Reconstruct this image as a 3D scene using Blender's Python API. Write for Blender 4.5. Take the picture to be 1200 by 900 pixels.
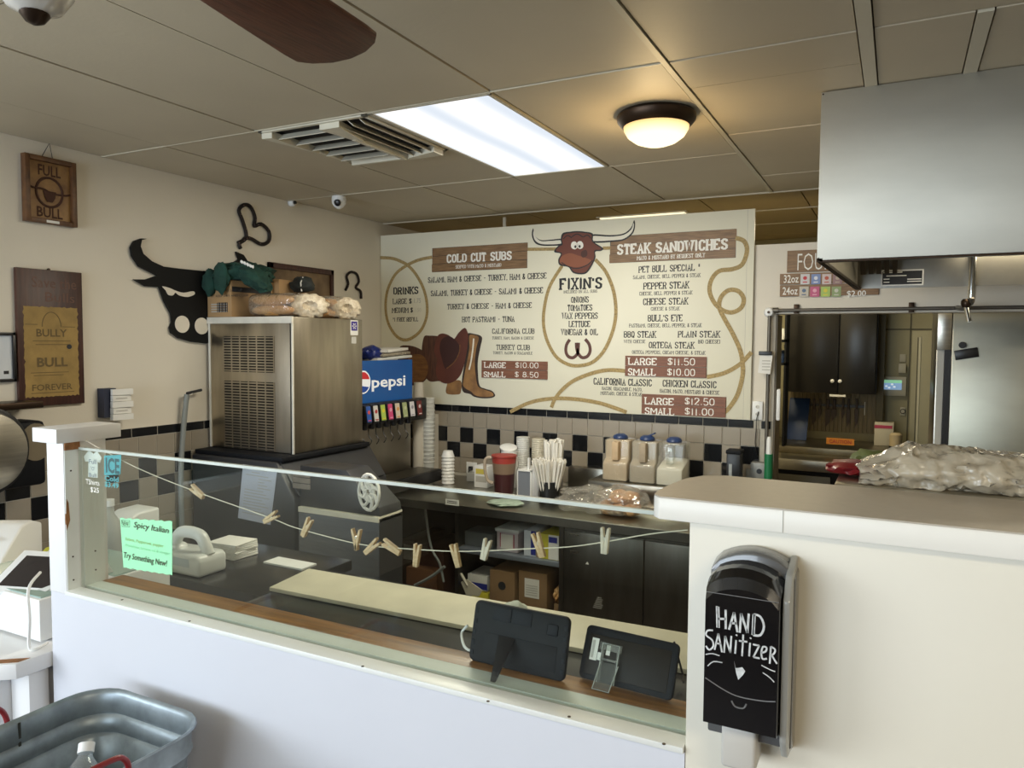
import bpy, bmesh, math, random
from mathutils import Vector, Matrix, noise
random.seed(7)
R = math.radians
sc = bpy.context.scene
for o in list(bpy.data.objects): bpy.data.objects.remove(o)
COL = sc.collection

# ---------------------------------------------------------------- camera
CAM = Vector((0, 0, 1.85)); FPX = 880.0
_v1 = Vector((1053-600, 45, -FPX)).normalized()
_v2 = -Vector((-1110-600, 60, -FPX)).normalized()
_v2 = (_v2 - _v1*_v2.dot(_v1)).normalized()
_v3 = _v2.cross(_v1)
MC = Matrix((_v2, _v1, _v3))            # camera vector -> world vector
cam = bpy.data.cameras.new('camera'); co = bpy.data.objects.new('camera', cam); COL.objects.link(co)
cam.sensor_width = 36.0; cam.lens = 36.0*FPX/1200.0; cam.clip_start = .02
co.matrix_world = Matrix.Translation(CAM) @ MC.to_4x4()
sc.camera = co

# ---------------------------------------------------------------- world, lights, exposure
w = bpy.data.worlds.new('sky'); sc.world = w; w.use_nodes = True
wn = w.node_tree; bg = wn.nodes['Background']
sky = wn.nodes.new('ShaderNodeTexSky'); sky.sky_type = 'HOSEK_WILKIE'; sky.turbidity = 3.0
sky.sun_direction = Vector((.3, -.6, .7)).normalized()
wn.links.new(sky.outputs[0], bg.inputs[0]); bg.inputs[1].default_value = 1.2
def area(name, loc, rot, sx, sy, power, col):
    l = bpy.data.lights.new(name, 'AREA'); l.shape = 'RECTANGLE'; l.size = sx; l.size_y = sy
    l.energy = power; l.color = col
    o = bpy.data.objects.new(name, l); COL.objects.link(o); o.location = loc; o.rotation_euler = rot
    return o
# daylight entering by the shop windows behind the camera and an added left side window
area('window_daylight', (-1.95, -2.95, 1.72), (R(112), 0, 0), 2.6, 1.5, 118, (.77, .88, 1.0))
wl_dir = Vector((.62, .62, .42)); area('added_side_daylight', (-3.52, -1.5, 1.75), wl_dir.to_track_quat('-Z', 'Y').to_euler(), 1.6, 1.4, 82, (.86, .92, 1.0))  # added side daylight, brightens the left end of the ceiling
area('fluorescent_light', (-1.65, 3.1, 2.745), (0, 0, 0), .5, 1.2, 42, (1.0, .93, .76))
area('kitchen_light', (-.9, 5.75, 2.74), (0, 0, 0), 1.1, .5, 34, (1.0, .86, .55))
area('hood_fill_light', (.7, 4.0, 2.35), (0, 0, 0), .9, .3, 9, (1.0, .87, .62))  # added fill light inside the hood, no lamp seen there
area('unseen_shop_light', (1.3, -.9, 2.74), (0, 0, 0), 1.2, .5, 48, (1.0, .87, .66))  # unseen light added to warm the bar wall
pl = bpy.data.lights.new('dome_lamp_bulb', 'POINT'); pl.energy = 7; pl.color = (1.0, .72, .36); pl.shadow_soft_size = .08
po = bpy.data.objects.new('dome_lamp_bulb', pl); COL.objects.link(po); po.location = (-.9, 2.98, 2.60)
sc.view_settings.view_transform = 'Standard'; sc.view_settings.look = 'None'
sc.view_settings.exposure = 0.0; sc.view_settings.gamma = 1.0
sc.view_settings.use_curve_mapping = False

# ---------------------------------------------------------------- helpers
def ray(px, py): return MC @ Vector((px-600, -(py-450), -FPX))
def aX(px, py, x): d = ray(px, py); return CAM + d*((x-CAM.x)/d.x)
def aY(px, py, y): d = ray(px, py); return CAM + d*((y-CAM.y)/d.y)
def aZ(px, py, z): d = ray(px, py); return CAM + d*((z-CAM.z)/d.z)

MATS = {}
def mat(name, col, rough=.5, metal=0.0, var=0.0, scale=8.0, bump=0.0, stretch=(1, 1, 1), col2=None, emit=0.0, spec=.5, coat=0.0, bscale=None, detail=4):
    if name in MATS: return MATS[name]
    m = bpy.data.materials.new(name); m.use_nodes = True; nt = m.node_tree; b = nt.nodes['Principled BSDF']
    b.inputs['Base Color'].default_value = (*col, 1); b.inputs['Roughness'].default_value = rough
    b.inputs['Metallic'].default_value = metal; b.inputs['Specular IOR Level'].default_value = spec
    b.inputs['Coat Weight'].default_value = coat
    tc = nt.nodes.new('ShaderNodeTexCoord'); mp = nt.nodes.new('ShaderNodeMapping'); mp.inputs['Scale'].default_value = stretch
    nt.links.new(tc.outputs['Object'], mp.inputs[0])
    nz = nt.nodes.new('ShaderNodeTexNoise'); nz.inputs['Scale'].default_value = scale; nz.inputs['Detail'].default_value = detail
    nt.links.new(mp.outputs[0], nz.inputs['Vector'])
    cr = nt.nodes.new('ShaderNodeValToRGB')
    c2 = col2 if col2 else tuple(max(0, c*(1-var)) for c in col)
    cr.color_ramp.elements[0].position = .32; cr.color_ramp.elements[1].position = .68
    cr.color_ramp.elements[0].color = (*c2, 1); cr.color_ramp.elements[1].color = (*col, 1)
    nt.links.new(nz.outputs[0], cr.inputs[0]); nt.links.new(cr.outputs[0], b.inputs['Base Color'])
    if bump:
        n2 = nz
        if bscale:
            n2 = nt.nodes.new('ShaderNodeTexNoise'); n2.inputs['Scale'].default_value = bscale; nt.links.new(mp.outputs[0], n2.inputs['Vector'])
        bp = nt.nodes.new('ShaderNodeBump'); bp.inputs['Strength'].default_value = bump; bp.inputs['Distance'].default_value = .01
        nt.links.new(n2.outputs[0], bp.inputs['Height']); nt.links.new(bp.outputs[0], b.inputs['Normal'])
    if emit:
        b.inputs['Emission Color'].default_value = (*col, 1); b.inputs['Emission Strength'].default_value = emit
    MATS[name] = m; return m
def clear_mat(name, tint=(.9, .95, .93), refl=1.0, rough=.0, ior=1.5, bump=0, haze=0.0, hazecol=(.8, .8, .8), bscale=20):
    m = bpy.data.materials.new(name); m.use_nodes = True; nt = m.node_tree; nt.nodes.clear()
    out = nt.nodes.new('ShaderNodeOutputMaterial'); mx = nt.nodes.new('ShaderNodeMixShader')
    tr = nt.nodes.new('ShaderNodeBsdfTransparent'); tr.inputs[0].default_value = (*tint, 1)
    gl = nt.nodes.new('ShaderNodeBsdfGlossy'); gl.inputs['Roughness'].default_value = rough; gl.inputs[0].default_value = (refl, refl, refl, 1)
    fr = nt.nodes.new('ShaderNodeLayerWeight'); fr.inputs[0].default_value = .5
    pw = nt.nodes.new('ShaderNodeMath'); pw.operation = 'POWER'; pw.inputs[1].default_value = 5.0 if not bump else 3.0; nt.links.new(fr.outputs['Facing'], pw.inputs[0])
    ma = nt.nodes.new('ShaderNodeMath'); ma.operation = 'MULTIPLY_ADD'; ma.inputs[1].default_value = .94; ma.inputs[2].default_value = .032 if not bump else .09; nt.links.new(pw.outputs[0], ma.inputs[0])
    nt.links.new(ma.outputs[0], mx.inputs[0]); nt.links.new(gl.outputs[0], mx.inputs[2])
    if haze:
        df = nt.nodes.new('ShaderNodeBsdfDiffuse'); df.inputs[0].default_value = (*hazecol, 1)
        m2 = nt.nodes.new('ShaderNodeMixShader'); m2.inputs[0].default_value = haze
        nt.links.new(tr.outputs[0], m2.inputs[1]); nt.links.new(df.outputs[0], m2.inputs[2]); nt.links.new(m2.outputs[0], mx.inputs[1])
    else: nt.links.new(tr.outputs[0], mx.inputs[1])
    if bump:
        tc = nt.nodes.new('ShaderNodeTexCoord'); nz = nt.nodes.new('ShaderNodeTexNoise'); nz.inputs['Scale'].default_value = bscale
        nt.links.new(tc.outputs['Object'], nz.inputs['Vector'])
        bp = nt.nodes.new('ShaderNodeBump'); bp.inputs['Strength'].default_value = bump; bp.inputs['Distance'].default_value = .02
        nt.links.new(nz.outputs[0], bp.inputs['Height']); nt.links.new(bp.outputs[0], gl.inputs['Normal']); nt.links.new(bp.outputs[0], fr.inputs['Normal'])
    nt.links.new(mx.outputs[0], out.inputs[0]); MATS[name] = m; return m

class MB:
    def __init__(s): s.v = []; s.f = []; s.m = Matrix()
    def add(s, vs, fs):
        k = len(s.v); s.v += [s.m @ Vector(q) for q in vs]; s.f += [tuple(i+k for i in f) for f in fs]; return s
    def box(s, x0, x1, y0, y1, z0, z1):
        if x0 > x1: x0, x1 = x1, x0
        if y0 > y1: y0, y1 = y1, y0
        if z0 > z1: z0, z1 = z1, z0
        return s.add([(x0,y0,z0),(x1,y0,z0),(x1,y1,z0),(x0,y1,z0),(x0,y0,z1),(x1,y0,z1),(x1,y1,z1),(x0,y1,z1)],
            [(0,3,2,1),(4,5,6,7),(0,1,5,4),(1,2,6,5),(2,3,7,6),(3,0,4,7)])
    def prism(s, pts, d):                       # closed outline of 3-D points pushed along d
        n = len(pts); d = Vector(d); P = [Vector(p) for p in pts]
        return s.add(P+[p+d for p in P], [tuple(range(n))[::-1], tuple(range(n, 2*n))]+[(i, (i+1) % n, n+(i+1) % n, n+i) for i in range(n)])
    def loft(s, rings, cap0=True, cap1=True, closed=True):
        n = len(rings[0]); vs = [p for r in rings for p in r]; fs = []
        for k in range(len(rings)-1):
            for i in range(n if closed else n-1):
                j = (i+1) % n; fs.append((k*n+i, k*n+j, (k+1)*n+j, (k+1)*n+i))
        if cap0: fs.append(tuple(range(n))[::-1])
        if cap1: fs.append(tuple(range((len(rings)-1)*n, len(rings)*n)))
        return s.add(vs, fs)
    def lathe(s, prof, c=(0, 0, 0), n=24, cap0=True, cap1=True, axis='z', sy=1.0):
        rings = []
        for r, h in prof:
            ring = []
            for i in range(n):
                a = 2*math.pi*i/n; x, y = r*math.cos(a), r*math.sin(a)*sy
                p = {'z': (x, y, h), 'y': (x, -h, y), 'x': (h, x, y)}[axis]
                ring.append(Vector(p)+Vector(c))
            rings.append(ring)
        return s.loft(rings, cap0, cap1)
    def tube(s, path, r, n=8, closed=False, taper=None):
        P = [Vector(p) for p in path]; rings = []; up = None
        for i, p in enumerate(P):
            if closed: t = (P[(i+1) % len(P)]-P[i-1])
            else: t = (P[min(i+1, len(P)-1)]-P[max(i-1, 0)])
            t = t.normalized() if t.length else Vector((0,0,1))
            if up is None: up = t.orthogonal().normalized()
            up = (up - t*up.dot(t)); up = up.normalized() if up.length > 1e-6 else t.orthogonal().normalized()
            b = t.cross(up); rr = r if taper is None else taper[i]
            rings.append([p+(up*math.cos(2*math.pi*k/n)+b*math.sin(2*math.pi*k/n))*rr for k in range(n)])
        if closed: rings.append(rings[0])
        return s.loft(rings, not closed, not closed)
    def ribbon(s, path, wd, nrm, th):            # flat band following path in a plane with normal nrm
        P = [Vector(p) for p in path]; N = Vector(nrm).normalized(); rings = []
        for i, p in enumerate(P):
            t = (P[min(i+1, len(P)-1)]-P[max(i-1, 0)]).normalized(); b = t.cross(N)
            rings.append([p+b*wd/2, p-b*wd/2, p-b*wd/2+N*th, p+b*wd/2+N*th])
        return s.loft(rings)
    def blob(s, c, sz, seed=0, amp=.2, freq=2.0, sub=3, flat=None, fine=0.0):
        bm = bmesh.new(); bmesh.ops.create_icosphere(bm, subdivisions=sub, radius=1)
        vs = []
        for v in bm.verts:
            q = v.co.copy(); k = 1+amp*noise.noise(q*freq+Vector((seed*7.3, seed, 3)))
            if fine: k += fine*abs(noise.noise(q*freq*4+Vector((seed, 5, seed*3))))
            q = Vector((q.x*sz[0]*k, q.y*sz[1]*k, q.z*sz[2]*k))
            if flat is not None and q.z < -flat*sz[2]: q.z = -flat*sz[2]
            vs.append(q+Vector(c))
        fs = [tuple(v.index for v in f.verts) for f in bm.faces]; bm.free()
        return s.add(vs, fs)
    def rot(s, c, e):
        s.m = Matrix.Translation(c) @ (Matrix.Rotation(e[2], 4, 'Z') @ Matrix.Rotation(e[1], 4, 'Y') @ Matrix.Rotation(e[0], 4, 'X')) @ Matrix.Translation(-Vector(c)); return s
    def build(s, name, m, parent=None, bev=0.0, smooth=40, seg=2, kind=None, org=None):
        me = bpy.data.meshes.new(name)
        if parent is None:
            if org is None:
                xs = [v.x for v in s.v]; ys = [v.y for v in s.v]; zs = [v.z for v in s.v]
                org = Vector(((min(xs)+max(xs))/2, (min(ys)+max(ys))/2, min(zs)))
        else: org = Vector(parent['org'])
        me.from_pydata([tuple(v-org) for v in s.v], [], s.f)
        bm = bmesh.new(); bm.from_mesh(me); bmesh.ops.recalc_face_normals(bm, faces=bm.faces)
        if bev:
            ed = [e for e in bm.edges if len(e.link_faces) == 2 and e.calc_face_angle(0) > R(35)]
            bmesh.ops.bevel(bm, geom=ed, offset=bev, segments=seg, affect='EDGES', profile=.5)
        if smooth:
            for f in bm.faces: f.smooth = True
        bm.to_mesh(me); bm.free()
        if smooth: me.set_sharp_from_angle(angle=R(smooth))
        me.materials.append(m)
        o = bpy.data.objects.new(name, me); COL.objects.link(o); o['org'] = tuple(org)
        if parent is None: o.location = org
        else: o.parent = parent
        if kind: o['kind'] = kind
        return o
def bx(x0, x1, y0, y1, z0, z1): return MB().box(x0, x1, y0, y1, z0, z1)
def tag(o, label=None, cat=None, group=None, kind=None):
    if label: o['label'] = label
    if cat: o['category'] = cat
    if group: o['group'] = group
    if kind: o['kind'] = kind
    return o
def thing(name, loc, label, cat, group=None):
    o = bpy.data.objects.new(name, None); COL.objects.link(o); o.location = loc; o['org'] = tuple(loc)
    o.empty_display_size = .05
    return tag(o, label, cat, group)
def kids(o): return [c for c in COL.objects if c.parent == o]
def copy_tree(o, parent=None, dloc=None, rz=None):
    c = o.copy(); COL.objects.link(c)
    if parent: c.parent = parent
    for ch in kids(o): copy_tree(ch, c)
    return c
def S(o): o['kind'] = 'structure'; return o

_tc = {}
def text_mesh(body, bold=0.0, shear=0.0):
    k = (body, bold, shear)
    if k not in _tc:
        cu = bpy.data.curves.new('t', 'FONT'); cu.body = body; cu.resolution_u = 2; cu.offset = bold; cu.shear = shear
        o = bpy.data.objects.new('t', cu); COL.objects.link(o)
        dg = bpy.context.evaluated_depsgraph_get(); me = bpy.data.meshes.new_from_object(o.evaluated_get(dg))
        bpy.data.objects.remove(o); bpy.data.curves.remove(cu)
        vs = [v.co.copy() for v in me.vertices]; fs = [tuple(p.vertices) for p in me.polygons]
        bpy.data.meshes.remove(me); x0 = min(v.x for v in vs); x1 = max(v.x for v in vs)
        y0 = min(v.y for v in vs); y1 = max(v.y for v in vs); _tc[k] = (vs, fs, x0, x1, y0, y1)
    return _tc[k]
def lettering(body, o, ux, uy, m, parent, bold=.0, shear=0.0, name='lettering', lift=.0008):
    """flat print: o = lower-left corner, ux / uy = full width and height vectors"""
    vs, fs, x0, x1, y0, y1 = text_mesh(body, bold, shear)
    o = Vector(o); ux = Vector(ux); uy = Vector(uy); n = ux.cross(uy).normalized()
    b = MB(); b.add([o+ux*((v.x-x0)/(x1-x0))+uy*((v.y-y0)/(y1-y0))+n*lift for v in vs], fs)
    return b.build_flat(name, m, parent)
def build_flat(s, name, m, parent):
    me = bpy.data.meshes.new(name); org = Vector(parent['org'])
    me.from_pydata([tuple(v-org) for v in s.v], [], s.f); me.materials.append(m)
    o = bpy.data.objects.new(name, me); COL.objects.link(o); o.parent = parent; o['org'] = tuple(org); return o
MB.build_flat = build_flat
def smoothpath(P, k=4, closed=False):
    P = [Vector(p) for p in P]; out = []; n = len(P)
    for i in range(n if closed else n-1):
        p0 = P[(i-1) % n] if closed or i > 0 else P[0]; p1 = P[i]; p2 = P[(i+1) % n]; p3 = P[(i+2) % n] if closed or i+2 < n else P[-1]
        for j in range(k):
            t = j/k
            out.append(.5*((2*p1)+(p2-p0)*t+(2*p0-5*p1+4*p2-p3)*t*t+(3*p1-p0-3*p2+p3)*t**3))
    if not closed: out.append(P[-1])
    return out

# ---------------------------------------------------------------- materials
m_ceil = mat('ceiling_paint', (.53, .465, .345), .55, var=.14, scale=1.2, bump=.05, bscale=60)
m_ceilk = mat('kitchen_ceiling_dim_tint', (.40, .30, .15), .6, var=.2, scale=1.5)  # dim warm kitchen light put into the colour of the same ceiling
m_tbar = mat('ceiling_bar_paint', (.52, .48, .37), .5)
m_gap = mat('ceiling_void', (.05, .045, .035), .9)
m_wall = mat('cream_wall_paint', (.74, .685, .58), .6, var=.07, scale=1.6, bump=.05, bscale=70)
m_grout = mat('pale_grout', (.50, .47, .40), .8, var=.15, scale=20)
m_tg = mat('taupe_glazed_tile', (.335, .295, .235), .22, var=.10, scale=5)
m_tb = mat('black_glazed_tile', (.010, .011, .013), .12)
m_white = mat('white_laminate', (.80, .80, .80), .38, var=.02, scale=2)
m_whitec = mat('white_metal_trim', (.80, .82, .80), .35, var=.06, scale=9)
m_edge = mat('warm_white_edge', (.80, .78, .72), .38, var=.02, scale=2)
m_bartop = mat('taupe_laminate_top', (.47, .42, .35), .42, var=.05, scale=60)
m_steel = mat('brushed_steel', (.60, .57, .50), .30, 1.0, var=.18, scale=6, stretch=(1, 1, 14))
m_steelh = mat('brushed_hood_steel', (.47, .45, .39), .5, 1.0, var=.10, scale=3, stretch=(1, 1, 3), bump=.06, bscale=2.5)
m_steeld = mat('dull_cabinet_steel', (.16, .15, .13), .36, 1.0, var=.2, scale=4, stretch=(6, 1, 1))
m_steelt = mat('worktop_steel', (.42, .40, .35), .28, 1.0, var=.15, scale=8)
m_ice = mat('ice_machine_steel', (.52, .46, .36), .36, 1.0, var=.38, scale=3.0, stretch=(3, 3, .5))
m_black = mat('black_plastic', (.012, .012, .014), .35, var=.3, scale=30)
m_blackm = mat('matt_black_rubber', (.009, .010, .013), .6, var=.2, scale=40, spec=.2)
m_bin = mat('charcoal_bin_plastic', (.035, .036, .040), .42, var=.2, scale=5)
m_dkmetal = mat('bronze_metal', (.045, .028, .018), .4, .8)
m_print = mat('black_print', (.02, .02, .022), .6)
m_greyprint = mat('faint_grey_print', (.45, .44, .40), .6)
m_whitep = mat('white_print', (.86, .84, .78), .6)
m_paper = mat('white_paper', (.78, .77, .73), .7, var=.05, scale=12)
m_board = mat('cream_menu_board', (.80, .775, .63), .45, var=.03, scale=2)
m_rope = mat('printed_rope', (.48, .35, .15), .7, var=.45, scale=90)
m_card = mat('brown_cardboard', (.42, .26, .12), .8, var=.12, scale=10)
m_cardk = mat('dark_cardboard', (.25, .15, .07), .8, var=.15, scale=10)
m_glass = clear_mat('clear_sheet_glass', (.93, .96, .94))
m_gedge = mat('polished_glass_edge', (.55, .60, .54), .25, var=.2, scale=14)
m_film = clear_mat('crinkled_clear_film', (.93, .92, .89), .95, .10, 1.45, .9, .10, (.8, .78, .72), 26)
m_film2 = clear_mat('milky_plastic_film', (.92, .88, .80), .6, .26, 1.45, .7, .42, (.82, .74, .58), 34)
m_clear = clear_mat('clear_plastic', (.88, .90, .88), .95, .05, 1.45, 0, .07)
m_plast = mat('white_plastic', (.78, .79, .78), .35)
m_plastg = mat('milky_white_plastic', (.62, .64, .62), .3)
m_red = mat('red_plastic', (.36, .02, .025), .35)
m_chrome = mat('chrome', (.8, .8, .78), .12, 1.0)
def wood_mat(name, c1, c2, stretch, scale=5, rough=.45, bump=.1, emis=None):
    return mat(name, c1, rough, 0, 0, scale, bump, stretch, col2=c2, detail=8)
m_woods = wood_mat('worn_oak_ledge', (.34, .16, .045), (.17, .075, .02), (1.2, 18, 18), 5, .4)
m_plank = wood_mat('printed_brown_planks', (.30, .175, .08), (.15, .082, .036), (2, 1, 30), 5, .5, 0)
m_sign = wood_mat('dark_red_brown_wood', (.075, .028, .018), (.035, .013, .010), (10, 12, 1.2), 5, .45)
m_signh = wood_mat('honey_brown_wood', (.33, .18, .055), (.17, .08, .025), (6, 3, 3), 5, .5)
m_blade = wood_mat('walnut_blade_wood', (.16, .060, .034), (.085, .034, .020), (40, 3, 4), 4, .4)
m_pin = wood_mat('clothespin_wood', (.62, .45, .27), (.48, .32, .17), (4, 4, 20), 10, .6)
# ================================================================ STRUCTURE
CZ = 2.77
S(bx(-3.75, 3.2, -3.2, 7.1, -.05, 0).build('floor', mat('quarry_floor', (.10, .08, .07), .6, var=.2, scale=6), smooth=0))
ceil = S(bx(-3.75, 3.2, -3.2, 4.80, CZ+.018, CZ+.10).build('ceiling', m_gap, smooth=0, org=Vector((0, 0, CZ))))
kceil = S(bx(-3.75, 3.2, 4.80, 7.1, CZ+.018, CZ+.10).build('ceiling', m_gap, smooth=0, org=Vector((0, 5, CZ))))
def panel(x0, x1, y0, y1, m=m_ceil, par=ceil, g=.0045, dz=0.0):
    bx(x0+g, x1-g, y0+g, y1-g, CZ+dz, CZ+.02).build('ceiling_panel', m, par, smooth=0)
XL = [-3.598, -3.13, -2.54, -1.94, -1.36, -.72]
YL = [-3.18, -1.24, 0.0, 1.24, 2.465, 3.755, 4.80]
skip = {(-1.94, 2.465)}
for i in range(len(XL)-1):
    for j in range(len(YL)-1):
        if (XL[i], YL[j]) in skip: continue
        if XL[i] == -2.54 and YL[j] == 2.465: panel(-2.54, -1.94, 3.11, 3.755, dz=.002); continue
        panel(XL[i], XL[i+1], YL[j], YL[j+1], dz=.002*((i+j) % 2))
YR = [-3.18, -1.24, 0, 1.24, 2.465, 2.75, 3.42, 3.755, 4.32, 4.80]
for j in range(len(YR)-1): panel(-.70, -.135, YR[j], YR[j+1], dz=.002*(j % 2))
for x0, x1 in ((-.095, .49), (.49, 1.1), (1.1, 1.72), (1.72, 2.35), (2.35, 3.1)):
    for j in range(len(YL)-1):
        if x0 == -.095 and YL[j] == 2.465:
            panel(-.095, .165, 2.465, 3.755); panel(.205, .49, 2.465, 3.755); continue
        panel(x0, x1, YL[j], YL[j+1], dz=.002*(j % 2))
for x0, x1 in ((-.135, -.095), (-.72, -.70)): bx(x0, x1, -3, 4.8, CZ-.004, CZ+.018).build('ceiling_bar', m_tbar, ceil, smooth=0)
bx(.165, .205, 2.47, 3.75, CZ-.004, CZ+.018).build('ceiling_bar', m_tbar, ceil, smooth=0)
for y in (2.465, 3.755):
    bx(-3.598, -.72, y-.004, y+.003, CZ-.002, CZ+.018).build('ceiling_bar', m_tbar, ceil, smooth=0)
bx(-3.598, 3.1, 4.790, 4.80, CZ-.006, CZ+.018).build('ceiling_bar', m_tbar, ceil, smooth=0)
for i, x in enumerate([-3.598, -2.99, -2.38, -1.77, -1.16, -.55, .06, .67, 1.28, 1.9, 2.5]):
    for j, y in enumerate([4.80, 5.42, 6.03, 6.64]):
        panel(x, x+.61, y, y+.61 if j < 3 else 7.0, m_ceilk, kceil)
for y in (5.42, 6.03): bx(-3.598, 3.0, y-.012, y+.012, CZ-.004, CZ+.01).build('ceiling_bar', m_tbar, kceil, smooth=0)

wl = S(MB().box(-3.75, -3.60, -.5, 7.1, 0, CZ+.02).box(-3.75, -3.60, -3.2, -2.5, 0, CZ+.02).box(-3.75, -3.60, -2.5, -.5, 0, .95).box(-3.75, -3.60, -2.5, -.5, 2.5, CZ+.02).build('wall_left', m_wall, smooth=0, org=Vector((-3.6, 3, 0))))
wb = S(MB().box(-3.60, -.665, 4.78, 4.92, 0, 2.455).box(1.5, 3.1, 4.78, 4.92, 0, 2.455).box(-.665, 1.5, 4.78, 4.92, 2.035, 2.455).build('wall_back', m_wall, smooth=0, org=Vector((-1, 4.78, 0))))
S(bx(3.1, 3.2, -3.2, 7.1, 0, CZ+.02).build('wall_right', m_wall, smooth=0))
wf = S(MB().box(-3.6, 3.1, -3.2, -3.05, 0, .92).box(-3.6, 3.1, -3.2, -3.05, 2.5, CZ+.02).box(-3.6, -3.3, -3.2, -3.05, .92, 2.5)
     .box(-.2, 3.1, -3.2, -3.05, .92, 2.5).build('wall_front', mat('dark_front_wainscot', (.22, .18, .14), .7), smooth=0))
win = S(MB().box(-3.3, -.2, -3.16, -3.08, .92, .99).box(-3.3, -.2, -3.16, -3.08, 2.43, 2.5).box(-3.3, -3.23, -3.16, -3.08, .99, 2.43)
     .box(-.27, -.2, -3.16, -3.08, .99, 2.43).box(-1.78, -1.72, -3.16, -3.08, .99, 2.43).build('window_1', m_whitec, smooth=0))
for x0, x1 in ((-3.23, -1.78), (-1.72, -.27)): bx(x0, x1, -3.125, -3.119, .99, 2.43).build('pane', m_glass, win, smooth=0)
win2 = S(MB().box(-3.72, -3.64, -2.5, -.5, .95, 1.02).box(-3.72, -3.64, -2.5, -.5, 2.43, 2.5).box(-3.72, -3.64, -2.5, -2.43, 1.02, 2.43).box(-3.72, -3.64, -.57, -.5, 1.02, 2.43).build('added_side_window', m_whitec, smooth=0))  # added window, opened here to brighten the left ceiling
bx(-3.685, -3.679, -2.43, -.57, 1.02, 2.43).build('pane', m_glass, win2, smooth=0)
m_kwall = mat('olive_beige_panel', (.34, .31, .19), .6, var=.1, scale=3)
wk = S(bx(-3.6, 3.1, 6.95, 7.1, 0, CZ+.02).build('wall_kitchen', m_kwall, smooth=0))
# door jamb strip inside the opening, dark reveal
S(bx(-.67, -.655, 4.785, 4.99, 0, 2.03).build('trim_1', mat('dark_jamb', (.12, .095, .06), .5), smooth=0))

# wall tiles, each one a part of its wall: backsplash z .93 .. 1.384
TP = .1127; TZ = 1.335
def tile_b(x0, x1, z0, z1, m):
    bx(x0, x1, 4.771, 4.785, z0, z1).build('tile', m, wb, bev=.0012, smooth=0, seg=1)
S1 = bx(-3.597, -.668, 4.775, 4.781, .86, 1.384).build('grout_bed', m_grout, wb, smooth=0)
x = -3.58; k = 0
proto = {}
def tile_copy(key, wdt, h, m, par, loc, axis):
    """one tile mesh per kind, shared by its copies"""
    if key not in proto:
        b = MB()
        b.box(0, wdt, -.005, .007, 0, h) if axis == 'y' else b.box(-.007, .005, 0, wdt, 0, h)
        o = b.build('tile', m, par, bev=.0014, smooth=0, seg=1); org = Vector(par['org'])
        # rebuild local origin at the tile's own corner
        for v in o.data.vertices: v.co += org
        proto[key] = o; o.location = Vector(loc)-org; return o
    o = proto[key].copy(); COL.objects.link(o); o.location = Vector(loc)-Vector(par['org']); return o
bw = .1555
for i in range(19):
    x0 = -3.597+i*bw if False else -3.11+(i-3)*bw
    if x0 < -3.60: x0 = -3.5765 if i == 0 else x0
    if x0+bw > -.668: continue
    tile_copy('bb', bw-.005, .046, m_tb, wb, (x0+.0025, 4.773, TZ+.002), 'y')
tile_copy('bb2', .055, .046, m_tb, wb, (-.732, 4.773, TZ+.002), 'y')
x00 = -3.107
for c in range(-4, 22):
    for r in range(4):
        xx = x00+c*TP
        if xx+TP > -.665: continue
        blk = (r == 1 and c % 2 == 0) or (r == 2 and c % 2 == 1)
        tile_copy('b%d' % blk, TP-.004, TP-.004, m_tb if blk else m_tg, wb, (xx+.002, 4.773, TZ-(r+1)*TP+.002), 'y')
# left wall tiles
bx(-3.601, -3.597, 1.2, 4.775, .55, 1.384).build('grout_bed', m_grout, wl, smooth=0)
y00 = 4.775-32*TP
for c in range(5, 32):
    for r in range(6):
        yy = y00+c*TP
        if yy > 3.35 and r > 3: continue
        blk = (r == 1 and c % 2 == 1) or (r == 2 and c % 2 == 0)
        tile_copy('l%d' % blk, TP-.004, TP-.004, m_tb if blk else m_tg, wl, (-3.598, yy+.002, TZ-(r+1)*TP+.002), 'x')
for i in range(20):
    yy = 4.775-(i+1)*bw
    tile_copy('lb', bw-.005, .046, m_tb, wl, (-3.598, yy+.0025, TZ+.002), 'x')

# ---------------------------------------------------------------- service partition
wp = S(MB().box(-1.92, -.280, 1.15, 1.30, 0, 1.206).build('wall_service', mat('white_laminate_panel', (.66, .675, .735), .42, var=.02, scale=2), smooth=0, org=Vector((-1.1, 1.15, 0))))
bar = S(MB().box(-.280, 3.1, 1.15, 1.33, 0, 1.578).build('wall_bar', mat('cream_laminate_panel', (.68, .64, .54), .42, var=.02, scale=2), bev=.004, org=Vector((0, 1.15, 0))))
post = S(MB().box(-1.92, -1.852, 1.148, 1.262, 1.207, 1.592).build('trim_2', m_white, bev=.001, org=Vector((-1.9, 1.15, 1.2))))
bx(-1.8519, -1.8495, 1.150, 1.182, 1.217, 1.572).build('edge_strip', m_whitec, post, smooth=0)
bx(-1.8519, -1.8498, 1.196, 1.252, 1.217, 1.566).build('edge_strip', m_whitec, post, smooth=0)
mwood = mat('bare_particle_board', (.36, .16, .06), .9, var=.4, scale=60)
bx(-1.852, -1.8485, 1.151, 1.190, 1.573, 1.592).build('bare_wood_patch', mwood, post, smooth=0)
MB().prism([(-1.852, 1.149, 1.40), (-1.852, 1.153, 1.45), (-1.852, 1.157, 1.44), (-1.852, 1.160, 1.395), (-1.852, 1.151, 1.37)], (.003, 0, 0)).build('bare_wood_patch', mwood, post, smooth=0)
scr = MB()
for (yy, zz) in ((1.165, 1.52), (1.165, 1.30), (1.165, 1.24), (1.225, 1.30), (1.225, 1.25)): scr.lathe([(.0022, .0), (.0022, .002)], (-1.8505, yy, zz), 8, axis='x')
scr.build('screws', m_dkmetal, post)
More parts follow.
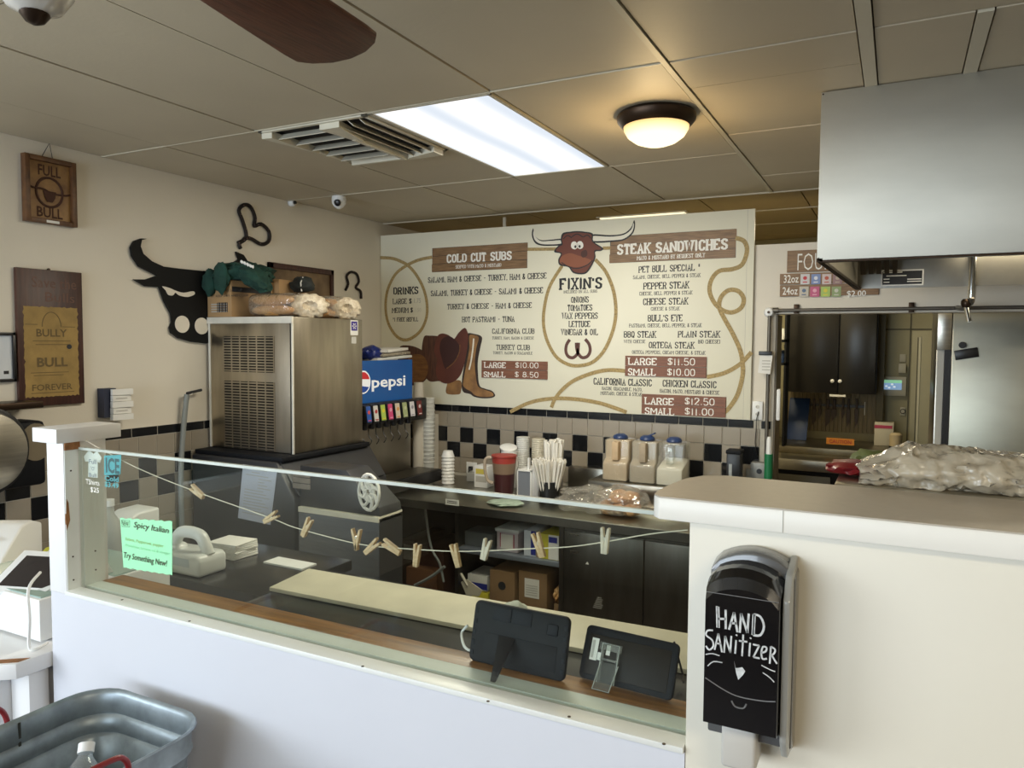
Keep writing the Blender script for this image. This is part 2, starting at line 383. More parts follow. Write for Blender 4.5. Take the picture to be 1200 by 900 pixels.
cap = MB().box(-1.945, -1.845, 1.128, 1.302, 1.592, 1.628).build('post_cap', m_white, bev=.0015, org=Vector((-1.9, 1.2, 1.592)))
tag(cap, 'white laminate cap on top of the short end post', 'cap')
# metal sill strip and inner sill
sill = S(bx(-1.852, -.281, 1.143, 1.184, 1.2065, 1.217).build('trim_3', m_whitec, bev=.001, org=Vector((-1.1, 1.16, 1.2))))
bx(-1.852, -.281, 1.198, 1.240, 1.2065, 1.2165).build('inner_strip', mat('dull_sill_metal', (.60, .65, .60), .45, var=.08, scale=14), sill, smooth=0)
sc_ = MB()
for px, py in ((143, 703), (222, 728), (425, 781), (572, 822), (667, 840), (778, 872)):
    p = aZ(px, py, 1.217); sc_.lathe([(.003, 0), (.003, .0008)], p, 8)
sc_.build('screws', m_dkmetal, sill)

# glass screen
g = bx(-1.850, -.281, 1.186, 1.194, 1.2175, 1.571).build('glass_screen', m_glass, smooth=0)
tag(g, 'clear sheet glass screen standing on the service counter sill', 'glass')
bx(-1.850, -.281, 1.1855, 1.1945, 1.571, 1.5775).build('polished_edge', m_gedge, g, smooth=0)

# bar top with rounded corner
out = []
for px, py in ((785, 585), (781, 578), (785, 570), (800, 564), (830, 558), (855, 556)):
    p = aZ(px, py, 1.614); out.append((p.x, p.y))
pts = [(-.322, 1.128), (-.334, 1.142), (-.337, 1.17), (-.334, 1.23), (-.325, 1.30), (-.305, 1.345), (-.27, 1.366), (3.09, 1.366), (3.09, 1.128)]
bt = MB().prism([(x, y, 1.579) for x, y in pts], (0, 0, .0335)).build('bar_top', m_edge, bev=.0015)
tag(bt, 'white edged bar top with taupe laminate surface and rounded corner', 'countertop')
MB().prism([(x*.999 if i < 3 else x, y, 1.6126) for i, (x, y) in enumerate(pts)], (0, 0, .0022)).build('laminate_surface', m_bartop, bt, smooth=0)
bx(-.1405, -.1395, 1.1272, 1.1282, 1.580, 1.612).build('joint', m_greyprint, bt, smooth=0)
# wood ledge
o = bx(-1.852, -.281, 1.241, 1.303, 1.207, 1.2155).build('wooden_ledge', m_woods, bev=.001)
tag(o, 'brown wooden ledge strip along the inside of the glass screen', 'ledge')

# prep table
pt = thing('prep_table', (-1.1, 1.7, 0), 'long dark steel prep table behind the glass screen', 'table')
m_pts = mat('dark_polished_steel', (.10, .10, .105), .22, .85, var=.15, scale=6)
bx(-1.88, -.30, 1.34, 2.16, .955, .995).build('table_top', m_pts, pt, bev=.002)
bx(-1.87, -.30, 1.36, 2.14, .45, .955).build('body', m_steeld, pt, smooth=0)
for lx in (-1.83, -.40):
    for ly in (1.42, 2.08): MB().lathe([(.022, 0), (.022, .45)], (lx, ly, 0), 12).build('leg', m_steeld, pt)
p2_ = thing('side_table', (-2.35, 2.0, 0), 'dark steel side table left of the long prep table, holding the milky jug', 'table')
bx(-2.95, -1.882, 1.82, 2.30, .955, .995).build('table_top', m_pts, p2_, bev=.002)
for lx in (-2.9, -1.93):
    for ly in (1.87, 2.25): MB().lathe([(.022, 0), (.022, .955)], (lx, ly, 0), 12).build('leg', m_steeld, p2_)
bx(-1.85, -.31, 1.315, 1.338, .99, 1.0).build('front_rail', m_steelt, pt, bev=.002)
cbm = mat('cream_cutting_board_plastic', (.66, .62, .48), .5, var=.16, scale=7, bump=.05, bscale=60)
a = aZ(318, 687, 1.01); b = aZ(362, 666, 1.01)
cb = MB().prism([(a.x, a.y-.01, .996), (-.31, a.y+.02, .996), (-.31, 2.15, .996), (b.x, b.y, .996)], (0, 0, .014)).build('cutting_board', cbm, bev=.002)
tag(cb, 'long cream plastic cutting board along the back of the prep table', 'cutting board')
# ================================================================ MENU BOARD
BY = 4.755
mb = thing('menu_board', (-2.2, BY, 1.386), 'large cream menu board printed with ropes, prices and a brown bull head', 'sign')
bx(-3.596, -.797, BY, 4.7695, 1.387, 2.672).build('panel', m_board, mb, bev=.001)
bx(-.8395, -.838, BY-.0006, BY, 1.39, 2.67).build('seam', m_greyprint, mb, smooth=0)
Z1 = (440, 250, 5.4545); Z2 = (620, 240, 4.4444); Z3 = (440, 360, 5.4545); Z4 = (620, 380, 4.2857)
def bp(Z, x, y, d=0.0): return aY(Z[0]+x/Z[2], Z[1]+y/Z[2], BY-d)
def btext(body, Z, x0, x1, yc, h, m=m_print, bold=.006, d=.0006, par=mb, dy=0):
    """line of print centred on yc (zoom pixels), square to the board"""
    a = bp(Z, x0, yc+dy, d); b = bp(Z, x1, yc-dy, d); hh = (bp(Z, (x0+x1)/2, yc-h/2, d).z - bp(Z, (x0+x1)/2, yc+h/2, d).z)
    zc = (a.z+b.z)/2
    return lettering(body, (a.x, BY-d, zc-hh/2), (b.x-a.x, 0, 0), (0, 0, hh), m, par, bold)

# condensed slab-serif letters drawn with strokes: outline points and serif positions in a unit box
SL = {'A': ('0,0 .5,1 1,0;.2,.33 .8,.33', '0,0 1,0'), 'B': ('0,0 0,1 .7,1 .95,.86 .95,.66 .7,.54 0,.54;.7,.54 1,.4 1,.14 .7,0 0,0', ''), 'C': ('1,.72 .95,.92 .7,1 .3,1 .05,.86 0,.5 .05,.14 .3,0 .7,0 .95,.1 1,.3', ''),
 'D': ('0,0 0,1 .6,1 .95,.82 1,.5 .95,.18 .6,0 0,0', ''), 'E': ('1,.8 1,1 0,1 0,0 1,0 1,.2;0,.52 .7,.52', ''), 'F': ('1,.8 1,1 0,1 0,0;0,.52 .7,.52', '0,0'), 'G': ('1,.75 .95,.92 .7,1 .3,1 .05,.86 0,.5 .05,.14 .3,0 .7,0 1,.12 1,.45 .6,.45', ''),
 'H': ('0,0 0,1;1,0 1,1;0,.5 1,.5', '0,0 0,1 1,0 1,1'), 'I': ('.5,0 .5,1', '.5,0 .5,1'), 'J': ('.8,1 .8,.2 .5,0 .1,.1', '.8,1'), 'K': ('0,0 0,1;1,1 .05,.42;.35,.6 1,0', '0,0 0,1 1,0 1,1'), 'L': ('0,1 0,0 1,0 1,.25', '0,1'), 'M': ('0,0 0,1;1,0 1,1;.05,1 .5,.35 .95,1', '0,0 1,0'),
 'N': ('0,0 0,1;1,0 1,1;.05,1 .95,0', '0,0 1,1'), 'O': ('.5,0 .15,.08 0,.3 0,.7 .15,.92 .5,1 .85,.92 1,.7 1,.3 .85,.08 .5,0', ''), 'P': ('0,0 0,1 .7,1 1,.86 1,.6 .7,.46 0,.46', '0,0'), 'Q': ('.5,0 .15,.08 0,.3 0,.7 .15,.92 .5,1 .85,.92 1,.7 1,.3 .85,.08 .5,0;.55,.25 1,-.1', ''),
 'R': ('0,0 0,1 .7,1 1,.86 1,.62 .7,.48 0,.48;.55,.48 1,0', '0,0 1,0'), 'S': ('1,.76 .92,.93 .65,1 .3,1 .05,.88 .05,.66 .3,.55 .7,.46 .97,.34 .95,.12 .7,0 .3,0 .05,.08 0,.26', ''), 'T': ('.5,0 .5,1;0,.78 0,1 1,1 1,.78', '.5,0'), 'U': ('0,1 0,.2 .2,0 .8,0 1,.2 1,1', '0,1 1,1'),
 'V': ('0,1 .5,0 1,1', '0,1 1,1'), 'W': ('0,1 .22,0 .5,.85 .78,0 1,1', '0,1 1,1'), 'X': ('0,0 1,1;0,1 1,0', '0,0 0,1 1,0 1,1'), 'Y': ('0,1 .5,.45 1,1;.5,.45 .5,0', '0,1 1,1 .5,0'), 'Z': ('0,.8 0,1 1,1 0,0 1,0 1,.2', ''),
 '0': ('.5,0 .15,.08 0,.3 0,.7 .15,.92 .5,1 .85,.92 1,.7 1,.3 .85,.08 .5,0', ''), '1': ('.2,.8 .5,1 .5,0', '.5,0'), '2': ('0,.75 .1,.95 .5,1 .9,.92 .98,.68 0,0 1,0', ''), '3': ('0,.9 .4,1 .9,.9 .9,.6 .4,.52 1,.42 .95,.1 .5,0 0,.1', ''), '5': ('.95,1 .1,1 .05,.55 .6,.6 1,.44 1,.15 .7,0 .3,0 0,.12', ''), '7': ('0,1 1,1 .4,0', ''),
 '8': ('.5,.53 .1,.65 .1,.88 .5,1 .9,.88 .9,.65 .5,.53 0,.38 0,.12 .5,0 1,.12 1,.38 .5,.53', ''), '$': ('1,.76 .92,.9 .5,.95 .1,.88 .05,.66 .3,.55 .7,.46 .97,.34 .9,.12 .5,.05 .1,.1 0,.26;.5,-.05 .5,1.05', ''), '&': ('1,0 .2,.72 .25,.95 .5,1 .72,.9 .65,.68 .1,.36 .05,.12 .3,0 .6,.03 1,.42', ''),
 '-': ('.0,.5 1,.5', ''), ',': ('.5,.12 .3,-.15', ''), '.': ('.5,0 .5,.12', ''), "'": ('.5,.7 .5,1', ''), '*': ('.2,.6 .8,1;.8,.6 .2,1;.5,.55 .5,1.05', ''), '(': ('.8,1.05 .4,.8 .4,.2 .8,-.05', ''), ')': ('.2,1.05 .6,.8 .6,.2 .2,-.05', '')}
NW = {'I': .42, '1': .5, "'": .25, '.': .3, ',': .3, '-': .75, '*': .6, '(': .4, ')': .4, 'M': 1.45, 'W': 1.45, 'N': 1.12, ' ': .55}
def slab_text(body, Z, x0, x1, yc, h, m=m_print, wt=.14, d=.0006, par=mb):
    a = bp(Z, x0, yc, d); b = bp(Z, x1, yc, d); hh = bp(Z, (x0+x1)/2, yc-h/2, d).z-bp(Z, (x0+x1)/2, yc+h/2, d).z
    zc = (a.z+b.z)/2-hh/2; n = sum(NW.get(c, 1.0) for c in body); gap = .34; tot = n+gap*(len(body)-1); s = (b.x-a.x)/tot
    sw = hh*wt; mbx = MB(); x = a.x; cnt = 0
    for ch in body:
        wch = NW.get(ch, 1.0)*s
        if ch in SL:
            st, sf = SL[ch]; ins = sw*.45
            def P(q): u, v = map(float, q.split(',')); return (x+ins*.4+(wch-ins*.8)*u, zc+ins+(hh-2*ins)*v)
            for line in st.split(';'):
                pts = [P(q) for q in line.split()]; cnt += 1; y = BY-d-.00004*(cnt % 6); vs = []; fs = []
                for i, (px, pz) in enumerate(pts):
                    p0 = pts[max(i-1, 0)]; p1 = pts[min(i+1, len(pts)-1)]
                    if i == len(pts)-1 and pts[0] == pts[-1]: p1 = pts[1]
                    if i == 0 and pts[0] == pts[-1]: p0 = pts[-2]
                    tx, tz = p1[0]-p0[0], p1[1]-p0[1]; L = math.hypot(tx, tz) or 1; nx, nz = -tz/L, tx/L
                    if 0 < i < len(pts)-1:
                        ax_, az_ = px-pts[i-1][0], pz-pts[i-1][1]; La = math.hypot(ax_, az_) or 1; c_ = abs((ax_*tx+az_*tz)/(La*L)); k = min(1/max(c_, .4), 1.5)
                    else: k = 1
                    dg = abs(nx) > .25 and abs(nz) > .08; hx = sw/2*k*(1.0 if abs(nx) > .5 else .8)*(.72 if dg and ch in 'NMKX' else 1)
                    vs += [(px+nx*hx, y, pz+nz*hx), (px-nx*hx, y, pz-nz*hx)]
                fs = [(2*i, 2*i+1, 2*i+3, 2*i+2) for i in range(len(pts)-1)]; mbx.add(vs, fs)
            for q in sf.split():
                px, pz = P(q); cnt += 1; y = BY-d-.00004*(cnt % 6)-.00002; wv = min(sw*1.15, wch*.30); hv = sw*.32; dz = ins*.3*(1 if pz > zc+hh/2 else -1)
                mbx.add([(px-wv, y, pz-hv+dz), (px+wv, y, pz-hv+dz), (px+wv, y, pz+hv+dz), (px-wv, y, pz+hv+dz)], [(0, 1, 2, 3)])
        x += wch+gap*s
    return mbx.build_flat('lettering', m, par)
T = [
 ('SALAMI, HAM & CHEESE - TURKEY, HAM & CHEESE', Z1, 337, 1092, 413, 36), ('SALAMI, TURKEY & CHEESE - SALAMI & CHEESE', Z1, 355, 1070, 502, 36),
 ('TURKEY & CHEESE - HAM & CHEESE', Z1, 460, 998, 592, 34), ('HOT PASTRAMI - TUNA', Z1, 555, 887, 677, 34),
 ('CALIFORNIA CLUB', Z1, 747, 1015, 753, 33), ('TURKEY, HAM, BACON & CHEESE', Z1, 747, 1012, 797, 17), ('TURKEY CLUB', Z1, 773, 985, 857, 33),
 ('TURKEY, BACON & GUACAMOLE', Z1, 752, 1003, 893, 17), ('LARGE $', Z1, 112, 230, 562, 34), ('MEDIUM $', Z1, 107, 238, 619, 32), ('*1 FREE REFILL', Z1, 112, 272, 678, 25),
 ('PET BULL SPECIAL *', Z2, 572, 890, 331, 34), ('SALAMI, CHEESE, BELL PEPPER & STEAK', Z2, 542, 892, 372, 19), ('PEPPER STEAK', Z2, 597, 832, 420, 35),
 ('CHEESE, BELL PEPPER & STEAK', Z2, 575, 850, 460, 19), ('CHEESE STEAK', Z2, 595, 827, 503, 34), ('CHEESE & STEAK', Z2, 635, 783, 541, 18),
 ("BULL'S EYE", Z2, 620, 798, 590, 34), ('PASTRAMI, CHEESE, BELL PEPPER, & STEAK', Z2, 522, 898, 628, 19), ('BBQ STEAK', Z2, 495, 660, 675, 33),
 ('PLAIN STEAK', Z2, 777, 993, 674, 33), ('WITH CHEESE', Z2, 495, 605, 712, 17), ('(NO CHEESE)', Z2, 880, 995, 713, 20), ('ORTEGA STEAK', Z2, 625, 860, 731, 33),
 ('ORTEGA PEPPERS, CREAM CHEESE, & STEAK', Z2, 537, 917, 769, 18), ('INCLUDED ON ALL SUBS', Z2, 180, 355, 452, 15), ('ONIONS', Z2, 220, 310, 494, 31),
 ('TOMATOES', Z2, 202, 328, 536, 31), ('WAX PEPPERS', Z2, 173, 357, 578, 31), ('LETTUCE', Z2, 208, 317, 621, 31), ('VINEGAR & OIL', Z2, 168, 358, 663, 31),
 ('CALIFORNIA CLASSIC', Z4, 325, 615, 290, 34), ('BACON, GUACAMOLE, MAYO,', Z4, 367, 568, 325, 17), ('MUSTARD, CHEESE & STEAK', Z4, 360, 565, 349, 17),
 ('CHICKEN CLASSIC', Z4, 672, 940, 300, 34), ('BACON, MAYO, MUSTARD & CHEESE', Z4, 658, 955, 339, 19)]
for body, Z, x0, x1, yc, h in T:
    if h > 24: slab_text(body, Z, x0, x1, yc, h+2, wt=.15)
    else: slab_text(body, Z, x0, x1, yc, h+1, wt=.13)
slab_text('DRINKS', Z1, 117, 272, 494, 48, wt=.2); slab_text("FIXIN'S", Z2, 162, 378, 410, 62, wt=.2)
btext('1.75', Z1, 248, 290, 558, 30, m_greyprint, 0); btext('1.50', Z1, 255, 292, 618, 26, mat('very_faint_print', (.62, .61, .52), .6), 0)
def plank(Z, p, label_mat=m_plank, n=3):
    (x0, y0), (x1, y1), (x2, y2), (x3, y3) = p         # TL TR BR BL
    tl, tr, br, bl = [bp(Z, *q) for q in p]
    za = (tl.z+tr.z)/2; zb = (bl.z+br.z)/2; xa = (tl.x+bl.x)/2; xb = (tr.x+br.x)/2
    hh = (za-zb)/n
    for i in range(n):
        j = .004*((i*7) % 3-1)
        bx(xa+j, xb+j*.7, BY-.0014, BY-.0002, zb+i*hh+.0015, zb+(i+1)*hh-.0012).build('printed_plank', label_mat, mb, smooth=0)
    bx(xa, xb, BY-.0009, BY-.0001, zb, za).build('plank_gap', m_print, mb, smooth=0)
plank(Z1, [(362, 222), (972, 188), (970, 352), (365, 375)]); plank(Z2, [(420, 165), (1078, 125), (1078, 275), (424, 305)])
slab_text('COLD CUT SUBS', Z1, 458, 868, 280, 58, m_whitep, .21, .002); slab_text('SERVED WITH MAYO & MUSTARD', Z1, 513, 803, 336, 22, m_whitep, .14, .002)
slab_text('STEAK SANDWICHES', Z2, 462, 1032, 219, 58, m_whitep, .21, .002); slab_text('MAYO & MUSTARD BY REQUEST ONLY', Z2, 563, 915, 270, 22, m_whitep, .14, .002)
m_price = wood_mat('price_plank', (.24, .095, .05), (.16, .06, .03), (1, 1, 20), 6, .5, 0)
for Z, p, rows in ((Z3, [(682, 340), (1102, 346), (1102, 463), (682, 450)], (('LARGE', '$10.00', 697, 832, 370, 895, 1040), ('SMALL', '$ 8.50', 693, 830, 430, 892, 1040))),
                   (Z4, [(485, 158), (893, 162), (893, 270), (485, 260)], (('LARGE', '$11.50', 500, 640, 187, 697, 832), ('SMALL', '$10.00', 498, 635, 240, 695, 832))),
                   (Z4, [(568, 351), (990, 362), (990, 468), (568, 450)], (('LARGE', '$12.50', 583, 725, 387, 783, 930), ('SMALL', '$11.00', 583, 728, 438, 783, 925)))):
    tl, tr, br, bl = [bp(Z, *q) for q in p]
    for i in range(2):
        za = (tl.z+tr.z)/2; zb = max((bl.z+br.z)/2, 1.388); h = (za-zb)/2
        bx(tl.x, tr.x, BY-.009, BY-.0002, zb+i*h+.001, zb+(i+1)*h-.001).build('price_plank', m_price, mb, bev=.001, smooth=0)
    for wd, pr, a, b, yc, c, d in rows:
        slab_text(wd, Z, a, b, yc, 37, m_whitep, .18, .0096); slab_text(pr, Z, c, d, yc+1, 37, m_whitep, .12, .0096)
rope_n = 0
def rope(Z, P, wd=.017, k=5, d=.0003):
    global rope_n
    rope_n += 1
    path = smoothpath([bp(Z, x, y, .0003+.0002*rope_n+.0014*i/len(P)) for i, (x, y) in enumerate(P)], k)
    MB().ribbon(path, wd, (0, -1, 0), .0002).build('rope_print', m_rope, mb, smooth=0)
rope(Z1, [(30, 283), (100, 287), (150, 302), (210, 335), (265, 400), (310, 490), (330, 590), (322, 680), (280, 760), (205, 808), (140, 790), (85, 710), (65, 610), (75, 500), (120, 400), (180, 345), (270, 300), (362, 280)], .024)
rope(Z1, [(972, 230), (1160, 228)], .022); rope(Z2, [(383, 226), (424, 225)], .022)
rope(Z2, [(172, 318), (110, 420), (82, 520), (75, 620), (95, 710), (140, 790), (200, 830), (260, 838), (330, 820), (390, 760), (435, 660), (452, 560), (440, 450), (400, 350), (345, 285)], .024)
rope(Z2, [(1075, 172), (1120, 190), (1135, 240), (1110, 310), (1060, 335), (990, 345), (950, 390), (940, 450), (965, 510), (1010, 550), (1060, 560), (1105, 535), (1118, 490), (1090, 450), (1040, 445), (1000, 480), (990, 530), (1010, 580), (1060, 670), (1100, 760), (1113, 840), (1110, 900), (1085, 990), (1040, 1060), (1010, 1085)], .027)
rope(Z4, [(1117, 140), (1060, 200), (980, 245), (893, 265)], .026); rope(Z4, [(487, 235), (400, 230), (320, 245), (230, 280), (170, 325), (130, 375), (112, 418)], .026)
rope(Z4, [(-95, 440), (-40, 412), (0, 395), (60, 380), (150, 372), (250, 378), (350, 395), (430, 420), (490, 442)], .026)
# bull head emblem (flat print built as thin shapes)
def shape(Z, P, m, name, d0=.0005, th=.0008, k=4, par=mb):
    pp = smoothpath([bp(Z, x, y, d0) for x, y in P], k, True) if k > 1 else [bp(Z, x, y, d0) for x, y in P]
    bm = MB().prism(pp, (0, -th, 0)); return bm.build(name, m, par, smooth=0)
m_bb = mat('bull_brown_print', (.155, .045, .028), .6); m_bm = mat('bull_muzzle_print', (.27, .09, .045), .6); m_bone = mat('bone_print', (.80, .77, .66), .6)
shape(Z2, [(22, 122), (30, 160), (60, 183), (110, 182), (170, 178), (172, 208), (120, 214), (60, 212), (28, 195), (14, 155)], m_print, 'horn_outline', .0005, .0006)
shape(Z2, [(25, 135), (34, 166), (62, 189), (112, 188), (168, 185), (168, 201), (120, 206), (64, 204), (34, 188), (22, 158)], m_bone, 'horn', .0011, .0006)
shape(Z2, [(547, 80), (552, 110), (540, 150), (500, 182), (450, 192), (330, 196), (325, 155), (420, 158), (490, 150), (530, 120)], m_print, 'horn_outline', .002, .0006)
shape(Z2, [(543, 95), (546, 112), (534, 145), (497, 175), (448, 184), (332, 188), (330, 163), (420, 166), (492, 157), (532, 128)], m_bone, 'horn', .0026, .0006)
shape(Z2, [(165, 180), (175, 148), (215, 140), (250, 137), (290, 140), (332, 150), (335, 190), (385, 225), (375, 240), (345, 245), (345, 280), (310, 345), (280, 362), (230, 355), (205, 325), (160, 315), (152, 285), (165, 255), (130, 245), (150, 215), (168, 205)], m_print, 'head_outline', .0028, .0005)
shape(Z2, [(172, 182), (183, 155), (216, 147), (250, 144), (290, 147), (325, 156), (328, 192), (374, 226), (368, 234), (340, 238), (338, 278), (304, 340), (278, 354), (234, 348), (210, 320), (166, 308), (159, 285), (172, 252), (140, 240), (156, 218), (175, 208)], m_bb, 'head', .0034, .0005)
shape(Z2, [(180, 262), (215, 252), (250, 262), (290, 275), (325, 290), (300, 312), (250, 325), (205, 318), (165, 305), (163, 280)], m_bm, 'muzzle', .0040, .0004)
for ex, ey in ((236, 212), (266, 210)): shape(Z2, [(ex-18, ey), (ex-12, ey-17), (ex+3, ey-21), (ex+14, ey-10), (ex+16, ey+8), (ex+4, ey+20), (ex-12, ey+15)], m_whitep, 'eye', .0046, .0004)
for P in ([(178, 178), (200, 160), (222, 172)], [(222, 168), (250, 152), (280, 168)], [(282, 168), (305, 158), (322, 175)]): MB().ribbon(smoothpath([bp(Z2, x, y, .0046) for x, y in P], 4), .006, (0, -1, 0), .0003).build('curl_line', m_print, mb, smooth=0)
MB().ribbon(smoothpath([bp(Z2, x, y, .0046) for x, y in ((168, 300), (205, 322), (250, 332), (300, 315), (330, 290))], 4), .006, (0, -1, 0), .0003).build('mouth_line', m_print, mb, smooth=0)
for ex, ey in ((241, 218), (263, 217)): shape(Z2, [(ex-6, ey), (ex, ey-8), (ex+6, ey), (ex, ey+8)], m_print, 'pupil', .0051, .0003)
shape(Z2, [(275, 242), (298, 236), (303, 262), (282, 275), (270, 262)], mat('bull_patch', (.07, .025, .018), .6), 'nostril', .0046, .0004)
# crossed horseshoes
for P in ([(212, 702), (195, 730), (192, 765), (205, 790), (230, 796), (252, 775), (256, 745), (258, 718)], [(292, 700), (312, 725), (318, 760), (305, 788), (278, 796), (258, 778), (248, 748), (246, 718)]):
    MB().ribbon(smoothpath([bp(Z2, x, y, .0006) for x, y in P], 4), .022, (0, -1, 0), .0006).build('horseshoe_print', mat('horseshoe_brown', (.11, .04, .03), .6), mb, smooth=0)
# barrels, hat and boots
m_br1 = wood_mat('barrel_print', (.11, .045, .025), (.05, .02, .014), (14, 1, 2), 5, .6, 0); m_br2 = wood_mat('barrel_head_print', (.22, .10, .03), (.13, .055, .02), (3, 1, 14), 4, .6, 0)
m_hat = mat('hat_print', (.125, .035, .022), .6, var=.3, scale=6); m_hatd = mat('hat_dark_print', (.045, .014, .012), .6)
m_boot = mat('boot_print', (.36, .19, .065), .6, col2=(.20, .10, .04), scale=14); m_bootd = mat('boot_dark_print', (.035, .02, .014), .6)
shape(Z3, [(310, 190), (345, 182), (400, 185), (440, 200), (450, 320), (440, 460), (400, 472), (340, 470), (300, 400), (296, 280)], m_br1, 'barrel_print', .0006, .0006)
shape(Z3, [(150, 262), (215, 245), (290, 270), (340, 320), (348, 400), (320, 465), (270, 495), (200, 490), (150, 400)], m_br1, 'barrel_print', .0013, .0006)
shape(Z3, [(215, 320), (262, 300), (310, 315), (335, 370), (330, 430), (300, 475), (262, 488), (215, 470), (195, 400)], m_br2, 'barrel_head_print', .0020, .0004)
shape(Z3, [(585, 172), (628, 170), (680, 190), (672, 250), (655, 340), (655, 420), (665, 500), (700, 520), (745, 535), (765, 565), (740, 580), (680, 582), (630, 572), (605, 555), (560, 540), (552, 480), (570, 350), (588, 250)], m_bootd, 'boot_print', .0013, .0005)
shape(Z3, [(600, 182), (632, 178), (660, 195), (645, 260), (635, 350), (640, 430), (655, 505), (700, 528), (742, 543), (755, 562), (735, 572), (680, 573), (635, 562), (612, 540), (565, 510), (562, 470), (585, 350), (600, 260)], m_boot, 'boot_print', .0020, .0004)
MB().ribbon(smoothpath([bp(Z3, x, y, .0024) for x, y in ((628, 200), (622, 270), (610, 350), (598, 400))], 4), .012, (0, -1, 0), .0003).build('boot_stitch_print', m_bone, mb, smooth=0)
shape(Z3, [(470, 478), (545, 470), (545, 545), (520, 558), (465, 556), (450, 540), (455, 505)], m_boot, 'boot_toe_print', .0013, .0005)
shape(Z3, [(400, 180), (430, 168), (470, 180), (500, 205), (530, 165), (570, 132), (590, 165), (592, 220), (575, 330), (550, 420), (510, 470), (450, 488), (400, 460), (385, 400), (395, 340), (375, 280), (385, 220)], m_hat, 'hat_print', .0026, .0006)
shape(Z3, [(425, 205), (470, 185), (510, 210), (538, 250), (530, 300), (500, 350), (450, 395), (425, 330), (410, 260)], m_hatd, 'hat_crown_print', .0033, .0005)
MB().ribbon(smoothpath([bp(Z3, x, y, .0040) for x, y in ((540, 240), (535, 290), (505, 350), (455, 392))], 4), .007, (0, -1, 0), .0003).build('hat_band_print', m_br2, mb, smooth=0)

# fountain price signs right of the board
FY = 4.768
def fp(x, y, d=0): return aY(880+x/7.5, 280+y/7.5, FY-d)
fs = thing('wooden_price_sign', tuple(fp(560, 300)), 'brown wooden sign board lettered in white, half hidden behind the steel hood', 'sign')
a = fp(320, 105); b = fp(310, 295); c = fp(640, 105)
bx(a.x, a.x+.42, FY, 4.7795, b.z, a.z).build('board', m_plank, fs, bev=.001, smooth=0)
p = fp(408, 278); q = fp(408, 130)
lettering('FOUNTAIN', (p.x, FY, p.z), (.37, 0, 0), (0, 0, q.z-p.z), m_whitep, fs, -.01)
f2 = thing('drink_price_sign', tuple(fp(560, 520)), 'two plank price sign for 32oz and 24oz drinks with small logo tiles', 'sign')
for za, zb in ((308, 405), (408, 510)):
    a = fp(255, za); b = fp(250, zb); bx(a.x, a.x+.535, FY, 4.7795, b.z+.002, a.z).build('plank', m_plank, f2, bev=.001, smooth=0)
for body, x0, x1, y1, y0 in (('32oz', 288, 418, 388, 318), ('24oz', 278, 410, 492, 424), ('$2.25', 850, 1010, 388, 322), ('$2.00', 842, 1010, 515, 455)):
    a = fp(x0, y1); b = fp(x1, y1); q = fp(x0, y0); lettering(body, (a.x, FY, a.z), (b.x-a.x, 0, 0), (0, 0, q.z-a.z), m_whitep, f2, .01)
cols = [(.62, .60, .60), (.20, .27, .50), (.62, .52, .50), (.30, .18, .18), (.55, .50, .42), (.55, .10, .22), (.40, .55, .12), (.28, .36, .16)]
for i, c in enumerate(cols):
    r = i // 4; k = i % 4; x0 = 437+k*95-(10 if r else 0); y0 = 310+r*110
    a = fp(x0, y0); b = fp(x0+78, y0+92)
    t = bx(a.x, b.x, FY-.0015, FY, b.z+.003, a.z).build('logo_tile', mat('logo_tile_%d' % i, c, .5), f2, smooth=0)
    mm = mat('tile_accent_%d' % i, [(.55, .03, .04), (.75, .75, .8), (.5, .1, .05), (.5, .4, .3), (.1, .15, .25), (.8, .4, .5), (.7, .6, .05), (.6, .6, .5)][i], .5)
    cx_ = (a.x+b.x)/2; cz_ = (a.z+b.z)/2
    MB().lathe([(.011, 0), (.011, .0008)], (cx_, FY-.0018, cz_+.008), 14, axis='y').build('logo_mark', mm, f2, smooth=0)
    bx(cx_-.012, cx_+.012, FY-.0022, FY-.0014, cz_-.019, cz_-.013).build('logo_text_bar', mm, f2, smooth=0)
# ================================================================ CEILING FIXTURES
fl = thing('fluorescent_fixture', (-1.65, 3.11, CZ), 'recessed fluorescent ceiling light with long bright white lens', 'light')
FX0, FX1, FY0, FY1 = -1.915, -1.385, 2.485, 3.740
MB().box(FX0-.02, FX0, FY0-.01, FY1+.01, CZ-.003, CZ+.02).box(FX1, FX1+.015, FY0-.01, FY1+.01, CZ-.003, CZ+.02).box(FX0-.02, FX1+.015, FY0-.012, FY0, CZ-.003, CZ+.02).box(FX0-.02, FX1+.015, FY1, FY1+.012, CZ-.003, CZ+.02).build('frame', m_tbar, fl, smooth=0)
ml = bpy.data.materials.new('glowing_prismatic_lens'); ml.use_nodes = True; nt = ml.node_tree; nt.nodes.clear()
ou = nt.nodes.new('ShaderNodeOutputMaterial'); em = nt.nodes.new('ShaderNodeEmission'); tc = nt.nodes.new('ShaderNodeTexCoord')
wv = nt.nodes.new('ShaderNodeTexWave'); wv.bands_direction = 'X'; wv.inputs['Scale'].default_value = 1.15; wv.inputs['Distortion'].default_value = .7; wv.inputs['Detail'].default_value = 2
wv.inputs['Phase Offset'].default_value = .6
cr = nt.nodes.new('ShaderNodeValToRGB'); cr.color_ramp.elements[0].color = (.70, .76, .84, 1); cr.color_ramp.elements[1].color = (1.0, 1.0, 1.0, 1); cr.color_ramp.elements[0].position = .0; cr.color_ramp.elements[1].position = .5
nt.links.new(tc.outputs['Object'], wv.inputs[0]); nt.links.new(wv.outputs[0], cr.inputs[0]); nt.links.new(cr.outputs[0], em.inputs[0]); em.inputs[1].default_value = 1.12
nt.links.new(em.outputs[0], ou.inputs[0])
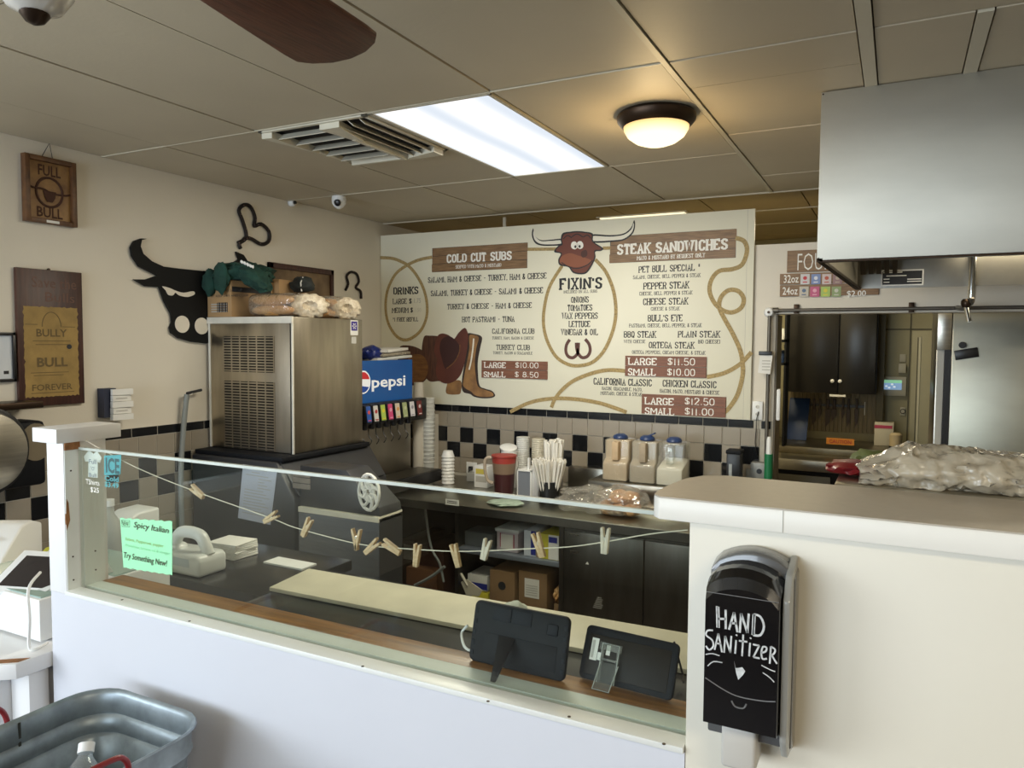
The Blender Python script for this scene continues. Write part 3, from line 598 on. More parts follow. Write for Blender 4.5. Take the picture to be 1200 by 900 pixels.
bx(FX0, FX1, FY0, FY1, CZ+.001, CZ+.006).build('lens', ml, fl, smooth=0)

vt = thing('ceiling_vent', (-2.3, 2.8, CZ), 'cream metal ceiling air vent with two banks of open louvers', 'vent')
m_vent = mat('cream_vent_metal', (.66, .62, .50), .45, var=.12, scale=8)
m_ventd = mat('vent_dark_inside', (.012, .010, .008), .9)
VX0, VX1, VY0, VY1 = -2.535, -1.95, 2.475, 3.10; VM = -2.165
bx(VX0, VX1, VY0, VY1, CZ+.012, CZ+.017).build('dark_throat', m_ventd, vt, smooth=0)
MB().box(VX0, VX0+.02, VY0, VY1, CZ-.006, CZ+.012).box(VX1-.02, VX1, VY0, VY1, CZ-.006, CZ+.012).box(VX0, VX1, VY0, VY0+.022, CZ-.006, CZ+.012).box(VX0, VX1, VY1-.02, VY1, CZ-.006, CZ+.012).build('frame', m_vent, vt, bev=.001)
for i in range(5):
    y = VY0+.075+i*.108
    s_ = MB().rot((0, y, CZ-.012), (R(44), 0, 0)); s_.box(VX0+.05, VM-.03, y-.021, y+.021, CZ-.0135, CZ-.0105); s_.build('louver', m_vent, vt, smooth=0)
for i in range(3):
    x = VM+.05+i*.06
    s_ = MB().rot((x, 0, CZ-.012), (0, R(40), 0)); s_.box(x-.02, x+.02, VY0+.04, VY1-.05, CZ-.0135, CZ-.0105); s_.build('louver', m_vent, vt, smooth=0)
# solid gussets
for P in ([(VX0+.01, VY0+.01), (VX0+.06, VY0+.02), (VX0+.06, VY1-.3)], [(VM-.035, VY0+.015), (VM+.07, VY0+.015), (VM+.02, VY0+.24), (VM-.005, VY0+.24)],
          [(VM+.0, VY1-.02), (VX1-.01, VY1-.02), (VX1-.01, VY1-.10), (VM+.03, VY1-.05)]):
    MB().prism([(x, y, CZ-.03) for x, y in P], (0, 0, .03)).build('gusset', m_vent, vt, smooth=0)
MB().box(VM-.012, VM+.006, VY0+.2, VY1-.03, CZ-.032, CZ).box(VX0+.05, VM, VY1-.05, VY1-.03, CZ-.03, CZ).build('divider', m_vent, vt, smooth=0)

dl = thing('dome_ceiling_lamp', (-.9, 2.98, CZ), 'round flush ceiling lamp with bronze ring and glowing glass dome', 'lamp')
C0 = (-.89, 2.98, 0)
MB().lathe([(.148, CZ), (.157, CZ-.012), (.155, CZ-.03), (.140, CZ-.048), (.132, CZ-.055), (.12, CZ-.05)], C0, 40).build('bronze_ring', m_dkmetal, dl)
m_dome = bpy.data.materials.new('glowing_alabaster_dome'); m_dome.use_nodes = True; nt = m_dome.node_tree; nt.nodes.clear()
ou = nt.nodes.new('ShaderNodeOutputMaterial'); em = nt.nodes.new('ShaderNodeEmission'); em.inputs[1].default_value = 1.8
nz = nt.nodes.new('ShaderNodeTexNoise'); nz.inputs['Scale'].default_value = 6; cr = nt.nodes.new('ShaderNodeValToRGB')
tc = nt.nodes.new('ShaderNodeTexCoord'); sp = nt.nodes.new('ShaderNodeSeparateXYZ'); nt.links.new(tc.outputs['Object'], sp.inputs[0])
mr = nt.nodes.new('ShaderNodeMapRange'); mr.inputs[1].default_value = -.135; mr.inputs[2].default_value = -.05; nt.links.new(sp.outputs[2], mr.inputs[0])
nt.links.new(mr.outputs[0], cr.inputs[0]); cr.color_ramp.elements[0].color = (1, .86, .55, 1); cr.color_ramp.elements[1].color = (.70, .40, .13, 1); cr.color_ramp.elements[0].position = .45
nt.links.new(cr.outputs[0], em.inputs[0]); nt.links.new(em.outputs[0], ou.inputs[0])
MB().lathe([(.130, CZ-.052), (.128, CZ-.065), (.113, CZ-.09), (.083, CZ-.112), (.05, CZ-.124), (.005, CZ-.128)], C0, 40).build('glass_dome', m_dome, dl)
po.location = (-.9, 2.98, CZ-.20)

sm = thing('security_camera', tuple(aZ(397, 230, CZ)), 'small white dome security camera on ceiling near the left wall', 'camera')
p = Vector(sm['org'])
MB().lathe([(.042, 0), (.045, -.02), (.043, -.045), (.03, -.065), (.012, -.078), (.001, -.08)], p+Vector((0, 0, -.001)), 24).build('dome', m_plast, sm)
q = p+Vector((.018, -.030, -.045)); s_ = MB().rot(q, (R(20), 0, R(20))); s_.lathe([(.020, .0), (.022, .012), (.017, .016), (.001, .017)], q, 18, axis='y'); s_.build('lens', m_black, sm)
sp2 = thing('corner_sensor', tuple(aX(340, 238, -3.598)), 'small black and white round sensor high on the left wall', 'sensor')
p = Vector(sp2['org'])
MB().lathe([(.022, 0), (.024, .02), (.018, .035), (.001, .04)], p+Vector((.001, 0, 0)), 16, axis='x').build('base', m_plast, sp2)
MB().lathe([(.012, .0), (.010, .012), (.001, .013)], p+Vector((.037, 0, 0)), 12, axis='x').build('eye', m_black, sp2)

# ceiling fan
fn = thing('ceiling_fan', (-1.07, .64, CZ), 'ceiling fan with dark walnut blades and clear glass light bowl', 'fan')
H = Vector((-1.07, .64, 0))
MB().lathe([(.065, CZ-.001), (.07, CZ-.03), (.03, CZ-.06)], H, 24).build('canopy', m_dkmetal, fn)
MB().lathe([(.012, CZ-.05), (.012, 2.60)], H, 12).build('downrod', m_dkmetal, fn)
MB().lathe([(.03, 2.62), (.11, 2.60), (.13, 2.56), (.12, 2.50), (.07, 2.47), (.05, 2.44)], H, 32).build('motor', m_dkmetal, fn)
for k in range(4):
    ang = R(97+90*k); b = MB()
    outl = [(.20, -.075), (.30, -.085), (.50, -.098), (.69, -.108), (.735, -.107), (.765, -.085), (.79, -.045), (.798, 0), (.79, .045), (.765, .085), (.735, .107), (.69, .108), (.50, .098), (.30, .085), (.20, .075)]
    b.m = Matrix.Translation(H+Vector((0, 0, 2.515))) @ Matrix.Rotation(ang, 4, 'Z') @ Matrix.Rotation(R(-9), 4, 'X')
    b.prism([(x, y, 0) for x, y in outl], (0, 0, .008)); b.build('blade', m_blade, fn, bev=.002)
    a_ = MB(); a_.m = Matrix.Translation(H+Vector((0, 0, 2.512))) @ Matrix.Rotation(ang, 4, 'Z')
    a_.prism([(.10, -.02, 0), (.18, -.012, 0), (.24, -.045, 0), (.27, 0, 0), (.24, .045, 0), (.18, .012, 0), (.10, .02, 0)], (0, 0, -.006)); a_.build('blade_arm', m_dkmetal, fn, bev=.001)
MB().lathe([(.050, 2.44), (.058, 2.42), (.060, 2.40)], H, 24).build('light_kit', m_dkmetal, fn)
gl_ = MB().lathe([(.050, 2.40), (.055, 2.375), (.055, 2.355), (.049, 2.326), (.034, 2.304), (.012, 2.296)], H, 36).build('glass_bowl', mat('frosted_bright_glass', (.62, .60, .55), .12, spec=.9, coat=.6), fn)
MB().lathe([(.017, 2.302), (.019, 2.296), (.012, 2.286), (.003, 2.282)], H, 16).build('finial', m_dkmetal, fn)

# ================================================================ LEFT WALL
WX = -3.597
def lw(px, py, d=0.0): return aX(px, py, WX+d)
# square carved sign
p = lw(58, 268); s1 = thing('carved_wooden_plaque', (WX, p.y, lw(58, 262).z), 'small honey wood plaque with carved bull and ring, hung by a cord', 'plaque')
y0, y1, z0, z1 = lw(26, 260).y, lw(86, 262).y, lw(55, 263).z, lw(60, 187).z
th = .035
bx(WX+.001, WX+.012, y0+.01, y1-.01, z0+.01, z1-.01).build('panel', m_signh, s1, smooth=0)
MB().box(WX, WX+th, y0, y0+.022, z0, z1).box(WX, WX+th, y1-.022, y1, z0, z1).box(WX, WX+th, y0+.022, y1-.022, z0, z0+.022).box(WX, WX+th, y0+.022, y1-.022, z1-.022, z1).build('frame', wood_mat('plaque_frame_wood', (.14, .06, .02), (.07, .03, .012), (4, 4, 4), 6), s1, bev=.002)
m_burn = mat('burnt_lettering', (.06, .022, .010), .8)
cyy = (y0+y1)/2; czz = (z0+z1)/2-.005
def ltext(body, ya, yb, za, zb, m, par, xx, bold=.0): return lettering(body, (xx, ya, za), (0, yb-ya, 0), (0, 0, zb-za), m, par, bold)
ltext('FULL', y0+.07, y1-.065, z1-.085, z1-.035, m_burn, s1, WX+.0125, .02); ltext('BULL', y0+.06, y1-.06, z0+.03, z0+.078, m_burn, s1, WX+.0125, .02)
rg = [(WX+.013, cyy+.062*math.cos(t*math.pi/12), czz+.068*math.sin(t*math.pi/12)) for t in range(24)]
MB().tube(rg, .006, 6, closed=True).build('carved_ring', m_burn, s1)
MB().tube(smoothpath([(WX+.014, cyy-.11, czz+.03), (WX+.014, cyy-.08, czz+.012), (WX+.014, cyy-.03, czz+.012), (WX+.014, cyy, czz-.0), (WX+.014, cyy+.04, czz-.004), (WX+.014, cyy+.085, czz+.0), (WX+.014, cyy+.115, czz+.012)], 4), .005, 6).build('carved_horns', m_burn, s1)
MB().prism([(WX+.013, cyy+a, czz+b) for a, b in ((-.03, .005), (.03, .005), (.024, -.025), (.012, -.045), (-.012, -.045), (-.024, -.025))], (.005, 0, 0)).build('carved_head', m_burn, s1)
tp = lw(57, 168)
MB().tube([(WX+.01, y0+.09, z1), (WX+.006, tp.y, tp.z), (WX+.01, y1-.10, z1)], .002, 5).build('cord', m_print, s1)
bx(WX+th, WX+th+.001, cyy-.03, cyy+.03, z0+.004, z0+.016).build('small_label', m_paper, s1, smooth=0)
# tall sign
y0, y1 = lw(20, 470).y, lw(95, 400).y; z0, z1 = lw(55, 475).z, lw(60, 317).z
s2 = thing('tall_wooden_sign', (WX, (y0+y1)/2, z0), 'tall dark red-brown wooden sign with torn golden parchment poster', 'sign')
bx(WX, WX+.018, y0, y1, z0, z1).build('board', m_sign, s2, bev=.002)
pc = mat('golden_parchment', (.36, .23, .065), .6, var=.3, scale=14)
yy0, yy1 = y0+.028, y1-.028; pz1 = lw(58, 360).z; pz0 = lw(55, 465).z; P = []
for i in range(25): P.append((yy0+(yy1-yy0)*i/24, pz0+.006*noise.noise(Vector((i*.9, 1, 0)))+.004*(i % 2)))
for i in range(1, 30): P.append((yy1+.008*noise.noise(Vector((3, i*.8, 0))), pz0+(pz1-pz0)*i/30))
for i in range(25): P.append((yy1-(yy1-yy0)*i/24, pz1+.006*noise.noise(Vector((i*.9, 9, 0)))))
for i in range(1, 30): P.append((yy0+.008*noise.noise(Vector((5, i*.8, 0))), pz1-(pz1-pz0)*i/30))
MB().prism([(WX+.0185, a, b) for a, b in P], (.0012, 0, 0)).build('parchment', pc, s2, smooth=0)
m_ink = mat('faded_poster_ink', (.13, .085, .03), .7)
h = pz1-pz0; w_ = yy1-yy0; xx = WX+.0202
ltext('BULL', yy0+.055, yy1-.055, pz0+h*.335, pz0+h*.44, m_ink, s2, xx, .03); ltext('FOREVER', yy0+.03, yy1-.035, pz0+h*.075, pz0+h*.145, m_ink, s2, xx, .01)
ltext('BULLY', yy0+.055, yy1-.055, pz0+h*.67, pz0+h*.755, m_ink, s2, xx, .02)
MB().tube([(xx, (yy0+yy1)/2+.045*math.cos(R(t)), pz0+h*.78+.07*math.sin(R(t))) for t in range(0, 181, 15)], .0018, 5).build('printed_arch', m_ink, s2)
ln = MB()
for f_, a_, b_ in ((.80, .02, .24), (.78, .70, .95), (.62, .15, .85), (.58, .2, .8), (.27, .1, .8), (.24, .15, .7), (.045, .1, .9)): ln.box(xx, xx+.0006, yy0+w_*a_, yy0+w_*b_, pz0+h*f_, pz0+h*f_+.003)
ln.build('printed_lines', m_ink, s2, smooth=0, kind='stuff')
m_carve = mat('carved_wood_recess', (.13, .06, .04), .6)
ltext('Save the', y0+.07, y1-.03, z1-.085, z1-.035, m_carve, s2, WX+.0182); ltext('Bulls', y0+.13, y1-.04, z1-.15, z1-.105, m_carve, s2, WX+.0182)
MB().lathe([(.012, 0), (.012, .004)], (WX+.018, yy1-.045, pz0+h*.56), 10, axis='x').build('knot', m_print, s2)
MB().lathe([(.006, 0), (.006, .008)], (WX+.005, (y0+y1)/2, z1+.003), 8, axis='x').build('nail', m_dkmetal, s2)
# framed map at the far left
a = lw(-25, 389); b = lw(17, 447)
s3 = thing('framed_picture', (WX, a.y, b.z), 'black framed white print at the left edge of the view', 'picture')
y0, y1, z0, z1 = a.y, b.y, b.z, a.z
MB().box(WX, WX+.02, y1-.012, y1, z0, z1).box(WX, WX+.02, y0, y0+.012, z0, z1).box(WX, WX+.02, y0, y1, z0, z0+.014).box(WX, WX+.02, y0, y1, z1-.014, z1).build('frame', m_black, s3, bev=.001)
bx(WX, WX+.008, y0+.012, y1-.012, z0+.014, z1-.014).build('print', mat('blue_white_print', (.70, .72, .74), .3, col2=(.60, .65, .72), scale=6), s3, smooth=0)
bx(WX+.008, WX+.0088, y1-.05, y1-.028, z0+.035, z0+.05).build('printed_mark', m_print, s3, smooth=0)
# notes holder
a = lw(114, 455); b = lw(121, 489)
nh = thing('note_holder', (WX, a.y, b.z), 'dark wall holder with a stack of white time slips above the tiles', 'holder')
bx(WX, WX+.05, lw(114, 455).y, lw(122, 455).y+.03, lw(118, 489).z, lw(118, 455).z).build('back', mat('navy_plastic', (.02, .025, .05), .5), nh, smooth=0)
for i in range(5):
    y_ = lw(122, 455).y+.0; z_ = lw(130, 489).z-.01+i*.032
    s_ = MB().rot((WX+.06, y_, z_), (0, 0, R(4*((i % 2)*2-1)))); s_.box(WX+.05+.002*i, WX+.075, y_-.005, y_+.105-.004*(i % 2), z_, z_+.03); s_.build('slip', m_paper, nh, smooth=0)
    bx(WX+.0752, WX+.0758, y_+.012, y_+.075, z_+.013, z_+.017).build('pencil_line', m_greyprint, nh, smooth=0)
# black bull silhouette
Z6 = (140, 220, 4.0)
def z6(x, y, d=.006): return lw(140+x/4, 220+y/4, d)
m_sil = mat('black_painted_plywood', (.006, .006, .006), .6, spec=.2)
head = [(122, 240), (98, 246), (92, 275), (105, 310), (145, 345), (200, 370), (280, 380), (400, 392), (500, 370), (552, 335), (540, 300), (575, 315), (598, 350), (592, 400), (560, 435), (620, 445), (600, 470), (575, 500), (560, 560), (530, 620), (520, 660), (470, 720), (400, 730), (330, 722), (270, 705), (235, 680), (230, 655), (240, 630), (235, 590), (205, 535), (185, 480), (180, 466), (115, 462), (60, 430), (118, 430), (170, 412), (85, 370), (52, 320), (46, 280), (62, 250), (95, 238)]
bl = thing('bull_head_silhouette', tuple(z6(400, 725, 0)), 'large black cut-out bull head with long horn on the left wall', 'wall decoration')
MB().prism([z6(x, y, .004) for x, y in head], (.014, 0, 0)).build('cutout', m_sil, bl, smooth=0)
m_hole = m_wall
eye = smoothpath([z6(x, y, .0195) for x, y in ((200, 462), (235, 470), (262, 482), (300, 492), (345, 485), (352, 500), (320, 512), (280, 505), (262, 492), (250, 505), (228, 502), (215, 480))], 3, True)
MB().prism(eye, (.001, 0, 0)).build('painted_brow', m_wall, bl, smooth=0)
for cx_, cy_ in ((294, 640), (385, 648)):
    c = z6(cx_, cy_, .0185); MB().lathe([(.048, 0), (.048, .002)], c, 24, axis='x').build('painted_nostril', m_wall, bl, smooth=0)
# horseshoe hearts
def hheart(name, P, label, r=.0115):
    c = sum((z6(*p) for p in P), Vector())/len(P); t = thing(name, (WX, c.y, min(z6(*p).z for p in P)), label, 'horseshoe', None)
    path = smoothpath([z6(x, y, .010) for x, y in P], 4)
    MB().tube(path, r, 8).build('bent_bar', mat('rusty_iron', (.016, .010, .009), .55, .4), t)
    nn = MB()
    for i in range(3, len(path), 5): nn.lathe([(.0035, 0), (.0028, .003), (.0005, .0035)], path[i]+Vector((r*.85, 0, 0)), 6, axis='x')
    nn.build('nail_heads', mat('worn_nail', (.18, .10, .09), .5), t)
hheart('horseshoe_heart', [(568, 285), (562, 262), (592, 238), (592, 205), (575, 150), (560, 105), (585, 80), (615, 90), (636, 140), (632, 180), (665, 170), (700, 205), (700, 250), (665, 265), (620, 240), (592, 235), (575, 250), (556, 258)], 'iron horseshoe heart hung high on the wall right of the black bull head')
hheart('horseshoe_heart', [(1060, 480), (1072, 450), (1065, 415), (1085, 395), (1112, 405), (1122, 440), (1108, 468), (1130, 485), (1133, 520)], 'smaller iron horseshoe heart low behind the bread bags', .0095)
# framed picture behind the boxes
a = z6(695, 340); b = z6(998, 470); pf = thing('framed_picture', (WX, a.y, b.z-.1), 'dark wood framed brown picture behind the bread bags', 'picture')
y0, y1 = a.y, b.y; z1 = (a.z+z6(998, 395).z)/2; z0 = z1-.36
MB().box(WX, WX+.022, y0, y0+.035, z0, z1).box(WX, WX+.022, y1-.03, y1, z0, z1).box(WX, WX+.022, y0, y1, z1-.035, z1).box(WX, WX+.022, y0, y1, z0, z0+.035).build('frame', m_sign, pf, bev=.002)
bx(WX, WX+.008, y0+.035, y1-.03, z0+.035, z1-.035).build('print', mat('sepia_print', (.22, .145, .075), .4, col2=(.10, .06, .03), scale=9), pf, smooth=0)
# grey hose on the wall
c1, c2 = aX(196, 460, WX+.03), aX(236, 456, WX+.03)
hs = thing('water_hose', tuple(aX(215, 600, WX+.04)), 'grey hose hanging on the left wall beside the ice machine', 'hose')
m_hose = mat('grey_vinyl_hose', (.26, .28, .27), .45)
MB().tube(smoothpath([aX(219, 462, WX+.05), aX(216, 490, WX+.04), aX(213, 530, WX+.035), aX(212, 570, WX+.035), aX(214, 640, WX+.035)], 4), .0145, 10).build('hose', m_hose, hs)
MB().tube([aX(219, 461, WX+.05), aX(236, 457, WX+.05)], .008, 8).build('pipe_stub', m_print, hs)
MB().tube([aX(223, 461, WX+.0), aX(223, 461, WX+.05)], .012, 8).build('bracket', m_chrome, hs)

# ================================================================ LEFT COUNTER AND REGISTER
lc = thing('register_counter', (-2.5, 1.4, 0), 'white laminate register counter left of the service wall', 'counter')
LP = [(-1.925, 1.062), (-1.985, 1.018), (-2.05, 1.003), (-3.59, 1.003), (-3.59, 1.62), (-1.925, 1.62)]
MB().prism([(x, y, 1.005) for x, y in LP], (0, 0, .040)).build('countertop', m_white, lc, bev=.002)
bx(-3.58, -2.02, 1.06, 1.60, 0, 1.005).build('base', mat('white_panel_lower', (.72, .73, .76), .45), lc, smooth=0)
bx(-2.018, -1.94, 1.10, 1.15, 0, 1.005).build('end_post', m_white, lc, bev=.001)
MB().prism([(x, y, 1.0452) for x, y in ((-1.93, 1.07), (-1.99, 1.025), (-2.01, 1.035), (-1.97, 1.07), (-1.93, 1.10))], (0, 0, .0006)).build('chipped_corner', mwood, lc, smooth=0)
cd = thing('cash_drawer', (-2.16, 1.33, 1.046), 'white cash drawer with pale green top on the register counter', 'cash drawer')
bx(-2.42, -1.99, 1.16, 1.56, 1.052, 1.165).build('body', m_plast, cd, bev=.004)
bx(-2.41, -2.00, 1.17, 1.55, 1.165, 1.169).build('top_plate', mat('pale_green_glass_top', (.30, .42, .38), .15), cd, smooth=0)
for x in (-2.39, -2.02):
    for y in (1.19, 1.53): MB().lathe([(.012, 1.046), (.012, 1.052)], (x, y, 0), 10).build('foot', m_black, cd)
pos = thing('tablet_register', (-2.13, 1.30, 1.169), 'white tilted tablet register standing on the cash drawer', 'register')
s_ = MB().rot((-2.12, 1.26, 1.19), (R(28), 0, R(18))); s_.box(-2.24, -2.00, 1.17, 1.33, 1.19, 1.206); o = s_.build('frame', m_plast, pos, bev=.003)
s_ = MB().rot((-2.12, 1.26, 1.19), (R(28), 0, R(18))); s_.box(-2.215, -2.025, 1.192, 1.308, 1.2062, 1.2068); s_.build('screen', mat('dark_reflective_screen', (.03, .025, .025), .08), pos, smooth=0)
MB().prism([(-2.22, 1.20, 1.1695), (-2.22, 1.40, 1.1695), (-2.22, 1.36, 1.245), (-2.22, 1.24, 1.185)], (.19, 0, 0)).build('stand', m_plastg, pos, bev=.002)
pr = thing('receipt_printer', (-2.72, 1.42, 1.046), 'white rounded receipt printer behind the tablet register', 'printer')
s_ = MB().rot((-2.80, 1.42, 1.05), (0, 0, R(30)))
s_.prism([(-2.86, 1.34, 1.0465), (-2.86, 1.56, 1.0465), (-2.86, 1.56, 1.19), (-2.86, 1.50, 1.212), (-2.86, 1.44, 1.205), (-2.86, 1.32, 1.115)], (.21, 0, 0)); s_.build('body', m_plast, pr, bev=.008, seg=3)
s_ = MB().rot((-2.74, 1.42, 1.05), (0, 0, R(35)))
s_.prism([(-2.83, 1.395, 1.173), (-2.83, 1.402, 1.179), (-2.83, 1.404, 1.177), (-2.83, 1.397, 1.170)], (.14, 0, 0)); s_.build('paper_slot', m_black, pr, smooth=0)
yc = MB().blob((-2.50, 1.52, 1.083), (.065, .055, .075), 4, .35, 2.2, 3, .55).build('yellow_cloth', mat('yellow_green_cloth', (.50, .46, .03), .9, var=.3, scale=14, bump=.4), None)
tag(yc, 'crumpled yellow-green cloth on the counter behind the register', 'cloth')
ca = MB().tube(smoothpath([(-2.05, 1.20, 1.22), (-2.00, 1.14, 1.20), (-1.965, 1.12, 1.13), (-1.97, 1.12, 1.06), (-1.96, 1.13, 1.051), (-1.975, 1.17, 1.051)], 6), .004, 6).build('white_cable', m_plast, None)
tag(ca, 'thin white cable looping down beside the cash drawer', 'cable')
# dark rounded dispenser on left wall
td = thing('wall_dispenser', tuple(aX(20, 590, WX)), 'large rounded stainless and black dispenser mounted at the far left', 'dispenser')
a = aX(-60, 478, -3.30); b = aX(0, 478, -3.30)
def drumpath(x, rad, cyv, czv, a0, a1, n=14): return [(x, cyv+rad*math.cos(R(a0+(a1-a0)*i/n)), czv+rad*math.sin(R(a0+(a1-a0)*i/n))) for i in range(n+1)]
cc = aX(-25, 530, -3.35)
MB().lathe([(.19, 0), (.19, .02)], (-3.345, cc.y, cc.z), 40, axis='x').build('black_rim', m_black, td, bev=.004)
MB().lathe([(.175, 0), (.165, .03), (.10, .045), (.002, .05)], (-3.325, cc.y, cc.z), 40, axis='x').build('steel_face', m_steel, td)
MB().lathe([(.185, 0), (.185, .25)], (WX, cc.y, cc.z), 40, axis='x').build('body', m_blackm, td)
MB().box(WX, -3.42, cc.y+.05, aX(55, 540, -3.42).y, cc.z-.19, cc.z+.10).build('side_housing', m_blackm, td, bev=.02)
MB().box(WX, -3.45, cc.y+.0, aX(52, 495, -3.45).y, cc.z+.155, cc.z+.185).build('top_shelf', m_dkmetal, td, bev=.004)
MB().lathe([(.07, 0), (.07, .01)], (-3.425, aX(42, 520, -3.42).y, aX(42, 518, -3.42).z), 24, axis='x', sy=1.2).build('beige_roll', mat('beige_roll', (.20, .165, .11), .8), td)
# ================================================================ ICE MACHINE AND BIN
IX0, IX1, IY0, IY1, IZ0, IZ1 = -3.575, -2.93, 3.09, 3.69, 1.232, 1.985
im = thing('ice_machine', (-3.26, 3.39, IZ0), 'tall tarnished stainless steel ice machine head with louvered side panel', 'ice machine')
bx(IX0, IX1, IY0, IY1, IZ0, IZ1).build('cabinet', m_ice, im, bev=.006)
mlt = mat('white_trim_strip', (.72, .69, .60), .5, var=.1, scale=20)
MB().box(IX0-.0, IX1+.006, IY0-.012, IY0+.003, IZ1-.036, IZ1+.001).build('top_trim', mlt, im, bev=.001)
bx(IX1-.016, IX1-.010, IY0-.004, IY0+.001, IZ0, IZ1-.036).build('dark_seam', m_black, im, smooth=0)
bx(IX1-.008, IX1+.003, IY0-.003, IY0+.006, IZ0, IZ1-.036).build('corner_strip', mlt, im, bev=.001)
bx(IX0-.0, IX0+.014, IY0-.003, IY0, IZ0, IZ1-.036).build('edge_strip', mlt, im, smooth=0)
v0 = aY(262, 394, IY0); v1 = aY(321, 394, IY0)
for (pa, pb) in ((394, 436), (447, 526)):
    za = aY(290, pa, IY0).z; zb = aY(290, pb, IY0).z
    bx(v0.x, v1.x, IY0-.0015, IY0+.001, zb, za).build('vent_opening', m_ventd, im, smooth=0)
    n = int((za-zb)/.0155); lv = MB()
    for i in range(n):
        z = zb+(i+.5)*(za-zb)/n; w6 = (v1.x-v0.x)/6
        for k in range(6): lv.box(v0.x+k*w6+.004, v0.x+(k+1)*w6-.004, IY0-.004, IY0-.0015, z-.0035, z+.0035)
    for k in range(7): lv.box(v0.x+k*w6-.004, v0.x+k*w6+.004, IY0-.0035, IY0-.001, zb, za)
    lv.build('louvers', m_ice, im, smooth=0, kind='stuff')
p = aX(415, 386, IX1); st = bx(IX1, IX1+.001, p.y-.035, p.y+.035, p.z-.035, p.z+.055).build('logo_label', m_paper, im, smooth=0)
bx(IX1+.001, IX1+.0015, p.y-.028, p.y+.028, p.z-.008, p.z+.048).build('purple_field', mat('purple_print', (.05, .03, .25), .5), st, smooth=0)
sw = MB()
for k in range(6):
    a = R(60*k); s0 = MB(); 
    sw.prism([(IX1+.0016, p.y+math.cos(a+d)*r, p.z+.02+math.sin(a+d)*r) for r, d in ((.003, 0), (.015, -.3), (.022, 0), (.015, .3))], (.0005, 0, 0))
sw.build('flower_mark', m_paper, st, smooth=0)
lettering('ICE CO', (IX1+.0012, p.y-.024, p.z-.026), (0, .048, 0), (0, 0, .010), m_print, st) if False else None
bx(IX1, IX1+.001, p.y-.026, p.y+.018, p.z-.085, p.z-.045).build('small_label', mat('grey_label', (.55, .54, .50), .6), im, smooth=0)
# bin
bn = thing('ice_bin', (-3.2, 3.3, 0), 'charcoal plastic ice bin under the steel ice machine', 'ice bin')
BXF = -2.80; BY0, BY1 = 2.955, 3.76
MB().prism([(-3.57, BY0, .10), (BXF, BY0, .10), (BXF, BY0, 1.02), (-2.93, BY0, 1.205), (-3.57, BY0, 1.205)], (0, BY1-BY0, 0)).build('body', m_bin, bn, bev=.01)
MB().prism([(-3.57, BY0+.02, 1.205), (-2.90, BY0+.02, 1.205), (-2.90, BY0+.02, 1.2305), (-3.57, BY0+.02, 1.2305)], (0, BY1-BY0-.06, 0)).build('rim', m_blackm, bn, bev=.004)
# sloping door
nrm = Vector((.185, 0, .13)).normalized()
a0 = Vector((-2.935, BY0+.03, 1.20)); b0 = Vector((BXF+.004, BY0+.03, 1.03))
MB().prism([a0, b0, b0+nrm*.012, a0+nrm*.012], (0, BY1-BY0-.06, 0)).build('sloping_door', m_bin, bn, bev=.003)
bx(BXF, BXF+.003, 3.35, 3.43, .78, .84).build('blue_label', mat('blue_label', (.04, .04, .22), .5), bn, smooth=0)
sk = thing('guessed_cabinet', (-2.54, 3.05, 0), 'polished steel cabinet with cream top edge and dark sloping hood beside the ice bin', 'cabinet')  # guessed cabinet standing in for an unidentified reflective area
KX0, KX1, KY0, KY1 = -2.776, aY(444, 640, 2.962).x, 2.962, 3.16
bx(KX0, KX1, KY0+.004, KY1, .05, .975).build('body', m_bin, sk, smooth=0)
bx(KX0, KX1, KY0, KY0+.004, .10, .955).build('steel_front', mat('reflection_blue_steel', (.34, .38, .45), .25, .6, var=.25, scale=4, stretch=(1, 3, 9), bump=.12, bscale=7), sk, smooth=0)  # blue-grey of the reflective area put into the front colour
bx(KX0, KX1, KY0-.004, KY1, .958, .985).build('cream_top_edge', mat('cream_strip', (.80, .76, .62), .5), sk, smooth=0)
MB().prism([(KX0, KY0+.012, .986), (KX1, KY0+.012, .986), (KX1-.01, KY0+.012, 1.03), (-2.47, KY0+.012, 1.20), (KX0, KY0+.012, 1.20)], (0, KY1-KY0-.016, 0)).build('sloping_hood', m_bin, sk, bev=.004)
a = aY(342, 552, KY0); b = aY(362, 575, KY0)
for k in range(3): bx(a.x, b.x, KY0+.006, KY0+.0115, b.z+k*(a.z-b.z)/3+.003, b.z+(k+1)*(a.z-b.z)/3-.002).build('wooden_slat', mat('grey_wood_slat', (.26, .22, .18), .6, var=.3, scale=12), sk, smooth=0)
for x in (KX0+.05, KX1-.05): MB().lathe([(.02, 0), (.02, .05)], (x, KY0+.1, 0), 10).build('foot', m_black, sk)
for x in (-3.5, -2.9):
    for y in (3.05, 3.76): MB().lathe([(.025, 0), (.025, .10)], (x, y, 0), 12).build('foot', m_black, bn)
p = aY(283, 608, BY0)
pn = thing('paper_notice', tuple(aY(302, 610, BY0-.001)), 'white printed notice sheet taped to the dark bin side', 'notice')
tl, tr, bl_, br_ = aY(285, 544, BY0-.001), aY(325, 550, BY0-.001), aY(279, 607, BY0-.001), aY(317, 615, BY0-.001)
MB().prism([bl_, br_, tr, tl], (0, -.0012, 0)).build('sheet', mat('bluish_paper', (.56, .60, .70), .6, var=.06, scale=9), pn, smooth=0)
ll = MB()
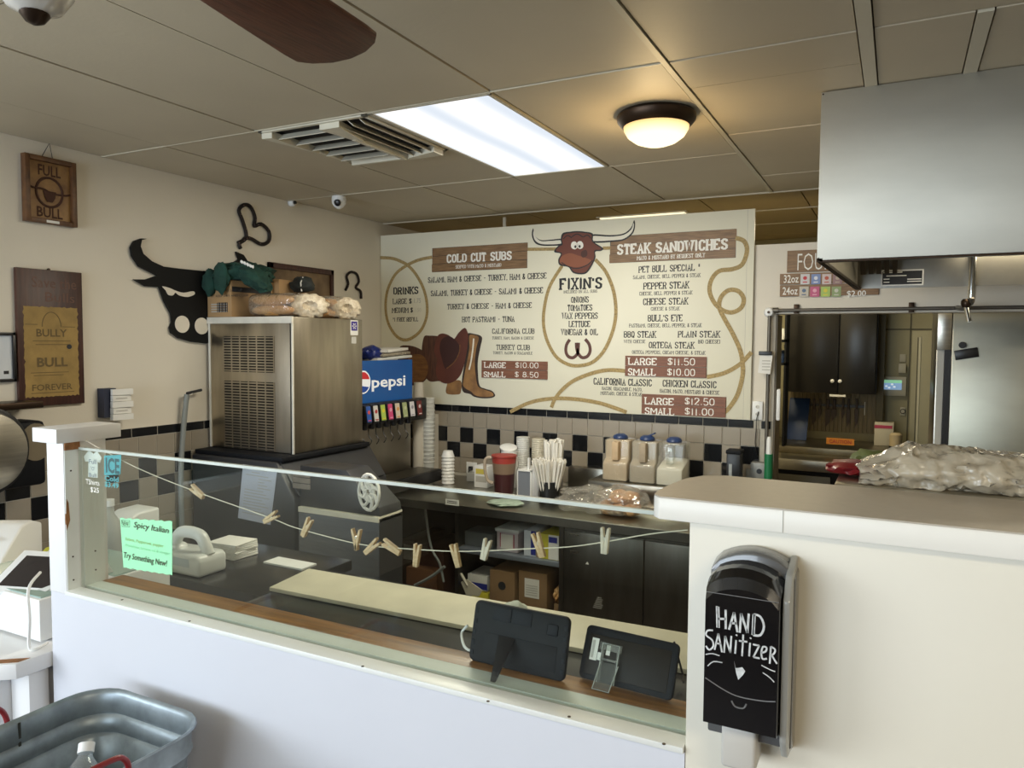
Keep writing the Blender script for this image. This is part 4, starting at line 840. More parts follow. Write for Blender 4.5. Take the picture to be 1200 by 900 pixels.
for i in range(16):
    u = .07+i*.054; a = tl.lerp(bl_, u); b = tr.lerp(br_, u); s0 = .12 if i > 1 else .28; e0 = .88 if i > 1 else .72
    if 3 <= i <= 6: s0 = .5
    p0 = a.lerp(b, s0); p1 = a.lerp(b, e0-.1*((i*5) % 3))
    ll.add([p0+Vector((0, -.0018, 0)), p1+Vector((0, -.0018, 0)), p1+Vector((0, -.0018, .004)), p0+Vector((0, -.0018, .004))], [(0, 1, 2, 3)])
ll.build('printed_lines', m_greyprint, pn, smooth=0, kind='stuff')
oc = aY(432, 577, KY0-.003); tn = MB()
orn = thing('ornate_cutout', (oc.x, KY0, oc.z-.1), 'white lacy cut-out ornament hung on the dark sloping hood', 'ornament')
YO = KY0-.001
for r_ in (.062, .030): tn.tube([(oc.x+r_*math.cos(R(t)), YO, oc.z+1.45*r_*math.sin(R(t))) for t in range(0, 360, 20)], .0085, 6, closed=True)
for k in range(8):
    a = R(45*k+10); tn.tube(smoothpath([(oc.x+.01*math.cos(a), YO, oc.z+.015*math.sin(a)), (oc.x+.035*math.cos(a+.4), YO-.001, oc.z+.05*math.sin(a+.4)), (oc.x+.062*math.cos(a), YO, oc.z+.09*math.sin(a))], 4), .009, 6)
tn.build('lace', mat('white_lace', (.80, .79, .72), .6), orn)
bx(oc.x-.01, oc.x+.01, YO, KY0+.0115, oc.z+.02, oc.z+.04).build('hook', m_plast, orn, smooth=0)

# ---- on top of the ice machine
cbx = thing('cardboard_box', (-3.37, 3.2, IZ1+.001), 'brown cardboard carton with barcode print on top of ice machine', 'box')
X0 = -3.575; q = aY(271, 340, 3.085); zt = aY(250, 327, 3.085).z
bx(X0, q.x, 3.085, 3.40, IZ1+.002, zt-.01).build('carton', m_card, cbx, bev=.002)
lettering('THIS SIDE UP', (X0+.12, 3.0845, zt-.075), (.16, 0, 0), (0, 0, .014), m_print, cbx); lettering('KEEP DRY AND COOL', (X0+.07, 3.0845, zt-.105), (.26, 0, 0), (0, 0, .013), m_print, cbx)
bcd = MB()
for i in range(11): bcd.box(q.x-.115+i*.008, q.x-.115+i*.008+.003+.002*(i % 3), 3.0838, 3.085, IZ1+.03, IZ1+.085)
bcd.build('barcode', m_print, cbx, smooth=0)
for k in range(4): bx(X0+.03, X0+.16, 3.0843, 3.085, IZ1+.03+k*.014, IZ1+.036+k*.014).build('printed_line', m_greyprint, cbx, smooth=0)
bx(q.x, q.x+.0008, 3.09, 3.39, zt-.075, zt-.045).build('dark_tape', m_print, cbx, smooth=0)
cb2 = thing('cardboard_box', (-3.2, 3.5, IZ1+.001), 'second brown carton behind, between the green cloth and bread bags', 'box')
bx(-3.50, aY(338, 330, 3.50).x, 3.42, 3.66, IZ1+.002, aY(330, 327, 3.42).z).build('carton', m_card, cb2, bev=.002)
bx(-3.49, -3.2, 3.535, 3.545, aY(330, 327, 3.42).z, aY(330, 327, 3.42).z+.001).build('flap_seam', m_print, cb2, smooth=0)
m_green = mat('dark_green_cloth', (.012, .058, .042), .9, var=.45, scale=14, bump=.3, bscale=60)
gj = thing('green_jacket', (-3.4, 3.22, zt-.008), 'dark green cloth jacket slumped over the cardboard carton', 'jacket')
MB().blob((-3.42, 3.22, zt+.025), (.165, .15, .075), 3, .35, 2.8, 4, .45, .25).build('body', m_green, gj)
MB().blob((-3.535, 3.065, zt-.02), (.045, .030, .075), 8, .3, 2, 3, None, .12).build('sleeve', m_green, gj)
MB().blob((-3.43, 3.06, zt+.0), (.050, .030, .085), 12, .3, 2, 3, None, .12).build('sleeve', m_green, gj)
MB().rot((-3.25, 3.14, zt), (0, R(35), 0)).blob((-3.25, 3.14, zt-.0), (.105, .075, .048), 5, .35, 2.6, 3, None, .22).build('sleeve', m_green, gj)
zz = MB()
for k in range(9): zz.blob((-3.30+k*.011, 3.085-.004*(k % 2), zt+.090-.004*k), (.008, .006, .010), k, .2, 2, 1)
zz.build('white_lettering', m_whitep, gj)
gb = thing('work_glove', (-3.05, 3.52, aY(330, 327, 3.42).z), 'dark grey rumpled glove lying on the rear carton', 'glove')
p = aY(352, 334, 3.5)
MB().blob((p.x, 3.52, p.z), (.085, .05, .055), 6, .35, 2, 3, .8, .1).build('body', mat('charcoal_cloth', (.03, .035, .032), .8, var=.4, scale=30), gb)
MB().tube([(p.x+.03, 3.49, p.z+.045), (p.x+.035, 3.465, p.z+.01), (p.x+.033, 3.475, p.z-.04)], .004, 6).build('white_strap', m_whitep, gb)
# bagged bread
m_bread = mat('baked_bread_crust', (.50, .25, .075), .6, var=.0, col2=(.62, .38, .17), scale=9)
def bread_bag(label, x0, x1, y0, y1, z0, rows, seed, neckx, necky, rad):
    t = thing('bread_bag', ((x0+x1)/2, (y0+y1)/2, z0), label, 'bread', None)
    n = 0
    hgt = .033
    for r in range(rows):
        for k in range(3):
            yy = y0+(y1-y0)*(k+.5)/3; zc = z0+.004+hgt+r*hgt*1.72
            b = MB(); rings = []
            for i in range(9):
                u = i/8; rr = math.sin(math.pi*min(max(u*.94+.03, 0), 1))**.45
                rings.append([Vector((x0+.01+(x1-x0-.02)*u, yy+math.cos(R(a))*rr*(y1-y0)/6.2, zc+math.sin(R(a))*rr*hgt*.98)) for a in range(0, 360, 30)])
            b.loft(rings); b.build('roll', m_bread, t, smooth=80)
    b = MB(); rings = []; H = rows*hgt*1.72+.02
    for i in range(16):
        u = i/15; s_ = 1 if .06 < u < .9 else .88
        ring = []
        for k in range(28):
            a = 2*math.pi*k/28; cx_ = abs(math.cos(a))**.55*math.copysign(1, math.cos(a)); sx_ = abs(math.sin(a))**.55*math.copysign(1, math.sin(a))
            nn = 1+.05*noise.noise(Vector((i*.9, k*.6, seed)))
            ring.append(Vector((x0+(x1-x0)*u, (y0+y1)/2+cx_*s_*nn*(y1-y0)/2*1.04, z0+.002+H/2+sx_*s_*min(nn, 1.0)*H/2)))
        rings.append(ring)
    b.loft(rings); b.build('clear_bag', m_film, t, smooth=50)
    # gathered pleated end
    nk = MB(); c = Vector((neckx, necky, z0+H*.45)); rr0 = []
    for (dr, dx) in ((.96, -.03), (1.02, -.008), (.85, .012), (.62, .014), (.40, .022), (.22, .010), (.08, .004)):
        ring = []
        for k in range(36):
            a = 2*math.pi*k/36; f = dr*(1+.045*math.sin(k*math.pi*2/3)+.10*noise.noise(Vector((k*.5, dr*2, seed))))
            ring.append(Vector((c.x+dx+math.cos(a)*rad[0]*f*.66, c.y-dx+math.cos(a)*rad[0]*f*.75, c.z+math.sin(a)*rad[1]*f+.003*(k % 3))))
        rr0.append(ring)
    nk.loft(rr0); nk.build('gathered_end', mat('white_gathered_film', (.74, .66, .52), .35, scale=45, col2=(.52, .42, .29), bump=.8), t, smooth=60)
    return t
na = aX(365, 358, -2.95); nb = aX(407, 360, -2.95)
bread_bag('bag of long bread rolls lying across the front of the ice machine top', aY(291, 360, 3.12).x, -2.97, 3.11, 3.34, IZ1+.0015, 2, 3, -2.955, na.y-.01, (.105, .070))
bread_bag('second bread bag at the right rear corner of the ice machine top', -3.25, -2.97, 3.40, 3.66, IZ1+.0015, 2, 8, -2.955, nb.y, (.088, .068))

# ================================================================ SODA DISPENSER
SX = -3.05
sd = thing('soda_dispenser', (-3.3, 4.13, .863), 'steel soda fountain with glowing blue logo sign and row of valves', 'drink dispenser')
sy0 = 3.83; sy1 = aX(483, 440, SX).y; sz1 = aX(455, 422, SX).z; sz0 = aX(455, 471, SX).z
bx(-3.58, SX-.012, sy0, sy1, .875, sz1-.005).build('cabinet', mat('soda_backsplash_steel', (.50, .46, .38), .35, 1.0, var=.2, scale=4), sd, bev=.004)
m_blue = mat('blue_backlit_sign', (.003, .07, .28), .35, emit=.16, col2=(.003, .10, .34), scale=3)
bx(SX-.012, SX, sy0, sy1, sz0, sz1).build('sign_panel', m_blue, sd, smooth=0)
ta = aX(435, 450, SX); tb_ = aX(474, 430, SX); pw = aX(436, 457, SX); ph = aX(436, 438, SX)
m_glow = mat('white_backlit_print', (.85, .88, .92), .4, emit=.25)
o_ = aX(435.5, 459, SX); e_ = aX(475, 459, SX); tp_ = aX(474, 439, SX)
lettering('pepsi', (SX, o_.y, o_.z), (0, e_.y-o_.y, 0), (0, 0, tp_.z-o_.z-.005), m_glow, sd, .02)
lc_ = aX(425.5, 448, SX); R0 = .075
MB().lathe([(R0, 0), (R0, .0012)], (SX, lc_.y, lc_.z), 32, axis='x').build('logo_disc', m_glow, sd, smooth=0)
mred = mat('logo_red', (.55, .02, .03), .4, emit=.2); mdb = mat('logo_blue', (.01, .06, .32), .4, emit=.2)
def arc(a0, a1, r=R0*.88, n=14): return [(lc_.y+r*math.cos(R(a0+(a1-a0)*i/n)), lc_.z+r*math.sin(R(a0+(a1-a0)*i/n))) for i in range(n+1)]
MB().prism([(SX+.0013, a, b) for a, b in arc(15, 160)], (.0006, 0, 0)).build('logo_red_field', mred, sd, smooth=0)
MB().prism([(SX+.0013, a, b) for a, b in arc(195, 330)], (.0006, 0, 0)).build('logo_blue_field', mdb, sd, smooth=0)
# valves
cols = [(.02, .10, .42), (.62, .62, .60), (.40, .55, .10), (.62, .06, .20), (.66, .58, .46), (.38, .44, .22), (.72, .70, .74), (.16, .02, .02)]
col2 = [(.7, .1, .1), (.5, .05, .05), (.75, .65, .05), (.75, .4, .5), (.7, .35, .1), (.6, .62, .4), (.35, .33, .4), (.8, .7, .7)]
MB().box(SX-.02, SX+.045, sy0, aX(496, 480, SX).y-.02, aX(455, 498, SX+.05).z, sz0+.008).build('valve_housing', m_black, sd, bev=.01)
vz1 = aX(455, 473, SX+.07).z; vz0 = aX(455, 492, SX+.07).z
for i in range(8):
    ya = aX(427+i*8.5+.5, 480, SX+.07).y; yb = aX(427+(i+1)*8.5-1.6, 480, SX+.07).y
    b = MB().prism([(SX+.02, ya, vz0-.01), (SX+.085, ya, vz0-.01), (SX+.07, ya, vz1), (SX+.02, ya, vz1+.006)], (0, yb-ya, 0)); v = b.build('valve', m_black, sd, bev=.003)
    f = MB().prism([(SX+.087, ya+.006, vz0+.004), (SX+.0735, ya+.006, vz1-.004), (SX+.0745, ya+.006, vz1-.003), (SX+.088, ya+.006, vz0+.005)], (0, yb-ya-.012, 0)); f.build('flavour_card', mat('flavour_%d' % i, cols[i], .4), v, smooth=0)
    cy = (ya+yb)/2; cz = (vz1*.62+vz0*.38)
    MB().lathe([(.013, 0), (.013, .001)], (SX+.0815, cy, cz), 12, axis='x').build('flavour_mark', mat('flavour_mark_%d' % i, col2[i], .4), v, smooth=0)
    bx(SX+.086, SX+.0905, cy-.014, cy+.014, vz0+.012, vz0+.018).build('flavour_text_bar', mat('flavour_mark_%d' % i, col2[i], .4), v, smooth=0)
    if i < 7:
        MB().lathe([(.022, vz0-.01), (.020, vz0-.045), (.010, vz0-.05)], (SX+.045, cy, 0), 12).build('nozzle', m_black, v)
        MB().tube(smoothpath([(SX+.02, cy, vz0-.03), (SX+.02, cy, vz0-.09), (SX+.045, cy, vz0-.125), (SX+.025, cy, vz0-.155)], 3), .0035, 6).build('lever', m_black, v)
tr_ = MB().box(SX-.01, SX+.20, sy0, sy1+.09, .875, .955); tr_.build('drip_tray', m_black, sd, bev=.006)
bx(SX+.01, SX+.18, sy0+.02, sy1+.07, .9555, .957).build('drip_grid', m_steeld, sd, smooth=0)
for y in (sy0+.05, sy1-.05):
    for x in (-3.5, SX+.1): MB().lathe([(.015, .8625), (.015, .876)], (x, y, 0), 10).build('foot', m_black, sd)
# supplies on its top
p = aX(435, 414, -3.2)
tag(MB().blob((-3.17, p.y-.04, sz1+.045), (.08, .07, .05), 3, .3, 2.4, 3, .9).build('blue_bag', mat('blue_plastic_bag', (.015, .03, .20), .3, bump=.4, scale=30, var=.4), None), 'dark blue plastic bag bundle on top of the soda fountain', 'bag')
wp_ = thing('stacked_trays', (-3.2, 4.25, sz1), 'stack of shiny wrapped trays lying on the soda fountain', 'tray')
for k in range(3):
    s_ = MB().rot((-3.2, 4.22, sz1), (R(3), 0, R(8*k-6))); s_.box(-3.34, -3.07, 4.06+.02*k, 4.41, sz1+.003+k*.026, sz1+.022+k*.026); s_.build('wrapped_tray', [m_plastg, m_film2, m_paper][k], wp_, bev=.004)

# ================================================================ BACK COUNTER
CT = .862; CY0 = 3.895
bk = thing('back_counter', (-1.9, 4.3, 0), 'long stainless back counter with shelves and steel doors below', 'counter')
bx(-3.59, -.70, CY0-.02, 4.772, CT-.035, CT).build('countertop', m_steelt, bk, bev=.003)
bx(-3.59, -.70, CY0-.022, CY0-.02, CT-.05, CT-.002).build('front_lip', m_steelt, bk, smooth=0)
MB().box(-1.667, -.70, CY0+.02, 4.74, .1, CT-.035).build('steel_body', m_steeld, bk, smooth=0)
bx(-3.58, -1.667, 4.70, 4.74, .1, CT-.035).build('rear_panel', m_blackm, bk, smooth=0)
bx(-1.695, -1.667, CY0+.01, 4.70, .1, CT-.035).build('divider', m_steeld, bk, smooth=0)
bx(-2.40, -2.375, CY0+.02, 4.70, .1, CT-.035).build('divider', m_steeld, bk, smooth=0)
bx(-3.2, -.70, CY0+.03, 4.7, .06, .10).build('bottom_shelf', m_steeld, bk, smooth=0)
sh_z = aY(640, 656, 3.93).z
bx(-2.375, -1.695, CY0+.02, 4.70, sh_z-.03, sh_z).build('shelf', mat('blue_grey_shelf', (.22, .25, .30), .4, .5), bk, bev=.002)
dX = [-1.664, -1.19, -.71]
for i in range(2):
    d = bx(dX[i]+.003, dX[i+1]-.003, CY0, CY0+.022, .12, CT-.075).build('door', m_steeld, bk, bev=.003)
    if i == 0:
        a = aY(671, 627, CY0); c = aY(676, 649, CY0)
        MB().box(a.x-.012, a.x+.035, CY0-.004, CY0, c.z, c.z+.015).box(a.x-.02, a.x+.04, CY0-.004, CY0, a.z, a.z+.006).build('label_holder', m_chrome, d, smooth=0)
        a = aY(686, 661, CY0); MB().prism([(a.x, CY0-.0005, a.z), (a.x+.022, CY0-.0005, a.z), (a.x+.012, CY0-.0005, a.z+.016)], (0, -.0006, 0)).build('torn_sticker', m_paper, d, smooth=0)
        a = aY(695, 712, CY0); sc2 = MB()
        for k in range(7): sc2.box(a.x+.0+.004*k, a.x+.05+.004*(k % 3), CY0-.0009, CY0-.0003, a.z+k*.010, a.z+k*.010+.005)
        sc2.build('sticker_residue', mat('sticker_residue', (.30, .29, .27), .6), d, smooth=0)
for x in (-3.1, -2.38, -1.68, -.74):
    for y in (3.96, 4.66): MB().lathe([(.02, 0), (.02, .06)], (x, y, 0), 10).build('leg', m_steelt, bk)
# raised rail the bulk jugs stand on
rl = thing('steel_riser', (-1.2, 4.55, CT), 'long low steel riser along the tiled wall under the bulk jugs', 'riser')
RZ = aY(760, 562, 4.50).z-.012
bx(-1.70, -.70, 4.36, 4.765, CT+.001, RZ).build('box', m_steelt, rl, bev=.004)
bx(-1.98, -1.71, 4.70, 4.765, CT+.001, CT+.15).build('end_upstand', m_steelt, rl, bev=.003)
# ---- bulk jugs
m_lidb = mat('blue_plastic_lid', (.02, .05, .16), .4, var=.3, scale=30)
def jug(px, label, fill, half, seedc, clear):
    c = aY(px, 550, 4.50); z0 = RZ+.001; t = thing('bulk_jug', (c.x, 4.50, z0), label, 'container', 'plastic bulk jugs with blue lids')
    Hj = .262; wx = .082; wy = .10
    prof = [(-.10, 0), (-.10, .115), (-.055, .14), (-.055, .255), (.095, .255), (.095, 0)]     # side profile (y, z): stepped front
    body = MB().prism([(c.x-wx, 4.50+y, z0+z) for y, z in prof], (2*wx, 0, 0))
    body.build('jug_body', clear, t, bev=.012, seg=3)
    fb = MB().prism([(c.x-wx+.004, 4.50+y, z0+z) for y, z in fill], (2*wx-.008, 0, 0)); fb.build('contents', half, t, bev=.01, seg=2)
    bx(c.x-.012-.008, c.x+.022, 4.50-.098, 4.50-.050, z0+.13, z0+.245).build('moulded_handle', seedc, t, bev=.006)
    MB().lathe([(.045, z0+.255), (.048, z0+.262), (.042, z0+.275), (.025, z0+.285)], (c.x, 4.51, 0), 18).build('lid', m_lidb, t)
    return t, c, z0
fulls = [(-.095, .003), (-.095, .112), (-.05, .137), (-.05, .25), (.09, .25), (.09, .003)]
m_j1 = mat('tan_powder', (.58, .43, .27), .7, var=.1, scale=30); m_j2 = mat('grey_brown_powder', (.40, .33, .24), .7, var=.1, scale=30); m_j3 = mat('white_powder', (.78, .75, .66), .7, var=.06, scale=30)
m_jc = clear_mat('scuffed_clear_plastic', (.88, .90, .88), .9, .12, 1.45, 0, .22, (.7, .66, .58))
jug(726, 'tan filled bulk jug, leftmost of the three on the steel riser', fulls, m_j1, m_j1, m_jc)
t, c, z0 = jug(757.5, 'grey-brown filled bulk jug, middle one, lid spout open', fulls, m_j2, m_j2, m_jc)
s_ = MB().rot((c.x+.02, 4.51, z0+.29), (0, R(-25), 0)); s_.box(c.x-.005, c.x+.05, 4.50, 4.53, z0+.283, z0+.293); s_.build('open_spout', m_lidb, t, bev=.002)
jug(789, 'clear bulk jug, half full of white powder, rightmost on the riser', [(-.095, .003), (-.095, .10), (.09, .15), (.09, .003)], m_j3, m_clear, m_jc)
# small things on the right end
p = aY(862, 530, 4.60); k_ = thing('black_canister', (p.x, 4.6, RZ), 'square black canister with lid beside the bulk jugs', 'canister')
bx(p.x-.045, p.x+.035, 4.56, 4.66, RZ+.001, aY(860, 531, 4.6).z).build('body', m_black, k_, bev=.004)
bx(p.x-.049, p.x+.039, 4.555, 4.665, aY(860, 531, 4.6).z, aY(860, 527, 4.6).z).build('lid', m_blackm, k_, bev=.003)
bx(p.x-.03, p.x-.012, 4.5585, 4.56, RZ+.06, RZ+.14).build('reflective_label', m_steel, k_, smooth=0)
p = aY(815, 555, 4.45); tag(MB().lathe([(.05, RZ+.0005), (.065, RZ+.02), (.06, RZ+.028), (.002, RZ+.03)], (-1.0, 4.43, 0), 24).build('tan_lid', mat('tan_plastic_lid', (.60, .45, .28), .5), None), 'round tan lid lying beside the clear half-full bulk jug', 'lid')
a = aY(882, 540, 4.77); b = aY(906, 561, 4.77)
ob = thing('conduit_box', (a.x+.05, 4.77, b.z), 'grey metal electrical box at the foot of the wall conduit', 'electrical box')
bx(a.x, b.x-.02, 4.70, 4.7695, b.z, a.z).build('box', mat('galvanised_grey', (.33, .33, .31), .5, .5, var=.2, scale=30), ob, bev=.003)
bx(a.x-.03, a.x, 4.725, 4.7695, b.z-.005, b.z+.055).build('side_plug', mat('grey_plug', (.30, .30, .28), .6), ob, bev=.003)
MB().lathe([(.016, 0), (.016, .004)], ((a.x+b.x)/2-.01, 4.699, (a.z+b.z)/2), 14, axis='y').build('socket', m_black, ob, smooth=0)
# ---- conduits and gas pipe along the wall
m_pipe = mat('dull_grey_pipe', (.17, .155, .13), .45, .7, var=.2, scale=10)
cdt = thing('wall_conduit', (-.70, 4.74, 1.1), 'grey conduit rising beside the pass-through to a white round cap', 'pipe')
pt_, pb_ = aY(900, 366, 4.745), aY(897.5, 541, 4.745)
MB().tube([pb_, Vector((pb_.x, 4.745, pt_.z-.02))], .011, 10).build('vertical_pipe', m_pipe, cdt)
MB().lathe([(.030, 0), (.030, .02), (.022, .03), (.002, .034)], (pt_.x+.005, 4.768, pt_.z), 20, axis='y').build('round_cap', m_plast, cdt)
MB().lathe([(.008, 0), (.008, .003)], (pt_.x+.005, 4.7335, pt_.z), 10, axis='y').build('cap_centre', m_dkmetal, cdt)
gp = thing('gas_pipe', (0, 4.74, 2.05), 'long thin grey pipe running across above the pass-through', 'pipe')
x0 = aY(908, 363, 4.75).x; zp = aY(1000, 362.5, 4.75).z
MB().tube([(x0, 4.755, zp), (1.3, 4.755, zp)], .010, 10).build('pipe', m_pipe, gp)
MB().tube([(x0-.012, 4.755, zp), (x0+.02, 4.755, zp)], .017, 10).build('fitting', m_pipe, gp)
for px in (933, 1068):
    xx = aY(px, 362, 4.755).x; MB().box(xx-.014, xx+.014, 4.758, 4.7795, zp-.02, zp+.035).build('clip', m_dkmetal, gp, bev=.002)
xv = aY(1140, 310, 4.15).x; zv1 = aY(1141, 295, 4.15).z; zv0 = aY(1142, 350, 4.15).z
dp = thing('drop_pipe', (xv, 4.2, zv0), 'shiny steel pipe dropping from the hood to a valve nozzle', 'pipe')
MB().tube([(xv, 4.15, zv0), (xv, 4.15, 2.64)], .018, 12).build('steel_pipe', m_chrome, dp)
MB().tube(smoothpath([(xv, 4.15, zv0+.01), (xv, 4.17, zv0-.015), (xv-.01, 4.45, zv0-.03), (xv-.02, 4.73, zp)], 4), .014, 10).build('elbow_run', m_pipe, dp)
vv = aY(1135, 372, 4.13); MB().lathe([(.016, 0), (.022, .015), (.022, .03), (.014, .04)], (xv-.02, 4.16, zv0-.04), 12).build('valve_body', m_dkmetal, dp)
s_ = MB().tube([(xv-.02, 4.16, zv0-.03), (vv.x+.005, 4.15, vv.z-.02)], .011, 10); s_.build('nozzle', m_chrome, dp)
# tag hanging on conduit
tg = thing('inspection_tag', tuple(aY(897, 430, 4.72)), 'white paper tag clipped to the grey wall conduit', 'tag')
a = aY(891, 415, 4.725); b = aY(905, 438, 4.725)
s_ = MB().rot(((a.x+b.x)/2, 4.725, a.z), (0, R(6), 0)); s_.box(a.x, b.x, 4.7235, 4.7245, b.z, a.z); s_.build('paper', m_paper, tg, smooth=0)
bx(a.x-.008, b.x-.005, 4.715, 4.733, a.z-.006, a.z+.018).build('black_clip', m_black, tg, bev=.002)
for k in range(4): bx(a.x+.012, b.x-.012, 4.7228, 4.7234, b.z+.02+k*.018, b.z+.026+k*.018).build('printed_line', m_greyprint, tg, smooth=0)
# wall plates and cords
def plate(px0, py0, px1, py1, label, name='outlet_plate'):
    a = aY(px0, py0, 4.769); b = aY(px1, py1, 4.769); t = thing(name, ((a.x+b.x)/2, 4.769, b.z), label, 'outlet')
    bx(a.x, b.x, 4.763, 4.7705, b.z, a.z).build('plate', m_plast, t, bev=.0015)
    cx_ = (a.x+b.x)/2
    for f in (.3, .7):
        z = b.z+(a.z-b.z)*f; MB().lathe([(.012, 0), (.012, .002)], (cx_, 4.763, z), 12, axis='y').build('socket', mat('ivory_socket', (.60, .58, .52), .4), t, smooth=0)
        bx(cx_-.006, cx_-.004, 4.760, 4.7612, z-.004, z+.005).build('slot', m_black, t, smooth=0)
    return t, a, b
t, a, b = plate(882, 470, 893.5, 492, 'ivory double outlet beside the pass-through with a thin cord')
pf_ = Vector(((a.x+b.x)/2+.008, 4.757, a.z*.45+b.z*.55))
cd_ = MB().tube(smoothpath([pf_, pf_+Vector((-.01, -.005, -.05)), aY(886, 505, 4.755), aY(885, 520, 4.755), aY(888, 536, 4.755)], 5), .0028, 6).build('power_cord', m_black, None)
tag(cd_, 'thin black cord hanging from the ivory outlet', 'cord')
t, a, b = plate(547, 541, 559, 564, 'white outlet low on the tiled wall by the cup stack', 'outlet_plate')
cd_ = MB().tube(smoothpath([Vector(((a.x+b.x)/2, 4.753, a.z-.045)), aY(551, 549, 4.74), aY(548, 556, 4.72), aY(546, 566, 4.68), (a.x-.03, 4.62, CT+.008)], 5), .005, 6)
cd_.box((a.x+b.x)/2-.015, (a.x+b.x)/2+.012, 4.742, 4.7628, a.z-.055, a.z-.03)
tag(cd_.build('power_cord', m_black, None), 'black power cord with plug in the low white outlet', 'cord')
bx(aY(548, 568, 4.6).x, aY(560, 568, 4.6).x, 4.58, 4.66, CT+.001, CT+.06).build('grey_adapter', mat('grey_plug', (.3, .3, .28), .6), None, bev=.004); tag(bpy.data.objects['grey_adapter'], 'small grey power adapter on the counter under the outlet', 'adapter')
# ---- cups
def cupstack(name, label, px, py0, py1, y, r, n, m=m_plast, z0=None, flip=False):
    a = aY(px, py0, y); z0 = z0 if z0 is not None else aY(px, py1, y).z
    t = thing(name, (a.x, y, z0), label, 'cups'); h = a.z-z0; dz = h*(.62 if n < 8 else .80)/max(n-1, 1); ch = h-dz*(n-1)
    for i in range(n):
        z = z0+dz*i
        if flip: pr_ = [(r, z+.001), (r*1.04, z+.004), (r, z+.008), (r*.72, z+ch)]
        else: pr_ = [(r*(.72 if i == 0 else .93), z+.001), (r*.98, z+ch-.008), (r*1.05, z+ch-.004), (r, z+ch)]
        MB().lathe(pr_, (a.x, y, 0), 18).build('cup', m, t)
    return t
cupstack('cup_stack', 'short stack of upturned white foam cups by the low outlet', 525, 528, 566, 4.45, .045, 9, m_plast, CT, True)
cupstack('tall_cup_stack', 'tall stack of translucent cups in the corner right of soda fountain', 502, 466, 566, 4.60, .047, 17, mat('translucent_white_cups', (.66, .67, .64), .35), CT)
tcd = thing('cup_dispenser', tuple(aY(489, 560, 4.56)), 'upright cream cup tube between soda fountain and tall cup stack', 'dispenser')
p = aY(490, 500, 4.56)
MB().lathe([(.045, CT+.001), (.045, 1.30), (.035, aY(489, 448, 4.56).z)], (p.x+.005, 4.56, 0), 20).build('tube', mat('cream_cup_tube', (.60, .56, .48), .5, var=.12, scale=9), tcd)
bx(p.x-.02, p.x+.045, 4.66, 4.765, CT+.001, CT+.45).build('back_carton', mat('cream_carton', (.56, .53, .46), .6), tcd, smooth=0)
# pitcher with lid behind
pc_ = aY(589, 550, 4.28); pi = thing('measuring_pitcher', (pc_.x, 4.30, CT), 'large brown-grey pitcher with red rim and handle', 'pitcher')
zt_ = aY(590, 533, 4.3).z
MB().lathe([(.058, CT+.001), (.062, CT+.02), (.070, CT+.14)], (pc_.x, 4.30, 0), 28).build('dark_base', mat('dark_maroon_liquid', (.06, .018, .02), .3), pi)
MB().lathe([(.0705, CT+.14), (.077, zt_-.05)], (pc_.x, 4.30, 0), 28).build('tan_body', mat('smoky_tan_plastic', (.23, .16, .11), .3), pi)
MB().lathe([(.077, zt_-.05), (.079, zt_-.012), (.084, zt_-.008), (.084, zt_), (.002, zt_+.002)], (pc_.x, 4.30, 0), 28).build('red_rim', mat('brick_red_plastic', (.36, .045, .035), .4), pi)
MB().tube(smoothpath([(pc_.x-.07, 4.28, zt_-.02), (pc_.x-.115, 4.26, zt_-.03), (pc_.x-.12, 4.26, zt_-.10), (pc_.x-.105, 4.27, zt_-.17), (pc_.x-.068, 4.28, zt_-.19)], 4), .011, 8).build('handle', mat('tan_handle', (.42, .35, .27), .4), pi)
# items behind: sauce caddies, lids
wc = thing('lid_tub', tuple(aY(597, 530, 4.5)), 'white tub with a tilted lid behind the red rimmed pitcher', 'tub')
p = aY(597, 528, 4.52)
MB().lathe([(.05, CT+.001), (.058, p.z)], (p.x, 4.52, 0), 20).build('tub', m_plast, wc)
s_ = MB().rot((p.x, 4.52, p.z+.02), (R(15), R(10), 0)); s_.lathe([(.058, p.z+.012), (.060, p.z+.022), (.045, p.z+.030), (.002, p.z+.032)], (p.x-.008, 4.52, 0), 20); s_.build('lid', m_plast, wc)
cn = thing('packet_box', tuple(aY(566, 560, 4.48)), 'small white carton with yellow label left of the pitcher', 'box')
a = aY(561, 544, 4.48); b = aY(576, 544, 4.48)
bx(a.x, b.x, 4.42, 4.52, CT+.001, a.z).build('carton', m_plast, cn, bev=.002); bx(a.x+.012, b.x-.006, 4.4185, 4.42, a.z-.055, a.z-.02).build('yellow_label', mat('yellow_label', (.62, .52, .10), .5), cn, smooth=0)
bx(a.x+.012, b.x-.006, 4.4185, 4.42, a.z-.11, a.z-.07).build('grey_label', m_greyprint, cn, smooth=0)
